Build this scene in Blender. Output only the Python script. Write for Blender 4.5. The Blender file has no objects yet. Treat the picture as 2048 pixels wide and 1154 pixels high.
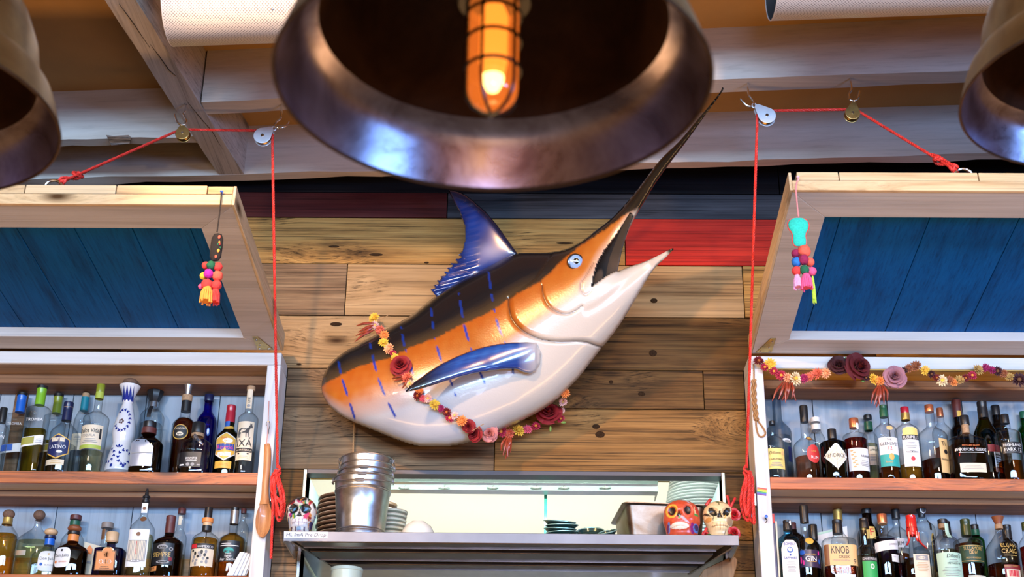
import bpy, bmesh, math, random
import numpy as np
from mathutils import Vector, Matrix
EXPO = 0.0; WORLD = .25; LWIN = 1200; LDOOR = 235; LFILL = 44; LSPOT = 220; LKIT = 22; LBULB = .08
random.seed(7)
SC = bpy.context.scene
COL = SC.collection
PI = math.pi

# ------------------------------------------------------------------ camera, world, light, exposure
FPX, PITCH, YAW, ROLL = 2900.0, 0.43072554, 0.02023383, 0.01428676
CAM = Vector((0, -4.8, 1.2))
cF = Vector((-math.sin(YAW)*math.cos(PITCH), math.cos(YAW)*math.cos(PITCH), math.sin(PITCH)))
_r = Vector((math.cos(YAW), math.sin(YAW), 0)); _u = _r.cross(cF)
cR = math.cos(ROLL)*_r + math.sin(ROLL)*_u
cU = -math.sin(ROLL)*_r + math.cos(ROLL)*_u
cd = bpy.data.cameras.new('camera'); cam = bpy.data.objects.new('camera', cd); COL.objects.link(cam)
cd.sensor_width = 36; cd.lens = 36*FPX/2048; cd.clip_start = .05
cam.matrix_world = Matrix(((cR.x, cU.x, -cF.x, CAM.x), (cR.y, cU.y, -cF.y, CAM.y), (cR.z, cU.z, -cF.z, CAM.z), (0, 0, 0, 1)))
cd.dof.use_dof = True; cd.dof.focus_distance = 5.0; cd.dof.aperture_fstop = 5.6
SC.camera = cam

SC.view_settings.view_transform = 'Standard'; SC.view_settings.look = 'None'
SC.view_settings.gamma = 1; SC.view_settings.use_curve_mapping = False
SC.view_settings.exposure = EXPO
w = bpy.data.worlds.new('world'); SC.world = w; w.use_nodes = True
w.node_tree.nodes['Background'].inputs[0].default_value = (1.0, .50, .19, 1)
w.node_tree.nodes['Background'].inputs[1].default_value = WORLD
SC.cycles.max_bounces = 8; SC.cycles.transparent_max_bounces = 32; SC.cycles.transmission_bounces = 8
SC.cycles.caustics_reflective = False; SC.cycles.caustics_refractive = False
SC.cycles.use_denoising = True; SC.cycles.sample_clamp_indirect = 4

def aim(o, t):
    o.rotation_euler = (Vector(t)-o.location).to_track_quat('-Z', 'Y').to_euler()
def area(name, loc, tgt, sx, sy, power, color):
    l = bpy.data.lights.new(name, 'AREA'); l.shape = 'RECTANGLE'; l.size = sx; l.size_y = sy; l.energy = power; l.color = color
    o = bpy.data.objects.new(name, l); COL.objects.link(o); o.location = loc; aim(o, tgt); return o
def spot(name, loc, tgt, power, color, ang=70, rad=.06, blend=.6):
    l = bpy.data.lights.new(name, 'SPOT'); l.energy = power; l.color = color; l.spot_size = math.radians(ang); l.spot_blend = blend; l.shadow_soft_size = rad
    o = bpy.data.objects.new(name, l); COL.objects.link(o); o.location = loc; aim(o, tgt); return o
area('window_daylight', (.2, -9.6, 3.22), (.0, 0, 3.4), 9.0, .75, LWIN, (.42, .67, 1.0))
area('side_window_daylight', (4.8, -6.2, 1.75), (-1.0, -2.6, 2.3), 1.9, 1.2, LDOOR, (.20, .46, 1.0))
area('glass_door_daylight', (.5, -9.6, 1.05), (.0, -3.4, 2.1), 1.7, 1.0, LDOOR*.42, (.48, .58, 1.0))
area('underside_fill_light', (0, -1.7, .95), (0, -1.5, 4), 4.4, .25, LFILL, (1.0, .52, .20))  # unseen fill from below, added for the door and beam undersides
WARM = (1.0, .56, .24)
spot('warm_spot', (-1.15, -2.35, 3.72), (.0, 0, 3.0), LSPOT, WARM, 62, .05)
spot('warm_spot', (-2.1, -3.3, 3.15), (-1.35, -.2, 2.75), LSPOT*.62, (1.0, .70, .42), 44, .06, .8)  # unseen spot added to light the left cabinet
spot('warm_spot', (1.9, -3.3, 3.15), (1.25, -.2, 2.75), LSPOT*.62, (1.0, .66, .36), 44, .06, .8)  # unseen spot added to light the right cabinet
spot('warm_spot', (.9, -3.3, 3.72), (.45, 0, 3.15), LSPOT*.55, WARM, 46, .06)
area('kitchen_tube_light', (-.1, 1.30, 3.60), (-.1, 1.9, 2.9), 2.6, .2, LKIT, (.95, 1.0, .93))
area('kitchen_front_fill', (-.1, .17, 3.35), (-.1, .80, 2.78), 2.2, .12, LKIT*.7, (.95, 1.0, .92))  # added fill for the fronts of plates, rails and bulkhead
area('pass_fill_light', (-.08, .06, 2.694), (-.08, .50, 2.42), 1.3, .02, LKIT*.38, (.85, 1.0, .97))  # unseen fill added to brighten the jambs and crockery

# ------------------------------------------------------------------ geometry helpers
def ray(px, py): return (px-1024)/FPX*cR - (py-577)/FPX*cU + cF
def at(px, py, Y):
    d = ray(px, py); return CAM + d*((Y-CAM.y)/d.y)
def atz(px, py, Z):
    d = ray(px, py); return CAM + d*((Z-CAM.z)/d.z)
def mpx(px, py, Y): return (at(px+1, py, Y)-at(px, py, Y)).length

class MB:
    def __init__(s): s.v = []; s.f = []; s.m = []; s.cm = 0
    def add(s, vs, fs):
        n = len(s.v); s.v += [tuple(p) for p in vs]; s.f += [tuple(i+n for i in f) for f in fs]; s.m += [s.cm]*len(fs); return s
    def hexa(s, p):   # p[0..3] bottom ring, p[4..7] top ring
        return s.add(p, [(3, 2, 1, 0), (4, 5, 6, 7), (0, 1, 5, 4), (1, 2, 6, 5), (2, 3, 7, 6), (3, 0, 4, 7)])
    def box(s, x0, x1, y0, y1, z0, z1):
        return s.hexa([(x0, y0, z0), (x1, y0, z0), (x1, y1, z0), (x0, y1, z0), (x0, y0, z1), (x1, y0, z1), (x1, y1, z1), (x0, y1, z1)])
    def lathe(s, prof, seg=24, c=(0, 0, 0), n=2.0, k=1.0, cap0=True, cap1=True, axis='z', ang=(0, 2*PI)):
        # prof: (r, h) list;  n: superellipse exponent of the cross-section; k: depth/width
        vs = []; full = abs(ang[1]-ang[0]-2*PI) < 1e-6; ns = seg if full else seg+1
        for r, h in prof:
            for i in range(ns):
                t = ang[0]+(ang[1]-ang[0])*i/seg; ct, st = math.cos(t), math.sin(t)
                q = r/((abs(ct)**n+abs(st)**n)**(1/n)) if n != 2 else r
                x, y = q*ct, q*st*k
                p = (x, y, h) if axis == 'z' else ((h, x, y) if axis == 'x' else (x, h, y))
                vs.append((c[0]+p[0], c[1]+p[1], c[2]+p[2]))
        fs = []
        for j in range(len(prof)-1):
            for i in range(seg):
                a = j*ns+i; b = j*ns+(i+1) % ns if full else j*ns+i+1
                fs.append((a, b, b+ns, a+ns))
        if full and cap0 and prof[0][0] > 1e-6: fs.append(tuple(range(ns))[::-1])
        if full and cap1 and prof[-1][0] > 1e-6: fs.append(tuple((len(prof)-1)*ns+i for i in range(ns)))
        return s.add(vs, fs)
    def tube(s, pts, r, seg=8, closed=False, caps=True):
        pts = [Vector(p) for p in pts]; n = len(pts); rs = r if isinstance(r, (list, tuple)) else [r]*n
        vs = []; up = None
        for i, p in enumerate(pts):
            a = pts[(i-1) % n] if (closed or i > 0) else p; b = pts[(i+1) % n] if (closed or i < n-1) else p
            t = (b-a); t = t.normalized() if t.length > 1e-9 else Vector((0, 0, 1))
            if up is None:
                up = Vector((0, 0, 1)) if abs(t.z) < .9 else Vector((1, 0, 0))
            x = up.cross(t); x = x.normalized() if x.length > 1e-6 else Vector((1, 0, 0)).cross(t).normalized()
            y = t.cross(x); up = y
            for k in range(seg):
                q = 2*PI*k/seg; vs.append(p+rs[i]*(math.cos(q)*x+math.sin(q)*y))
        fs = []
        for i in range(n if closed else n-1):
            j = (i+1) % n
            for k in range(seg):
                fs.append((i*seg+k, i*seg+(k+1) % seg, j*seg+(k+1) % seg, j*seg+k))
        if caps and not closed:
            fs.append(tuple(range(seg))[::-1]); fs.append(tuple((n-1)*seg+k for k in range(seg)))
        return s.add(vs, fs)
    def ball(s, c, r, seg=12, rings=8, sc=(1, 1, 1)):
        vs = []; fs = []
        for j in range(rings+1):
            a = PI*j/rings
            for i in range(seg):
                t = 2*PI*i/seg; vs.append((c[0]+r*sc[0]*math.sin(a)*math.cos(t), c[1]+r*sc[1]*math.sin(a)*math.sin(t), c[2]+r*sc[2]*math.cos(a)))
        for j in range(rings):
            for i in range(seg):
                fs.append((j*seg+i, (j+1)*seg+i, (j+1)*seg+(i+1) % seg, j*seg+(i+1) % seg))
        return s.add(vs, fs)
    def prism(s, poly, d):   # poly: list of Vector, extruded by vector d
        n = len(poly); d = Vector(d); vs = [Vector(p) for p in poly]+[Vector(p)+d for p in poly]
        fs = [tuple(range(n)), tuple(range(2*n-1, n-1, -1))]+[((i+1) % n, i, n+i, n+(i+1) % n) for i in range(n)]
        return s.add(vs, fs)

def thing(name, label, cat, loc=(0, 0, 0), group=None):
    o = bpy.data.objects.new(name, None); COL.objects.link(o); o.empty_display_size = .05
    o.location = loc; o['label'] = label; o['category'] = cat
    if group: o['group'] = group
    return o
def tag(o, label, cat, group=None):
    o['label'] = label; o['category'] = cat
    if group: o['group'] = group
    return o
def base_of(o):
    while o.parent: o = o.parent
    return Vector(o.location)
def obj(name, mb, mat, parent=None, smooth=True, bevel=0, local=False, label=None, origin=None, ang=35):
    vs = mb.v
    off = Vector((0, 0, 0))
    if parent is not None and not local: off = base_of(parent)
    if parent is None and origin is not None: off = Vector(origin)
    if off.length > 0: vs = [(p[0]-off.x, p[1]-off.y, p[2]-off.z) for p in vs]
    me = bpy.data.meshes.new(name); me.from_pydata(vs, [], mb.f)
    mats = mat if isinstance(mat, (list, tuple)) else [mat]
    for m in mats: me.materials.append(m)
    if len(mats) > 1: me.polygons.foreach_set('material_index', mb.m)
    o = bpy.data.objects.new(name, me); COL.objects.link(o)
    if parent is not None: o.parent = parent
    elif origin is not None: o.location = off
    bm = bmesh.new(); bm.from_mesh(me); bmesh.ops.recalc_face_normals(bm, faces=bm.faces)
    if smooth:
        lim = math.radians(ang)
        for f in bm.faces: f.smooth = True
        for e in bm.edges:
            if len(e.link_faces) == 2 and e.calc_face_angle(0) > lim: e.smooth = False
    bm.to_mesh(me); bm.free()
    if bevel:
        b = o.modifiers.new('bevel', 'BEVEL'); b.width = bevel; b.segments = 2; b.limit_method = 'ANGLE'
    if label: o['label'] = label
    return o
def struct(name, mb, mat, parent=None, **kw):
    o = obj(name, mb, mat, parent, **kw)
    if parent is None: o['kind'] = 'structure'
    return o

# ------------------------------------------------------------------ materials
def newmat(name):
    m = bpy.data.materials.new(name); m.use_nodes = True; return m, m.node_tree, m.node_tree.nodes['Principled BSDF']
def c4(c): return (c[0], c[1], c[2], 1)
_mc = {}
def P(name, col, rough=.5, metal=0, coat=0, spec=.5, emis=None, estr=1, sub=0, noise=0, nscale=60, bump=0):
    key = (name, tuple(col), rough, metal, coat, spec, emis and tuple(emis), noise, bump)
    if key in _mc: return _mc[key]
    m, nt, b = newmat(name); _mc[key] = m
    b.inputs['Base Color'].default_value = c4(col); b.inputs['Roughness'].default_value = rough; b.inputs['Metallic'].default_value = metal
    b.inputs['Coat Weight'].default_value = coat; b.inputs['Coat Roughness'].default_value = .05; b.inputs['Specular IOR Level'].default_value = spec
    if emis: b.inputs['Emission Color'].default_value = c4(emis); b.inputs['Emission Strength'].default_value = estr
    if noise or bump:
        tc = nt.nodes.new('ShaderNodeTexCoord'); n = nt.nodes.new('ShaderNodeTexNoise'); n.inputs['Scale'].default_value = nscale; n.inputs['Detail'].default_value = 5
        nt.links.new(tc.outputs['Object'], n.inputs['Vector'])
        if noise:
            r = nt.nodes.new('ShaderNodeValToRGB'); r.color_ramp.elements[0].position = .3; r.color_ramp.elements[1].position = .7
            r.color_ramp.elements[0].color = c4([x*(1-noise) for x in col]); r.color_ramp.elements[1].color = c4([min(1, x*(1+noise*.6)) for x in col])
            nt.links.new(n.outputs['Fac'], r.inputs['Fac']); nt.links.new(r.outputs['Color'], b.inputs['Base Color'])
        if bump:
            bp = nt.nodes.new('ShaderNodeBump'); bp.inputs['Strength'].default_value = bump; bp.inputs['Distance'].default_value = .002
            nt.links.new(n.outputs['Fac'], bp.inputs['Height']); nt.links.new(bp.outputs['Normal'], b.inputs['Normal'])
    return m
def wood(name, cols, rough=.65, axis='x', dens=1.0, streak=.55, knots=0.0, bump=.4, coat=0, stretch=1.0, worn=None):
    """procedural planks: cols = dark, mid, light;  grain along axis;  every object gets its own offset"""
    m, nt, b = newmat(name); N = nt.nodes.new; L = nt.links.new
    tc = N('ShaderNodeTexCoord'); oi = N('ShaderNodeObjectInfo')
    mul = N('ShaderNodeVectorMath'); mul.operation = 'SCALE'; L(oi.outputs['Location'], mul.inputs[0]); mul.inputs['Scale'].default_value = 3.71
    rnd = N('ShaderNodeMath'); rnd.operation = 'MULTIPLY'; rnd.inputs[1].default_value = 37.0; L(oi.outputs['Random'], rnd.inputs[0])
    cmb = N('ShaderNodeCombineXYZ')
    for i in range(3): L(rnd.outputs[0], cmb.inputs[i])
    ad = N('ShaderNodeVectorMath'); ad.operation = 'ADD'; L(tc.outputs['Object'], ad.inputs[0]); L(cmb.outputs[0], ad.inputs[1])
    src = ad.outputs[0]
    if axis != 'x':
        sp = N('ShaderNodeSeparateXYZ'); L(src, sp.inputs[0]); cb = N('ShaderNodeCombineXYZ')
        order = {'z': (2, 0, 1), 'y': (1, 0, 2)}[axis]
        for i, k in enumerate(order): L(sp.outputs[k], cb.inputs[i])
        src = cb.outputs[0]
    if knots:
        vm = N('ShaderNodeMapping'); vm.inputs['Scale'].default_value = (1.7, 3.0, 4.6); L(src, vm.inputs['Vector'])
        vo = N('ShaderNodeTexVoronoi'); vo.inputs['Scale'].default_value = 1.0; L(vm.outputs[0], vo.inputs['Vector'])
        wr = N('ShaderNodeMapRange'); wr.inputs['From Min'].default_value = 0; wr.inputs['From Max'].default_value = .42
        wr.inputs['To Min'].default_value = .055*knots; wr.inputs['To Max'].default_value = 0; wr.interpolation_type = 'SMOOTHSTEP'; L(vo.outputs['Distance'], wr.inputs['Value'])
        wc = N('ShaderNodeCombineXYZ'); L(wr.outputs[0], wc.inputs[2]); L(wr.outputs[0], wc.inputs[1])
        a2 = N('ShaderNodeVectorMath'); a2.operation = 'ADD'; L(src, a2.inputs[0]); L(wc.outputs[0], a2.inputs[1]); src2 = a2.outputs[0]
    else: src2 = src
    def nz(sc, detail, dist=0.0, rough_=.6):
        mp = N('ShaderNodeMapping'); mp.inputs['Scale'].default_value = sc; L(src2, mp.inputs['Vector'])
        n = N('ShaderNodeTexNoise'); n.inputs['Scale'].default_value = 1; n.inputs['Detail'].default_value = detail; n.inputs['Distortion'].default_value = dist; n.inputs['Roughness'].default_value = rough_
        L(mp.outputs[0], n.inputs['Vector']); return n.outputs['Fac']
    d = dens; st = stretch
    g1 = nz((1.5*d*st, 20*d, 20*d), 6, .35)
    ramp = N('ShaderNodeValToRGB'); e = ramp.color_ramp.elements; e[0].position = .28; e[0].color = c4(cols[0]); e[1].position = .72; e[1].color = c4(cols[2])
    k = e.new(.48); k.color = c4(cols[1]); L(g1, ramp.inputs['Fac'])
    g2 = nz((1.15*d*st, 150*d, 150*d), 5, .1, .66)
    r2 = N('ShaderNodeValToRGB'); e = r2.color_ramp.elements; e[0].position = .375; e[0].color = (1-streak,)*3+(1,); e[1].position = .60; e[1].color = (1, 1, 1, 1); kk = e.new(.43); kk.color = (1-.45*streak,)*3+(1,); L(g2, r2.inputs['Fac'])
    mx = N('ShaderNodeMix'); mx.data_type = 'RGBA'; mx.blend_type = 'MULTIPLY'; mx.inputs[0].default_value = 1; L(ramp.outputs[0], mx.inputs[6]); L(r2.outputs[0], mx.inputs[7])
    out = mx.outputs[2]
    if worn:
        g3 = nz((4*d, 30*d, 30*d), 6, .3, .7); r3 = N('ShaderNodeValToRGB'); r3.color_ramp.elements[0].position = worn[1]; r3.color_ramp.elements[1].position = worn[1]+.06; L(g3, r3.inputs['Fac'])
        m3 = N('ShaderNodeMix'); m3.data_type = 'RGBA'; L(r3.outputs[0], m3.inputs[0]); L(out, m3.inputs[6]); m3.inputs[7].default_value = c4(worn[0]); out = m3.outputs[2]
    if knots:
        kr = N('ShaderNodeValToRGB'); kr.color_ramp.elements[0].position = .035; kr.color_ramp.elements[0].color = (.12, .08, .05, 1); kr.color_ramp.elements[1].position = .11; kr.color_ramp.elements[1].color = (1, 1, 1, 1); L(vo.outputs['Distance'], kr.inputs['Fac'])
        m4 = N('ShaderNodeMix'); m4.data_type = 'RGBA'; m4.blend_type = 'MULTIPLY'; m4.inputs[0].default_value = 1; L(out, m4.inputs[6]); L(kr.outputs[0], m4.inputs[7]); out = m4.outputs[2]
    L(out, b.inputs['Base Color']); b.inputs['Roughness'].default_value = rough; b.inputs['Coat Weight'].default_value = coat; b.inputs['Specular IOR Level'].default_value = .5 if coat else .13
    if bump:
        bp = N('ShaderNodeBump'); bp.inputs['Strength'].default_value = bump; bp.inputs['Distance'].default_value = .003; L(g2, bp.inputs['Height']); L(bp.outputs['Normal'], b.inputs['Normal'])
    return m
def glass(name, tint, edge=.45, gl=.05, rough=.02):
    """thin-walled glass: clear sheet with Fresnel gloss, denser where it is seen edge-on"""
    m, nt, b = newmat(name); nt.nodes.remove(b); N = nt.nodes.new; L = nt.links.new
    o = nt.nodes['Material Output']; lw = N('ShaderNodeLayerWeight'); lw.inputs['Blend'].default_value = .5
    tr = N('ShaderNodeBsdfTransparent'); mix = N('ShaderNodeMix'); mix.data_type = 'RGBA'
    pw = N('ShaderNodeMath'); pw.operation = 'POWER'; pw.inputs[1].default_value = 2.2; L(lw.outputs['Facing'], pw.inputs[0]); L(pw.outputs[0], mix.inputs[0])
    mix.inputs[6].default_value = c4(tint); mix.inputs[7].default_value = c4([t*edge for t in tint]); L(mix.outputs[2], tr.inputs['Color'])
    gs = N('ShaderNodeBsdfGlossy'); gs.inputs['Roughness'].default_value = rough
    fr = N('ShaderNodeMath'); fr.operation = 'POWER'; fr.inputs[1].default_value = 5; L(lw.outputs['Facing'], fr.inputs[0])
    mm = N('ShaderNodeMath'); mm.operation = 'MULTIPLY_ADD'; mm.inputs[1].default_value = .75; mm.inputs[2].default_value = gl; mm.use_clamp = True; L(fr.outputs[0], mm.inputs[0])
    ms = N('ShaderNodeMixShader'); L(mm.outputs[0], ms.inputs[0]); L(tr.outputs[0], ms.inputs[1]); L(gs.outputs[0], ms.inputs[2]); L(ms.outputs[0], o.inputs['Surface'])
    return m
def liquid(name, tint):
    return glass(name, tint, .35, .0, .05)
def vcol(name, rough=.3, coat=0, bump=0, nscale=150, spec=.5):
    m, nt, b = newmat(name); a = nt.nodes.new('ShaderNodeVertexColor'); a.layer_name = 'pigment'
    nt.links.new(a.outputs['Color'], b.inputs['Base Color']); b.inputs['Roughness'].default_value = rough; b.inputs['Coat Weight'].default_value = coat; b.inputs['Coat Roughness'].default_value = .04; b.inputs['Specular IOR Level'].default_value = spec
    if bump:
        tc = nt.nodes.new('ShaderNodeTexCoord'); n = nt.nodes.new('ShaderNodeTexNoise'); n.inputs['Scale'].default_value = nscale; n.inputs['Detail'].default_value = 3
        nt.links.new(tc.outputs['Object'], n.inputs['Vector']); bp = nt.nodes.new('ShaderNodeBump'); bp.inputs['Strength'].default_value = bump; bp.inputs['Distance'].default_value = .004
        nt.links.new(n.outputs['Fac'], bp.inputs['Height']); nt.links.new(bp.outputs['Normal'], b.inputs['Normal'])
    return m
def set_pigment(o, cols):
    me = o.data; a = me.color_attributes.new('pigment', 'FLOAT_COLOR', 'POINT')
    arr = np.ones((len(me.vertices), 4), dtype=np.float32); arr[:, :3] = np.asarray(cols)[:, :3]
    a.data.foreach_set('color', arr.ravel())
_tx = {}
def text_mesh(s, shear=0.0):
    """2-D outline of a line of lettering, centred, cap height ~1"""
    key = (s, shear)
    if key in _tx: return _tx[key]
    cu = bpy.data.curves.new('lettering', 'FONT'); cu.body = s; cu.align_x = 'CENTER'; cu.size = 1.0; cu.resolution_u = 2; cu.shear = shear
    ob = bpy.data.objects.new('lettering_source', cu)
    me = bpy.data.meshes.new_from_object(ob)
    vs = [(v.co.x/.70, v.co.y/.70) for v in me.vertices]; fs = [tuple(p.vertices) for p in me.polygons]
    bpy.data.objects.remove(ob); bpy.data.curves.remove(cu); bpy.data.meshes.remove(me)
    _tx[key] = (vs, fs); return vs, fs
# ------------------------------------------------------------------ shared materials
W_TAN = wood('old_tan_plank', ((0.085, 0.040, 0.011), (0.36, 0.185, 0.050), (0.50, 0.29, 0.090)), .6, 'x', 1.35, .8, .7)
W_LIGHT = wood('pale_tan_plank', ((0.165, 0.088, 0.034), (0.375, 0.232, 0.105), (0.49, 0.325, 0.16)), .6, 'x', .8, .6, .6)
W_GREY = wood('grey_brown_plank', ((0.078, 0.045, 0.023), (0.204, 0.126, 0.066), (0.310, 0.207, 0.113)), .65, 'x', 1.35, .8, .6)
W_DARK = wood('dark_brown_plank', ((0.029, 0.013, 0.004), (0.121, 0.059, 0.017), (0.213, 0.113, 0.034)), .6, 'x', 1.49, .8, .8)
W_KNOT = wood('knotty_brown_plank', ((0.068, 0.030, 0.008), (0.242, 0.122, 0.034), (0.349, 0.189, 0.062)), .6, 'x', 1.35, .8, 1.5)
W_RED = wood('worn_red_plank', ((.24, .010, .006), (.46, .022, .012), (.54, .032, .016)), .55, 'x', 1.0, .5, 0, worn=((.45, .22, .12), .66))
W_DRED = wood('dark_red_plank', ((.035, .008, .008), (.075, .014, .013), (.11, .03, .026)), .6, 'x', 1.0, .6, 0, worn=((.16, .08, .07), .70))
W_CHAR = wood('charcoal_plank', ((.016, .017, .02), (.045, .047, .055), (.085, .088, .10)), .65, 'x', 1.0, .6, .4)
W_SHADE = wood('shaded_plank', ((.004, .004, .005), (.008, .008, .01), (.014, .014, .016)), .7, 'x', 1.0, .4, 0)  # shade of the beam at the wall top, put into the plank colour
W_BEAM = wood('limewashed_beam', ((.50, .42, .34), (.60, .53, .45), (.66, .60, .53)), .6, 'x', .6, .14, 0, .2)
W_JOIST = wood('limewashed_joist', ((.40, .34, .29), (.52, .47, .42), (.58, .54, .50)), .6, 'y', .8, .4, .3, .3)
PLASTER = P('tan_ceiling_board', (.50, .28, .09), .75, noise=.08, nscale=6)
PAINT = wood('white_painted_board', ((.52, .51, .49), (.62, .61, .60), (.68, .68, .68)), .45, 'x', .6, .10, 0, .12)
PAINT_Z = wood('white_painted_upright', ((.58, .55, .52), (.74, .73, .72), (.80, .80, .79)), .45, 'z', .6, .12, .2, .12)
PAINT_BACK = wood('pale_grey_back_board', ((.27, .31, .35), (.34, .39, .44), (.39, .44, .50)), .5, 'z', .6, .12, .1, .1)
PAINT_DOOR = wood('grey_white_door_rail', ((.42, .40, .38), (.52, .49, .47), (.58, .56, .54)), .5, 'x', .8, .15, 0, .2)
PINE = wood('raw_pine_edge', ((.42, .26, .12), (.66, .47, .26), (.75, .58, .36)), .55, 'x', 1.0, .25, .6, .2)
PINE_Y = wood('raw_pine_side', ((.42, .28, .14), (.64, .48, .29), (.72, .58, .38)), .55, 'y', 1.0, .25, .4, .2)
FIR = wood('orange_fir_edge', ((.20, .035, .005), (.52, .125, .020), (.66, .20, .04)), .4, 'x', 1.3, .6, .5, .25, coat=.3)
SOFFIT_WARM = wood('warm_lit_pine_gold', ((.48, .24, .05), (.66, .38, .09), (.74, .46, .13)), .5, 'x', 1.0, .25, 0, .2)
SOFFIT_TAN = wood('warm_lit_pine_tan', ((.30, .19, .11), (.44, .30, .19), (.52, .37, .25)), .5, 'x', 1.0, .25, 0, .2)
BROWN = wood('brown_stained_cleat', ((.12, .06, .03), (.24, .12, .06), (.32, .17, .09)), .55, 'x', 1.0, .4, 0, .2)
BLUE_B = wood('deep_blue_board', ((.0, .05, .20), (.0, .105, .40), (.001, .125, .46)), .55, 'y', .8, .35, .25, .2)
STEEL = P('brushed_steel', (.62, .61, .60), .28, 1, noise=.12, nscale=14)
STEEL_D = P('dull_steel', (.42, .41, .40), .4, 1, noise=.15, nscale=20)
CHROME = P('chrome', (.75, .75, .75), .15, 1)
BRASS = P('aged_brass', (.52, .36, .13), .32, 1, noise=.2, nscale=60)
ZINC = P('zinc', (.68, .72, .78), .45, .6, noise=.1, nscale=40)

# ------------------------------------------------------------------ back wall of reclaimed planks
XL, XR = -.893, .728          # outer faces of the two cabinets
OL, OR, OT = -.799, .635, 2.7136   # pass-through opening
wall = struct('wall_back', MB().box(-3.2, 3.2, .022, .10, 3.10, 4.25), P('dark_wall_backing', (.02, .015, .012), .8))
bk = P('dark_wall_backing', (.02, .015, .012), .8)
for b in ((XL-.03, XR+.03, OT, 3.0995), (XL-.03, OL, 1.9, OT-.0005), (OR, XR+.03, 1.9, OT-.0005)):
    obj('wall_section', MB().box(b[0], b[1], .022, .10, b[2], b[3]), bk, wall)
rows = [
 (3.80, 4.0, [(-3.2, .9, W_SHADE), (.9, 3.2, W_SHADE)]),
 (3.6935, 3.80, [(-3.2, -1.5, W_DRED), (-1.5, -.344, W_DRED), (-.344, 1.0, W_CHAR), (1.0, 3.2, W_CHAR)]),
 (3.502, 3.6935, [(-3.2, -1.4, W_GREY), (-1.4, .318, W_TAN), (.318, 1.45, W_RED), (1.45, 3.2, W_TAN)]),
 (3.295, 3.502, [(-3.2, -1.7, W_TAN), (-1.7, -.703, W_GREY), (-.703, .05, W_LIGHT), (.05, .744, W_LIGHT), (.744, 1.9, W_TAN), (1.9, 3.2, W_GREY)]),
 (3.0897, 3.295, [(-3.2, -1.5, W_GREY), (-1.5, -.12, W_LIGHT), (-.12, 1.2, W_DARK), (1.2, 3.2, W_TAN)]),
 (2.9428, 3.0897, [(XL, -.18, W_GREY), (-.18, .583, W_DARK), (.583, XR, W_DARK)]),
 (2.7136, 2.9428, [(XL, -.15, W_GREY), (-.15, XR, W_KNOT)]),
 (2.566, 2.7136, [(XL, OL, W_DARK), (OR, XR, W_DARK)]),
 (2.385, 2.566, [(XL, OL, W_GREY)]), (2.2, 2.385, [(XL, OL, W_GREY)]), (1.95, 2.2, [(XL, OL, W_TAN), (OR, XR, W_DARK)]),
 (2.478, 2.566, [(OR, XR, W_TAN)]), (2.375, 2.478, [(OR, XR, W_DARK)]), (2.2, 2.375, [(OR, XR, W_KNOT)]),
]
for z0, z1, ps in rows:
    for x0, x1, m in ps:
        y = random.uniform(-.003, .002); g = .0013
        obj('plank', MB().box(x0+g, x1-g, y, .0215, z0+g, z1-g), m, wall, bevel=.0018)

KNOT = P('dark_knot', (.034, .018, .009), .9, spec=.05, noise=.4, nscale=200)
for x, y, a, b_ in ((1192, 853, 8, 5), (1200, 869, 10, 7), (1308, 601, 7, 5), (1306, 706, 8, 7), (1283, 788, 8, 5), (1222, 764, 5, 4), (668, 493, 11, 2.2), (752, 509, 14, 3), (853, 525, 5, 1.8), (672, 648, 12, 4), (598, 728, 5, 1.6), (1130, 486, 18, 2.4)):
    c = at(x, y, -.0025); s = mpx(x, y, 0)
    obj('knot', MB().ball((c.x, -.0022, c.z), 1, 12, 6, (a*s, .0022, b_*s)), KNOT, wall)
# ------------------------------------------------------------------ ceiling, beams, floor
struct('ceiling', MB().box(-3.4, 3.4, -8.5, .3, 4.005, 4.1), PLASTER)
struct('floor', MB().box(-3.4, 3.4, -8.5, 1.9, -.1, 0), wood('floorboard', ((.12, .06, .03), (.20, .11, .055), (.26, .15, .08)), .5, 'y', .6, .4, 0))
def wavy_beam(name, ends, z0, z1, mat, n=26, amp=.004, par=None, seed=0):
    """ends: ((x,y front),(x,y back)) at both ends; lower edges a little hewn"""
    rr = random.Random(seed); (a0, a1), (b0, b1) = ends; vs = []
    for i in range(n+1):
        t = i/n
        f = Vector(a0).lerp(Vector(b0), t); k = Vector(a1).lerp(Vector(b1), t)
        d1, d2 = rr.uniform(-amp, amp), rr.uniform(-amp, amp)
        vs += [(f.x, f.y+rr.uniform(-amp, amp)*.3, z0+d1), (k.x, k.y, z0+d2), (k.x, k.y, z1), (f.x, f.y, z1)]
    fs = [(3, 2, 1, 0), (4*n, 4*n+1, 4*n+2, 4*n+3)]
    for i in range(n):
        for j in range(4): fs.append((4*i+j, 4*i+(j+1) % 4, 4*i+4+(j+1) % 4, 4*i+4+j))
    return struct(name, MB().add(vs, fs), mat, par, ang=50)
def cross(name, yc, sl, th, x0, x1, seed):
    f = lambda x: yc+sl*x
    return wavy_beam(name, (((x0, f(x0)-th), (x0, f(x0))), ((x1, f(x1)-th), (x1, f(x1)))), 3.80, 4.01, W_BEAM, seed=seed)
wavy_beam('trim_1', (((-2.35, -.060), (-2.35, -.012)), ((2.7, -.380), (2.7, -.335))), 3.80, 4.01, W_BEAM, 40, .005, seed=1)
def jx(y, right=False): return (-1.165 if not right else -1.070)+.121*(y+.0)
wavy_beam('trim_2', (((jx(-6.5), -6.5), (jx(-6.5, 1), -6.5)), ((jx(-.145), -.145), (jx(-.13, 1), -.13))), 3.797, 4.01, W_JOIST, 40, .0025, seed=2)
t3 = cross('trim_3', -.445, -.065, .042, -2.9, jx(-.37)-.002, 3)
cross('trim_4', -.655, -.082, .075, jx(-.6, 1)+.002, 2.9, 4)
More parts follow.
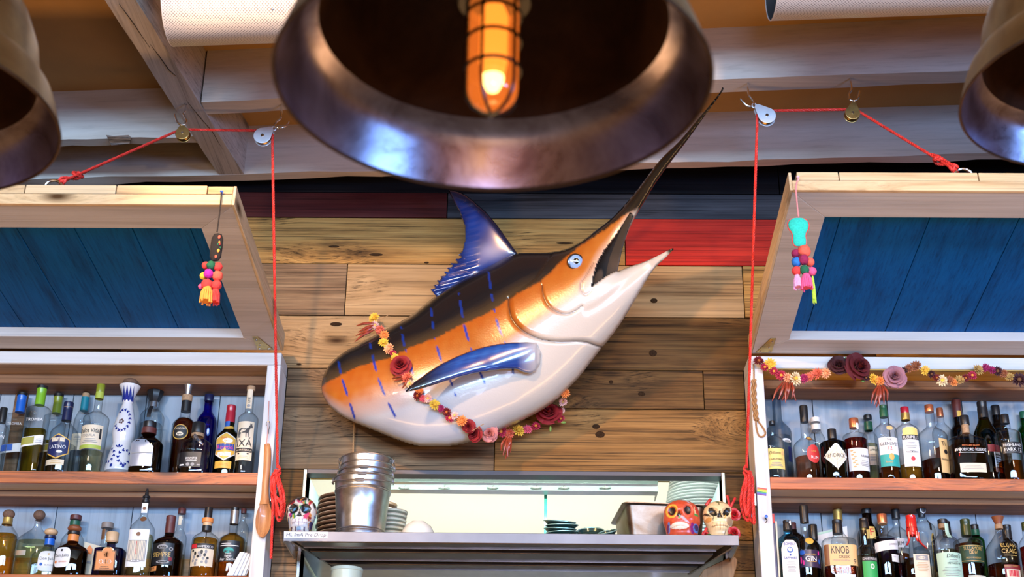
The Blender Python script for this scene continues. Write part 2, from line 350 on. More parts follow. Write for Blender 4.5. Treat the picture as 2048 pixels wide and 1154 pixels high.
cross('trim_5', -1.62, -.070, .06, -2.9, jx(-1.55)-.002, 5)
cross('trim_6', -1.78, -.075, .075, jx(-1.7, 1)+.002, 2.9, 6)
cross('trim_7', -2.9, -.070, .06, -2.9, jx(-2.7)-.002, 7)
cross('trim_8', -3.1, -.075, .075, jx(-3.0, 1)+.002, 2.9, 8)

def on_t3(x, y):
    p = at(x, y, -.40); return at(x, y, -.445-.065*p.x-.042-.001)
obj('splintered_chip', MB().prism([on_t3(*q) for q in ((212, 270), (226, 272), (257, 270), (263, 275), (259, 287), (222, 290))], (0, .004, 0)), wood('bare_split_wood', ((.05, .025, .012), (.22, .12, .07), (.50, .44, .40)), .7, 'x', 1.4, .9, 0, .4), t3, smooth=False)
CRACK = P('dark_crack', (.03, .02, .014), .8)
for ln in (((238, 8), (262, 40), (281, 68), (300, 96)), ((300, 88), (318, 112), (338, 140), (352, 152)), ((372, 200), (398, 232), (424, 262), (446, 300)), ((394, 228), (412, 252))):
    mb = MB().tube([atz(a, b, 3.7955) for a, b in ln], [.0006]+[.0016]*(len(ln)-2)+[.0006], 5); obj('crack', mb, CRACK, bpy.data.objects['trim_2'])
# ------------------------------------------------------------------ wall cabinets with lifted doors
SHU, SHL, YF, YB = 2.66, 2.309, -.13, .085     # shelf tops, cabinet front, back boards
HINGE_Z = 3.104
DOORS = {}
def make_cabinet(side):
    L = side == 'left'
    xo, xi, xe = (XL, XL-.047, -2.75) if L else (XR, XR+.047, 2.55)
    lab = ('white painted open bar cabinet left of the mounted fish, blue door propped up' if L else
           'white painted open bar cabinet right of the mounted fish, flower garland along its top')
    t = thing('wall_cabinet', lab, 'cabinet', ((xo+xe)/2, YF, 2.0))
    a, b = min(xi, xe), max(xi, xe)
    obj('top_board', MB().box(min(xo, xe), max(xo, xe), YF, -.001, 3.05, 3.095), PAINT, t, bevel=.003)
    obj('side_panel', MB().box(min(xo, xi), max(xo, xi), YF, -.001, 1.95, 3.0495), PAINT_Z, t, bevel=.003)
    obj('side_panel', MB().box(min(xe, xe+(.047 if L else -.047)), max(xe, xe+(.047 if L else -.047)), YF, .05, 1.95, 3.0495), PAINT_Z, t, bevel=.003)
    obj('soffit', MB().box(a, b, YF+.003, -.0305, 3.0462, 3.0496), SOFFIT_TAN if L else SOFFIT_WARM, t)  # added thin board, its pine tone carries the warm light under the top
    obj('header', MB().box(a, b, -.03, YB-.001, 3.013, 3.0495), BROWN, t, bevel=.002)
    for z, nm in ((SHU, 1), (SHL, 2)):
        s = obj('shelf', MB().box(a, b, YF+.012, YB-.001, z-.040, z), PAINT_DOOR, t, bevel=.002)
        obj('shelf_edge', MB().box(a, b, YF+.001, YF+.012, z-.041, z), FIR, s, bevel=.0015)
        obj('shelf_cleat', MB().box(a, b, -.04, YB-.001, z-.062, z-.0425), BROWN, s, bevel=.001)
    j0 = at(269.6, 988, YB).x if L else at(1640, 1005, YB).x
    js = sorted({a, b} | {j0+k*.265 for k in range(-12, 12) if a+.03 < j0+k*.265 < b-.03})
    for p, q in zip(js[:-1], js[1:]):
        obj('back_board', MB().box(p+.0015, q-.0015, YB, YB+.012, 2.0, 3.0495), PAINT_BACK, t, bevel=.001)
    obj('backing', MB().box(a, b, YB+.0122, YB+.03, 2.0, 3.0495), bk, t)
    obj('back_riser', MB().box(a+.002, b-.002, YB-.014, YB-.0005, SHL, SHL+.105), PINE, t, bevel=.001)
    if L:
        xp = at(19, 860, YB-.01).x; x1 = at(45, 860, YB-.01).x
        obj('divider_post', MB().box(xp, x1, YB-.010, YB-.0005, SHU, 3.0125), BROWN, t, bevel=.002)
    # the door: hinged along the top front edge, lifted above level
    tilt = math.radians(4.4 if L else 8.1); LEN = .936
    ct, st = math.cos(tilt), math.sin(tilt)
    dx0, dx1 = (xe, XL-.004) if L else (XR+.012, xe)
    def D(x, v, w): return (x, YF-v*ct+w*st, HINGE_Z+v*st+w*ct)
    def dbox(mb, x0, x1, v0, v1, w0, w1):
        return mb.hexa([D(x0, v1, w0), D(x1, v1, w0), D(x1, v0, w0), D(x0, v0, w0), D(x0, v1, w1), D(x1, v1, w1), D(x1, v0, w1), D(x0, v0, w1)])
    RW, SW, TH = .125, .115, .036
    door = obj('door', dbox(MB(), dx0+.02, dx1-.02, .02, LEN-.02, .052, .060), bk, t, label='blue boarded door lifted open on a red rope')
    def mitre(pts):  # pts in (x,v), order around
        return MB().hexa([D(x, v, 0) for x, v in pts]+[D(x, v, TH) for x, v in pts])
    i0, i1 = dx0+SW, dx1-SW
    obj('rail', mitre([(dx0, LEN), (dx1, LEN), (i1, LEN-RW), (i0, LEN-RW)]), PAINT_DOOR, door, bevel=.0015)
    obj('rail', mitre([(dx0, 0), (i0, .095), (i1, .095), (dx1, 0)]), PAINT_DOOR, door, bevel=.0015)
    obj('stile', mitre([(dx1, 0), (i1, .095), (i1, LEN-RW), (dx1, LEN)]), PAINT_DOOR, door, bevel=.0015)
    obj('stile', mitre([(dx0, 0), (dx0, LEN), (i0, LEN-RW), (i0, .095)]), PAINT_DOOR, door, bevel=.0015)
    # raw pine outer edges: two strips on the free edge, one along each side
    obj('edge_strip', dbox(MB(), dx0, dx1, LEN+.0005, LEN+.012, -.001, .034), PINE, door, bevel=.0015)
    xs = [at(-40, 400, YF-LEN).x, at(47, 400, YF-LEN).x, at(230, 400, YF-LEN).x, at(413, 400, YF-LEN).x] if L else [at(1595, 365, YF-LEN).x, at(1680, 365, YF-LEN).x, at(1960, 365, YF-LEN).x, 2.4]
    for p, q in zip(xs[:-1], xs[1:]):
        obj('edge_strip', dbox(MB(), p+.0015, q-.0015, LEN-.03, LEN+.010, .0365, .066), PINE, door, bevel=.0015)
    if L: obj('edge_strip', dbox(MB(), xs[-1]+.002, dx1-.0005, LEN-.03, LEN+.011, .0365, .0625), PINE, door, bevel=.0015)
    for x in ((dx1+.0003, dx1+.009) if L else (dx0-.009, dx0-.0003),):
        obj('edge_strip', dbox(MB(), x[0], x[1], 0, LEN+.011, -.001, .0635), PINE_Y, door, bevel=.0015)
    for x in ((dx1-.03, dx1) if L else (dx0, dx0+.03),):
        obj('edge_strip', dbox(MB(), x[0], x[1], .0, LEN-.032, .0365, .0635), PINE_Y, door, bevel=.0015)
    n = 11; W = (dx1-dx0-.05)/n
    j1 = at(404, 470, YF-.6).x if L else at(1660, 440, YF-.6).x
    bw = .178 if L else .27
    js = sorted({dx0+.03, dx1-.03} | {j1+k*bw for k in range(-14, 14) if dx0+.06 < j1+k*bw < dx1-.06})
    for p, q in zip(js[:-1], js[1:]):
        obj('board', dbox(MB(), p+.001, q-.001, .03, LEN-.035, TH+.0005, .050), BLUE_B, door, bevel=.0015)
    # strap hinge on the corner
    hx = (at(529, 690, YF).x if L else at(1530, 700, YF).x); sg = 1 if L else -1
    poly = [(hx-sg*.020, .012), (hx+sg*.034, .012), (hx-sg*.004, .105), (hx-sg*.022, .105)]
    h = obj('hinge', MB().prism([D(x, v, -.0005) for x, v in poly], Vector(D(0, 0, -.003))-Vector(D(0, 0, 0))), BRASS, door, smooth=False)
    for x, v in ((hx-sg*.012, .088), (hx-sg*.006, .05), (hx-sg*.012, .022), (hx+sg*.02, .022)):
        obj('screw', MB().ball(D(x, v, -.004), .0038, 8, 5), CHROME, h)
    DOORS[side] = D
    # ring screwed to the free edge
    rx, ry = (100, 384) if L else (1933, 353)
    xr_ = at(rx, ry, YF-LEN*ct).x; c = Vector(D(xr_, LEN-.012, .0665))
    obj('ring', MB().tube([(c.x+.027*math.cos(k*PI/8), c.y+.002, c.z+.005+.024*math.sin(k*PI/8)) for k in range(16)], .004, 8, True), CHROME, door)
    return t, D, c, Vector((c.x, c.y, c.z+.012))
cabL, DL, ringL, ringLc = make_cabinet('left')
cabR, DR, ringR, ringRc = make_cabinet('right')
# ------------------------------------------------------------------ pendant lamps
def patina(name, cols, rough, metal=1.0, scale=9, bump=.15):
    m, nt, b = newmat(name); N = nt.nodes.new; L = nt.links.new
    tc = N('ShaderNodeTexCoord'); n = N('ShaderNodeTexNoise'); n.inputs['Scale'].default_value = scale; n.inputs['Detail'].default_value = 8; n.inputs['Roughness'].default_value = .65; n.inputs['Distortion'].default_value = .6
    L(tc.outputs['Object'], n.inputs['Vector']); r = N('ShaderNodeValToRGB'); e = r.color_ramp.elements; e[0].position = .35; e[0].color = c4(cols[0]); e[1].position = .68; e[1].color = c4(cols[1]); L(n.outputs['Fac'], r.inputs['Fac']); L(r.outputs['Color'], b.inputs['Base Color'])
    mr = N('ShaderNodeMapRange'); mr.inputs['To Min'].default_value = rough-.07; mr.inputs['To Max'].default_value = rough+.1; L(n.outputs['Fac'], mr.inputs['Value']); L(mr.outputs[0], b.inputs['Roughness'])
    b.inputs['Metallic'].default_value = metal
    bp = N('ShaderNodeBump'); bp.inputs['Strength'].default_value = bump; bp.inputs['Distance'].default_value = .003; L(n.outputs['Fac'], bp.inputs['Height']); L(bp.outputs['Normal'], b.inputs['Normal'])
    return m
BRONZE_SHEEN = patina('bronze_blue_sheen_inside', ((.20, .15, .18), (.56, .53, .68)), .27)  # bronze whose colour also carries the blue window reflection
RUST = patina('dark_rusty_shade_crown', ((.035, .018, .010), (.10, .05, .025)), .6, .6)
OLIVE = patina('olive_brass_shade_outside', ((.20, .17, .09), (.38, .32, .17)), .38)
BLACKM = P('black_metal', (.012, .012, .013), .3, .6)
JAR = glass('amber_jar_glass', (1, .74, .42), .6, .05)
_n = JAR.node_tree; _o = _n.nodes['Material Output']; _sh = _o.inputs['Surface'].links[0].from_socket
_em = _n.nodes.new('ShaderNodeEmission'); _em.inputs[0].default_value = (1, .22, .03, 1); _em.inputs[1].default_value = .42
_ad = _n.nodes.new('ShaderNodeAddShader'); _n.links.new(_sh, _ad.inputs[0]); _n.links.new(_em.outputs[0], _ad.inputs[1]); _n.links.new(_ad.outputs[0], _o.inputs['Surface'])
def make_lamp(loc, label):
    t = thing('pendant_lamp', label, 'lamp', loc, 'bronze pendant lamps')
    skirt = [(.250, 0), (.2470, .010), (.2432, .022), (.2390, .035), (.2344, .048), (.2290, .060), (.2210, .071), (.2065, .079)]
    crown = [(.2065, .079), (.2035, .10), (.195, .145), (.175, .195), (.140, .240), (.095, .272), (.055, .285)]
    s = obj('shade', MB().lathe([(.2535, -.0015), (.2506, .010), (.2468, .022), (.2426, .035), (.2380, .049), (.2326, .062), (.2240, .0735), (.2105, .082)]+[(r+.004, h+.003) for r, h in crown[1:]]+[(.040, .290), (.040, .345), (0, .35)], 96, cap0=False), OLIVE, t, local=True)
    obj('shade_lining', MB().lathe(skirt, 96, cap0=False, cap1=False), BRONZE_SHEEN, s, local=True)
    obj('shade_crown', MB().lathe(crown+[(0, .285)], 96, cap0=False), RUST, s, local=True)
    obj('rim', MB().tube([(.2518*math.cos(k*PI/48), .2518*math.sin(k*PI/48), -.001) for k in range(96)], .0026, 6, True), RUST, s, local=True)
    obj('socket', MB().lathe([(0, .284), (.066, .284), (.066, .262), (.058, .250), (.058, .232), (.046, .228), (.043, .112), (.0, .112)][::-1], 32), BLACKM, t, local=True)
    zb, zt, r = -.034, .118, .0295
    jar = [(0, zb)]+[(r*math.sin(a), zb+.028*(1-math.cos(a))) for a in [PI/2*k/7 for k in range(1, 8)]]+[(r, zt)]
    obj('glass_jar', MB().lathe(jar, 32, cap1=False), JAR, t, local=True)
    bl = P('glowing_bulb', (1, .6, .25), .4, emis=(1.0, .36, .06), estr=1.35)
    b = obj('bulb', MB().lathe([(.006, .000), (.013, .010), (.0165, .03), (.0165, .095), (.012, .108), (.0, .112)], 20), bl, t, local=True)
    obj('filament', MB().lathe([(0, -.012), (.007, -.008), (.0125, .004), (.0135, .016), (.0105, .028), (0, .034)], 20), P('hot_filament', (1, .9, .7), .4, emis=(1, .78, .40), estr=5), b, local=True)
    rw = .0325; mb = MB()
    for z in (.094, .058, .018): mb.tube([(rw*math.cos(k*PI/16), rw*math.sin(k*PI/16), z) for k in range(32)], .0022, 6, True)
    for k in range(5):
        a = math.radians(-112+72*k); c, s_ = math.cos(a), math.sin(a)
        mb.tube([(rw*c, rw*s_, .118), (rw*c, rw*s_, -.005), (rw*c*.93, rw*s_*.93, -.017), (rw*c*.7, rw*s_*.7, -.030), (rw*c*.36, rw*s_*.36, -.0385), (0, 0, -.041)], .0022, 6)
    obj('wire_cage', mb, BLACKM, t, local=True)
    obj('cord', MB().tube([(0, 0, .349), (0, 0, 4.004-loc[2])], .004, 8), BLACKM, t, local=True)
    obj('canopy', MB().lathe([(0, 3.985-loc[2]), (.045, 3.985-loc[2]), (.05, 4.0045-loc[2])], 24, cap1=True), BLACKM, t, local=True)
    l = bpy.data.lights.new('bulb_light', 'POINT'); l.energy = LBULB; l.color = (1, .55, .22); l.shadow_soft_size = .015
    lo = bpy.data.objects.new('bulb_light', l); COL.objects.link(lo); lo.location = Vector(loc)+Vector((0, 0, -.06)); return t
make_lamp((-.0545, -4.8+1.427, 1.2+.916), 'big bronze pendant lamp with glowing caged bulb, nearest, top centre')
make_lamp((-.984, -4.8+1.862, 1.2+1.141), 'bronze pendant lamp cut off by the left edge of the photo')
make_lamp((.966, -4.8+2.086, 1.2+1.327), 'bronze pendant lamp cut off by the right edge of the photo')

# ------------------------------------------------------------------ perforated metal tubes under the ceiling
def perforated(name):
    m, nt, b = newmat(name); N = nt.nodes.new; L = nt.links.new
    tc = N('ShaderNodeTexCoord'); sp = N('ShaderNodeSeparateXYZ'); L(tc.outputs['Object'], sp.inputs[0])
    at2 = N('ShaderNodeMath'); at2.operation = 'ARCTAN2'; L(sp.outputs[1], at2.inputs[0]); L(sp.outputs[2], at2.inputs[1])
    sc = N('ShaderNodeMath'); sc.operation = 'MULTIPLY'; sc.inputs[1].default_value = .13; L(at2.outputs[0], sc.inputs[0])
    cb = N('ShaderNodeCombineXYZ'); L(sp.outputs[0], cb.inputs[0]); L(sc.outputs[0], cb.inputs[1])
    rot = N('ShaderNodeMapping'); rot.inputs['Rotation'].default_value = (0, 0, PI/4); rot.inputs['Scale'].default_value = (150, 150, 150); L(cb.outputs[0], rot.inputs['Vector'])
    vo = N('ShaderNodeTexVoronoi'); vo.inputs['Randomness'].default_value = 0; vo.inputs['Scale'].default_value = 1; vo.voronoi_dimensions = '2D'; L(rot.outputs[0], vo.inputs['Vector'])
    r = N('ShaderNodeValToRGB'); r.color_ramp.elements[0].position = .24; r.color_ramp.elements[0].color = (.22, .22, .23, 1); r.color_ramp.elements[1].position = .34; r.color_ramp.elements[1].color = (.62, .61, .61, 1); L(vo.outputs['Distance'], r.inputs['Fac']); L(r.outputs[0], b.inputs['Base Color'])
    b.inputs['Roughness'].default_value = .42; b.inputs['Metallic'].default_value = .25
    return m
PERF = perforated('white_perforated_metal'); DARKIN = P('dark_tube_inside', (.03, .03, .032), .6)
def tube_light(x0, x1, y0, z, R, label):
    t = thing('perforated_tube', label, 'duct', (x0, y0, z), 'perforated tubes under the ceiling')
    sk = -.065; ln = x1-x0
    def lay(mb):
        mb.v = [(p[0], p[1]+sk*p[0], p[2]) for p in mb.v]; return mb
    o = obj('tube', lay(MB().lathe([(R, i*ln/14) for i in range(15)], 72, axis='x', cap0=False, cap1=False)), PERF, t, local=True)
    obj('lining', lay(MB().lathe([(R-.002, i*ln/4) for i in range(5)], 48, axis='x', cap0=False, cap1=False)), DARKIN, t, local=True)
    for e in (0, ln): obj('end_rim', lay(MB().tube([(e, (R-.001)*math.cos(k*PI/32), (R-.001)*math.sin(k*PI/32)) for k in range(64)], .0018, 6, True)), P('tube_rim', (.7, .69, .68), .35, .4), o, local=True)
    for q in (.28, .72): obj('rivet', lay(MB().ball((ln*q*.85, -R*.66, -R*.755), .0035, 8, 5)), CHROME, t, local=True)
    for q in (.15, .85): obj('hanger', lay(MB().tube([(ln*q, 0, R-.003), (ln*q, 0, 4.004-z)], .004, 6)), CHROME, t, local=True)
xl = at(329, 20, -1.30).x
tube_light(xl, .27, -1.235, 3.772, .13, 'left white perforated metal tube, passing behind the nearest lamp')
xr = at(1553, 25, -1.36).x
tube_light(xr, 2.3, -1.335, 3.800, .13, 'right white perforated metal tube with its open dark end showing')

# ------------------------------------------------------------------ pulleys on screw hooks and the red ropes
def roped(mb, pts, r, pitch=.026, seg=5):
    """three twisted strands along a polyline"""
    pts = [Vector(p) for p in pts]; out = [pts[0]]; step = pitch/7
    for a, b in zip(pts[:-1], pts[1:]):
        n = max(1, int((b-a).length/step))
        for k in range(1, n+1): out.append(a.lerp(b, k/n))
    fr = []; up = None
    for i, p in enumerate(out):
        t = (out[min(i+1, len(out)-1)]-out[max(i-1, 0)]).normalized()
        if up is None: up = Vector((0, 1, 0)) if abs(t.y) < .8 else Vector((1, 0, 0))
        x = up.cross(t).normalized(); y = t.cross(x); up = y; fr.append((x, y))
    for s in range(3):
        ln = 0; path = []
        for i, p in enumerate(out):
            if i: ln += (p-out[i-1]).length
            q = 2*PI*(ln/pitch+s/3); path.append(p+r*.5*(math.cos(q)*fr[i][0]+math.sin(q)*fr[i][1]))
        mb.tube(path, r*.60, seg)
    return mb
def smooth(pts, n=8):
    pts = [Vector(p) for p in pts]; o = []
    for i in range(len(pts)-1):
        p0, p1, p2, p3 = pts[max(i-1, 0)], pts[i], pts[i+1], pts[min(i+2, len(pts)-1)]
        for k in range(n):
            t = k/n; o.append(.5*((2*p1)+(p2-p0)*t+(2*p0-5*p1+4*p2-p3)*t*t+(3*p1-p0-3*p2+p3)*t**3))
    return o+[pts[-1]]
ROPE = P('red_rope', (.72, .035, .022), .6, noise=.25, nscale=300, bump=.3)
def hook_at(pix, zb, label):
    Y = atz(pix[0][0], pix[0][1], zb).y
    p = [at(a, b, Y) for a, b in pix]; p[0].z = zb+.001
    tag(obj('screw_hook', MB().tube(smooth(p, 6), .0034, 8), CHROME, origin=p[0]), label, 'hook', 'screw hooks in the beams')
    return Y
def pulley(eye, ctr, Y, R, mat, label):
    e = at(eye[0], eye[1], Y); c = at(ctr[0], ctr[1], Y); s = mpx(ctr[0], ctr[1], Y); R = R*s
    t = thing('rope_pulley', label, 'pulley', e, 'rope pulleys'); ax = (e-c); Ln = ax.length; ax.normalize(); sd = Vector((ax.z, 0, -ax.x))
    poly = [c+R*(math.cos(a)*sd-math.sin(a)*ax) for a in [math.radians(-22+224*k/18) for k in range(19)]]+[c+ax*Ln*.80-sd*R*.30, c+ax*Ln*.9, c+ax*Ln*.80+sd*R*.30]
    for y0 in (-.012, .009): obj('cheek', MB().prism([p+Vector((0, y0, 0)) for p in poly], (0, .003, 0)), mat, t, smooth=False, bevel=.0008)
    obj('sheave', MB().lathe([(R*.82, -.007), (R*.62, 0), (R*.82, .007)], 24, c, axis='y'), BRASS, t)
    obj('pin', MB().lathe([(R*.16, -.0145), (R*.2, -.013), (R*.2, .0145)], 10, c, axis='y'), CHROME, t)
    obj('eye', MB().tube([e+.0075*(math.cos(k*PI/8)*sd+math.sin(k*PI/8)*ax)-ax*.004 for k in range(16)], .0025, 6, True), mat, t)
    return c, R
yLB = hook_at([(372, 206), (370, 222), (367, 228), (373, 240), (370, 248), (363, 250), (355, 244), (351, 234), (350, 228)], 3.797, 'screw hook in the left joist holding the brass pulley')
yLW = hook_at([(563, 209), (563, 230), (560, 238), (552, 245), (550, 252), (557, 256), (567, 255), (573, 250), (577, 243)], 3.80, 'screw hook holding the white pulley left of the nearest lamp')
yRW = hook_at([(1496, 167), (1497, 188), (1503, 198), (1508, 206), (1505, 212), (1496, 212), (1488, 206), (1481, 198)], 3.80, 'screw hook holding the white pulley right of the fish bill')
yRB = hook_at([(1701, 157), (1703, 178), (1698, 188), (1700, 199), (1708, 202), (1716, 196), (1719, 182)], 3.80, 'screw hook holding the right brass pulley')
cLB, rLB = pulley((364, 252), (366, 269), yLB, 14.5, BRASS, 'brass rope pulley hanging under the left joist')
cLW, rLW = pulley((549, 256), (526, 274), yLW, 18, ZINC, 'white metal rope pulley hanging left of the nearest lamp')
cRW, rRW = pulley((1507, 210), (1533, 234), yRW, 18, ZINC, 'white metal rope pulley hanging right of the fish bill')
cRB, rRB = pulley((1707, 203), (1704, 229), yRB, 15.0, BRASS, 'brass rope pulley hanging above the right blue door')
def red_rope(ring, cB, rB, cW, rW, pix_down, cleat, sg, label, hank, tail):
    t = thing('pulley_rope', label, 'rope', (cleat[0], cleat[1], cleat[2]))
    R = .0046
    top = smooth([ring+Vector((sg*.03, 0, .02)), ring+Vector((sg*.16, .03, .085))], 4)
    pW = at(*pix_down[0], cW.y)
    path = [ring, cB+Vector((-sg*rB*.85, 0, rB*.55)), cB+Vector((-sg*rB*.3, 0, rB*.80)), cB+Vector((sg*rB*.4, 0, rB*.78)), cW+Vector((-sg*rW*.3, 0, rW*.82)), cW+Vector((sg*rW*.35, 0, rW*.8)), Vector((pW.x-sg*.003, cW.y, cW.z+rW*.25)), pW]
    end = Vector(cleat)+Vector((0, 0, .085))
    path += [pW.lerp(end, k/4) for k in range(1, 5)]
    obj('line', roped(MB(), path, R), ROPE, t)
    # figure-of-eight knot by the ring
    d = (path[1]-path[0]).normalized(); mb = MB(); k0 = ring+d*.05; n1 = Vector((-d.z, 0, d.x))
    kp = [k0+d*(.05*math.cos(a))*(1 if i % 2 else .9)+n1*.012*math.sin(2*a)+Vector((0, -.010*math.cos(3*a), 0)) for i, a in enumerate([2*PI*q/28 for q in range(29)])]
    roped(mb, kp, R)
    kp = [k0+d*(.038+.012*math.cos(a))+n1*.013*math.sin(a)+Vector((0, .012*math.cos(a+.6), 0)) for a in [4*PI*q/40 for q in range(41)]]
    roped(mb, kp, R)
    roped(mb, [ring+d*.01+n1*.006, ring+d*.02-n1*.006+Vector((0, -.006, 0)), ring+d*.10-n1*.007+Vector((0, -.007, 0)), ring+d*.125-n1*.002], R)
    obj('knot', mb, ROPE, t)
    mb = MB()
    for q in hank: roped(mb, smooth([at(a, b, y) for a, b, y in q], 6), R*1.2)
    roped(mb, smooth([end+Vector((0, 0, .01)), end+Vector((sg*.010, -.012, -.01)), end+Vector((-sg*.008, -.014, -.025)), end+Vector((-.002, .004, -.03)), end+Vector((sg*.012, -.006, -.018)), end+Vector((0, -.01, -.04))], 5), R)
    obj('hank', mb, ROPE, t)
    obj('tail', roped(MB(), [at(*p, YF-.045) for p in tail], R), ROPE, t)
zc = at(550, 985, YF-.03).z
for s, x, lab in ((1, XL+.0005, 'steel rope cleat on the side of the left cabinet under the coiled rope'), (-1, XR-.0005, 'steel rope cleat on the side of the right cabinet under the coiled rope')):
    t = thing('rope_cleat', lab, 'cleat', (x, YF+.02, zc), 'rope cleats')
    obj('base', MB().box(min(x, x+s*.012), max(x, x+s*.012), YF+.004, YF+.026, zc-.022, zc+.022), STEEL, t, bevel=.003)
    obj('horn', MB().tube(smooth([(x+s*.021, YF+.014, zc-.062), (x+s*.017, YF+.014, zc-.03), (x+s*.014, YF+.014, zc), (x+s*.017, YF+.014, zc+.03), (x+s*.021, YF+.014, zc+.062)], 4), [.003]+[.006]*15+[.003], 8), STEEL, t)
y0 = YF-.022
hl = [[(551, 940, y0), (546, 965, y0-.01), (545, 1000, y0), (552, 1030, y0), (563, 1020, y0-.005), (567, 990, y0), (558, 958, y0), (552, 942, y0)],
      [(553, 940, y0), (560, 965, y0-.012), (568, 995, y0-.012), (566, 1030, y0-.006), (556, 1040, y0), (550, 1010, y0-.01), (550, 970, y0-.012), (551, 945, y0)],
      [(552, 945, y0), (549, 975, y0-.02), (553, 1008, y0-.022), (561, 1032, y0-.02), (563, 1000, y0-.022), (556, 965, y0-.02), (552, 942, y0-.01)],
      [(549, 945, y0), (543, 960, y0-.004), (545, 985, y0-.015), (558, 1000, y0-.024), (565, 1015, y0-.018)]]
red_rope(ringLc+Vector((.018, 0, .008)), cLB, rLB, cLW, rLW, [(545, 292)], at(551, 985, y0), 1, 'red rope from the left blue door over two pulleys, coiled on the left cabinet', hl, [(546, 1000), (544, 1060), (542, 1117)])
hr = [[(1497, 945, y0), (1500, 975, y0-.01), (1505, 1010, y0), (1509, 1045, y0), (1500, 1035, y0-.005), (1492, 1000, y0), (1494, 960, y0), (1496, 945, y0)],
      [(1496, 943, y0), (1488, 970, y0-.012), (1482, 1000, y0-.012), (1487, 1030, y0-.006), (1497, 1040, y0), (1501, 1010, y0-.01), (1500, 970, y0-.012), (1498, 945, y0)],
      [(1497, 945, y0), (1492, 975, y0-.02), (1488, 1005, y0-.022), (1494, 1030, y0-.02), (1497, 1000, y0-.022), (1499, 965, y0-.02), (1497, 942, y0-.01)],
      [(1499, 942, y0), (1505, 960, y0-.006), (1506, 1000, y0-.016), (1508, 1035, y0-.012)]]
red_rope(ringRc+Vector((-.018, 0, .008)), cRB, rRB, cRW, rRW, [(1514, 255)], at(1496, 985, y0), -1, 'red rope from the right blue door over two pulleys, coiled on the right cabinet', hr, [(1505, 1000), (1508, 1047)])

# ------------------------------------------------------------------ pompom charms on the door corners
def felt(name, c): return P(name, c, .9, noise=.18, nscale=180, bump=.6)
def fuzzy(c, r, sc=(1, 1, 1), rr=random.Random(3)):
    mb = MB().ball(c, r, 18, 12, sc); C_ = Vector(c)
    mb.v = [tuple(C_+(Vector(p)-C_)*rr.uniform(.92, 1.06)) for p in mb.v]; return mb
def tassel(p, w, l, Y, n=16, rr=random.Random(5)):
    s = mpx(p[0], p[1], Y); mb = MB(); o = at(p[0], p[1], Y)
    mb.lathe([(w*s*.50, -.86*l*s), (w*s*.46, -.5*l*s), (w*s*.36, -.12*l*s), (w*s*.15, 0)], 16, o)
    for k in range(n):
        a = 2*PI*k/n; q = rr.uniform(.85, 1.05)
        mb.tube([o+Vector((w*s*.2*math.cos(a), w*s*.2*math.sin(a), -.02*l*s)), o+Vector((w*s*.44*math.cos(a), w*s*.44*math.sin(a), -.4*l*s)), o+Vector((w*s*.5*q*math.cos(a), w*s*.5*q*math.sin(a), -l*s*q))], w*s*.085, 5)
    return mb
PC = {'red': (.75, .05, .045), 'green': (.01, .13, .06), 'yellow': (.8, .55, .04), 'magenta': (.45, .02, .36), 'pink': (.85, .10, .25), 'maroon': (.28, .012, .07), 'blue': (.02, .18, .60), 'orange': (.85, .33, .05), 'coral': (.85, .12, .07), 'lilac': (.80, .38, .62), 'lime': (.45, .70, .06)}
def charm(label, Y, pin, pinc, cord, cordc, poms, tass, body):
    t = thing('pompom_charm', label, 'ornament', at(pin[0], pin[1], Y))
    sc = mpx(pin[0], pin[1], Y)
    p = at(pin[0], pin[1], Y)
    obj('push_pin', MB().lathe([(.002, -.006), (.003, 0), (.0035, .004), (.005, .0055), (.005, .008), (0, .009)], 12, p), P('pin_plastic_'+pinc[0], pinc[1], .3), t)
    obj('cord', MB().tube(smooth([p+Vector((0, -.003, .003)), at(cord[0], cord[1], Y), at(cord[2], cord[3], Y-.004)], 5), .0022, 6), P(cordc[0], cordc[1], .8), t)
    body(t, Y-.004)
    for i, (x, y, r, c, dy) in enumerate(poms): obj('pompom', fuzzy(at(x, y, Y-.004-dy), r*sc), felt('wool_'+c, PC[c]), t)
    for x, y, w, l, c, dy in tass: obj('tassel', tassel((x, y), w, l, Y-.004-dy), felt('wool_'+c, PC[c]), t)
def bodyL(t, Y):
    s = mpx(434, 490, Y)
    o = obj('pillow', MB().lathe([(0, -32*s), (7*s, -30*s), (11.5*s, -22*s), (12.5*s, 0), (12*s, 18*s), (8*s, 28*s), (0, 31*s)], 20, at(433, 494, Y), k=.55), felt('black_felt', (.012, .010, .010)), t)
    for x, y, r, c in ((440, 477, 5.5, 'coral'), (440, 487, 4, 'orange'), (437, 491, 3, 'green'), (441, 491, 3, 'red'), (442, 498, 3, 'green'), (438, 504, 5.5, 'orange'), (433, 516, 5, 'coral')):
        c0 = at(x, y, Y); obj('stitching', MB().ball((c0.x, Y-.0098, c0.z), r*s*.62, 10, 6, (.8, .35, 1.2)), felt('wool_'+c, PC[c]), o)
yD = YF-.936*math.cos(math.radians(4.4))-.018
charm('pompom charm with black embroidered pillow hanging from the left door corner', yD, (443, 387), ('blue', (.01, .12, .6)), (440, 420, 434, 464), ('black_yarn', (.02, .015, .012)),
      [(411.5, 531, 7.5, 'red', -.006), (436, 534, 9, 'red', 0), (422, 530.6, 9, 'green', .008), (407, 552, 7.5, 'yellow', -.004), (435, 552, 10.5, 'coral', 0), (417, 547.5, 9.5, 'magenta', .008), (402, 573, 5.5, 'pink', -.004), (433, 570.5, 10, 'red', 0), (414, 569, 11, 'red', .006)],
      [(432, 576, 18, 34, 'red', -.002), (415, 574, 25, 35, 'orange', .008)], bodyL)
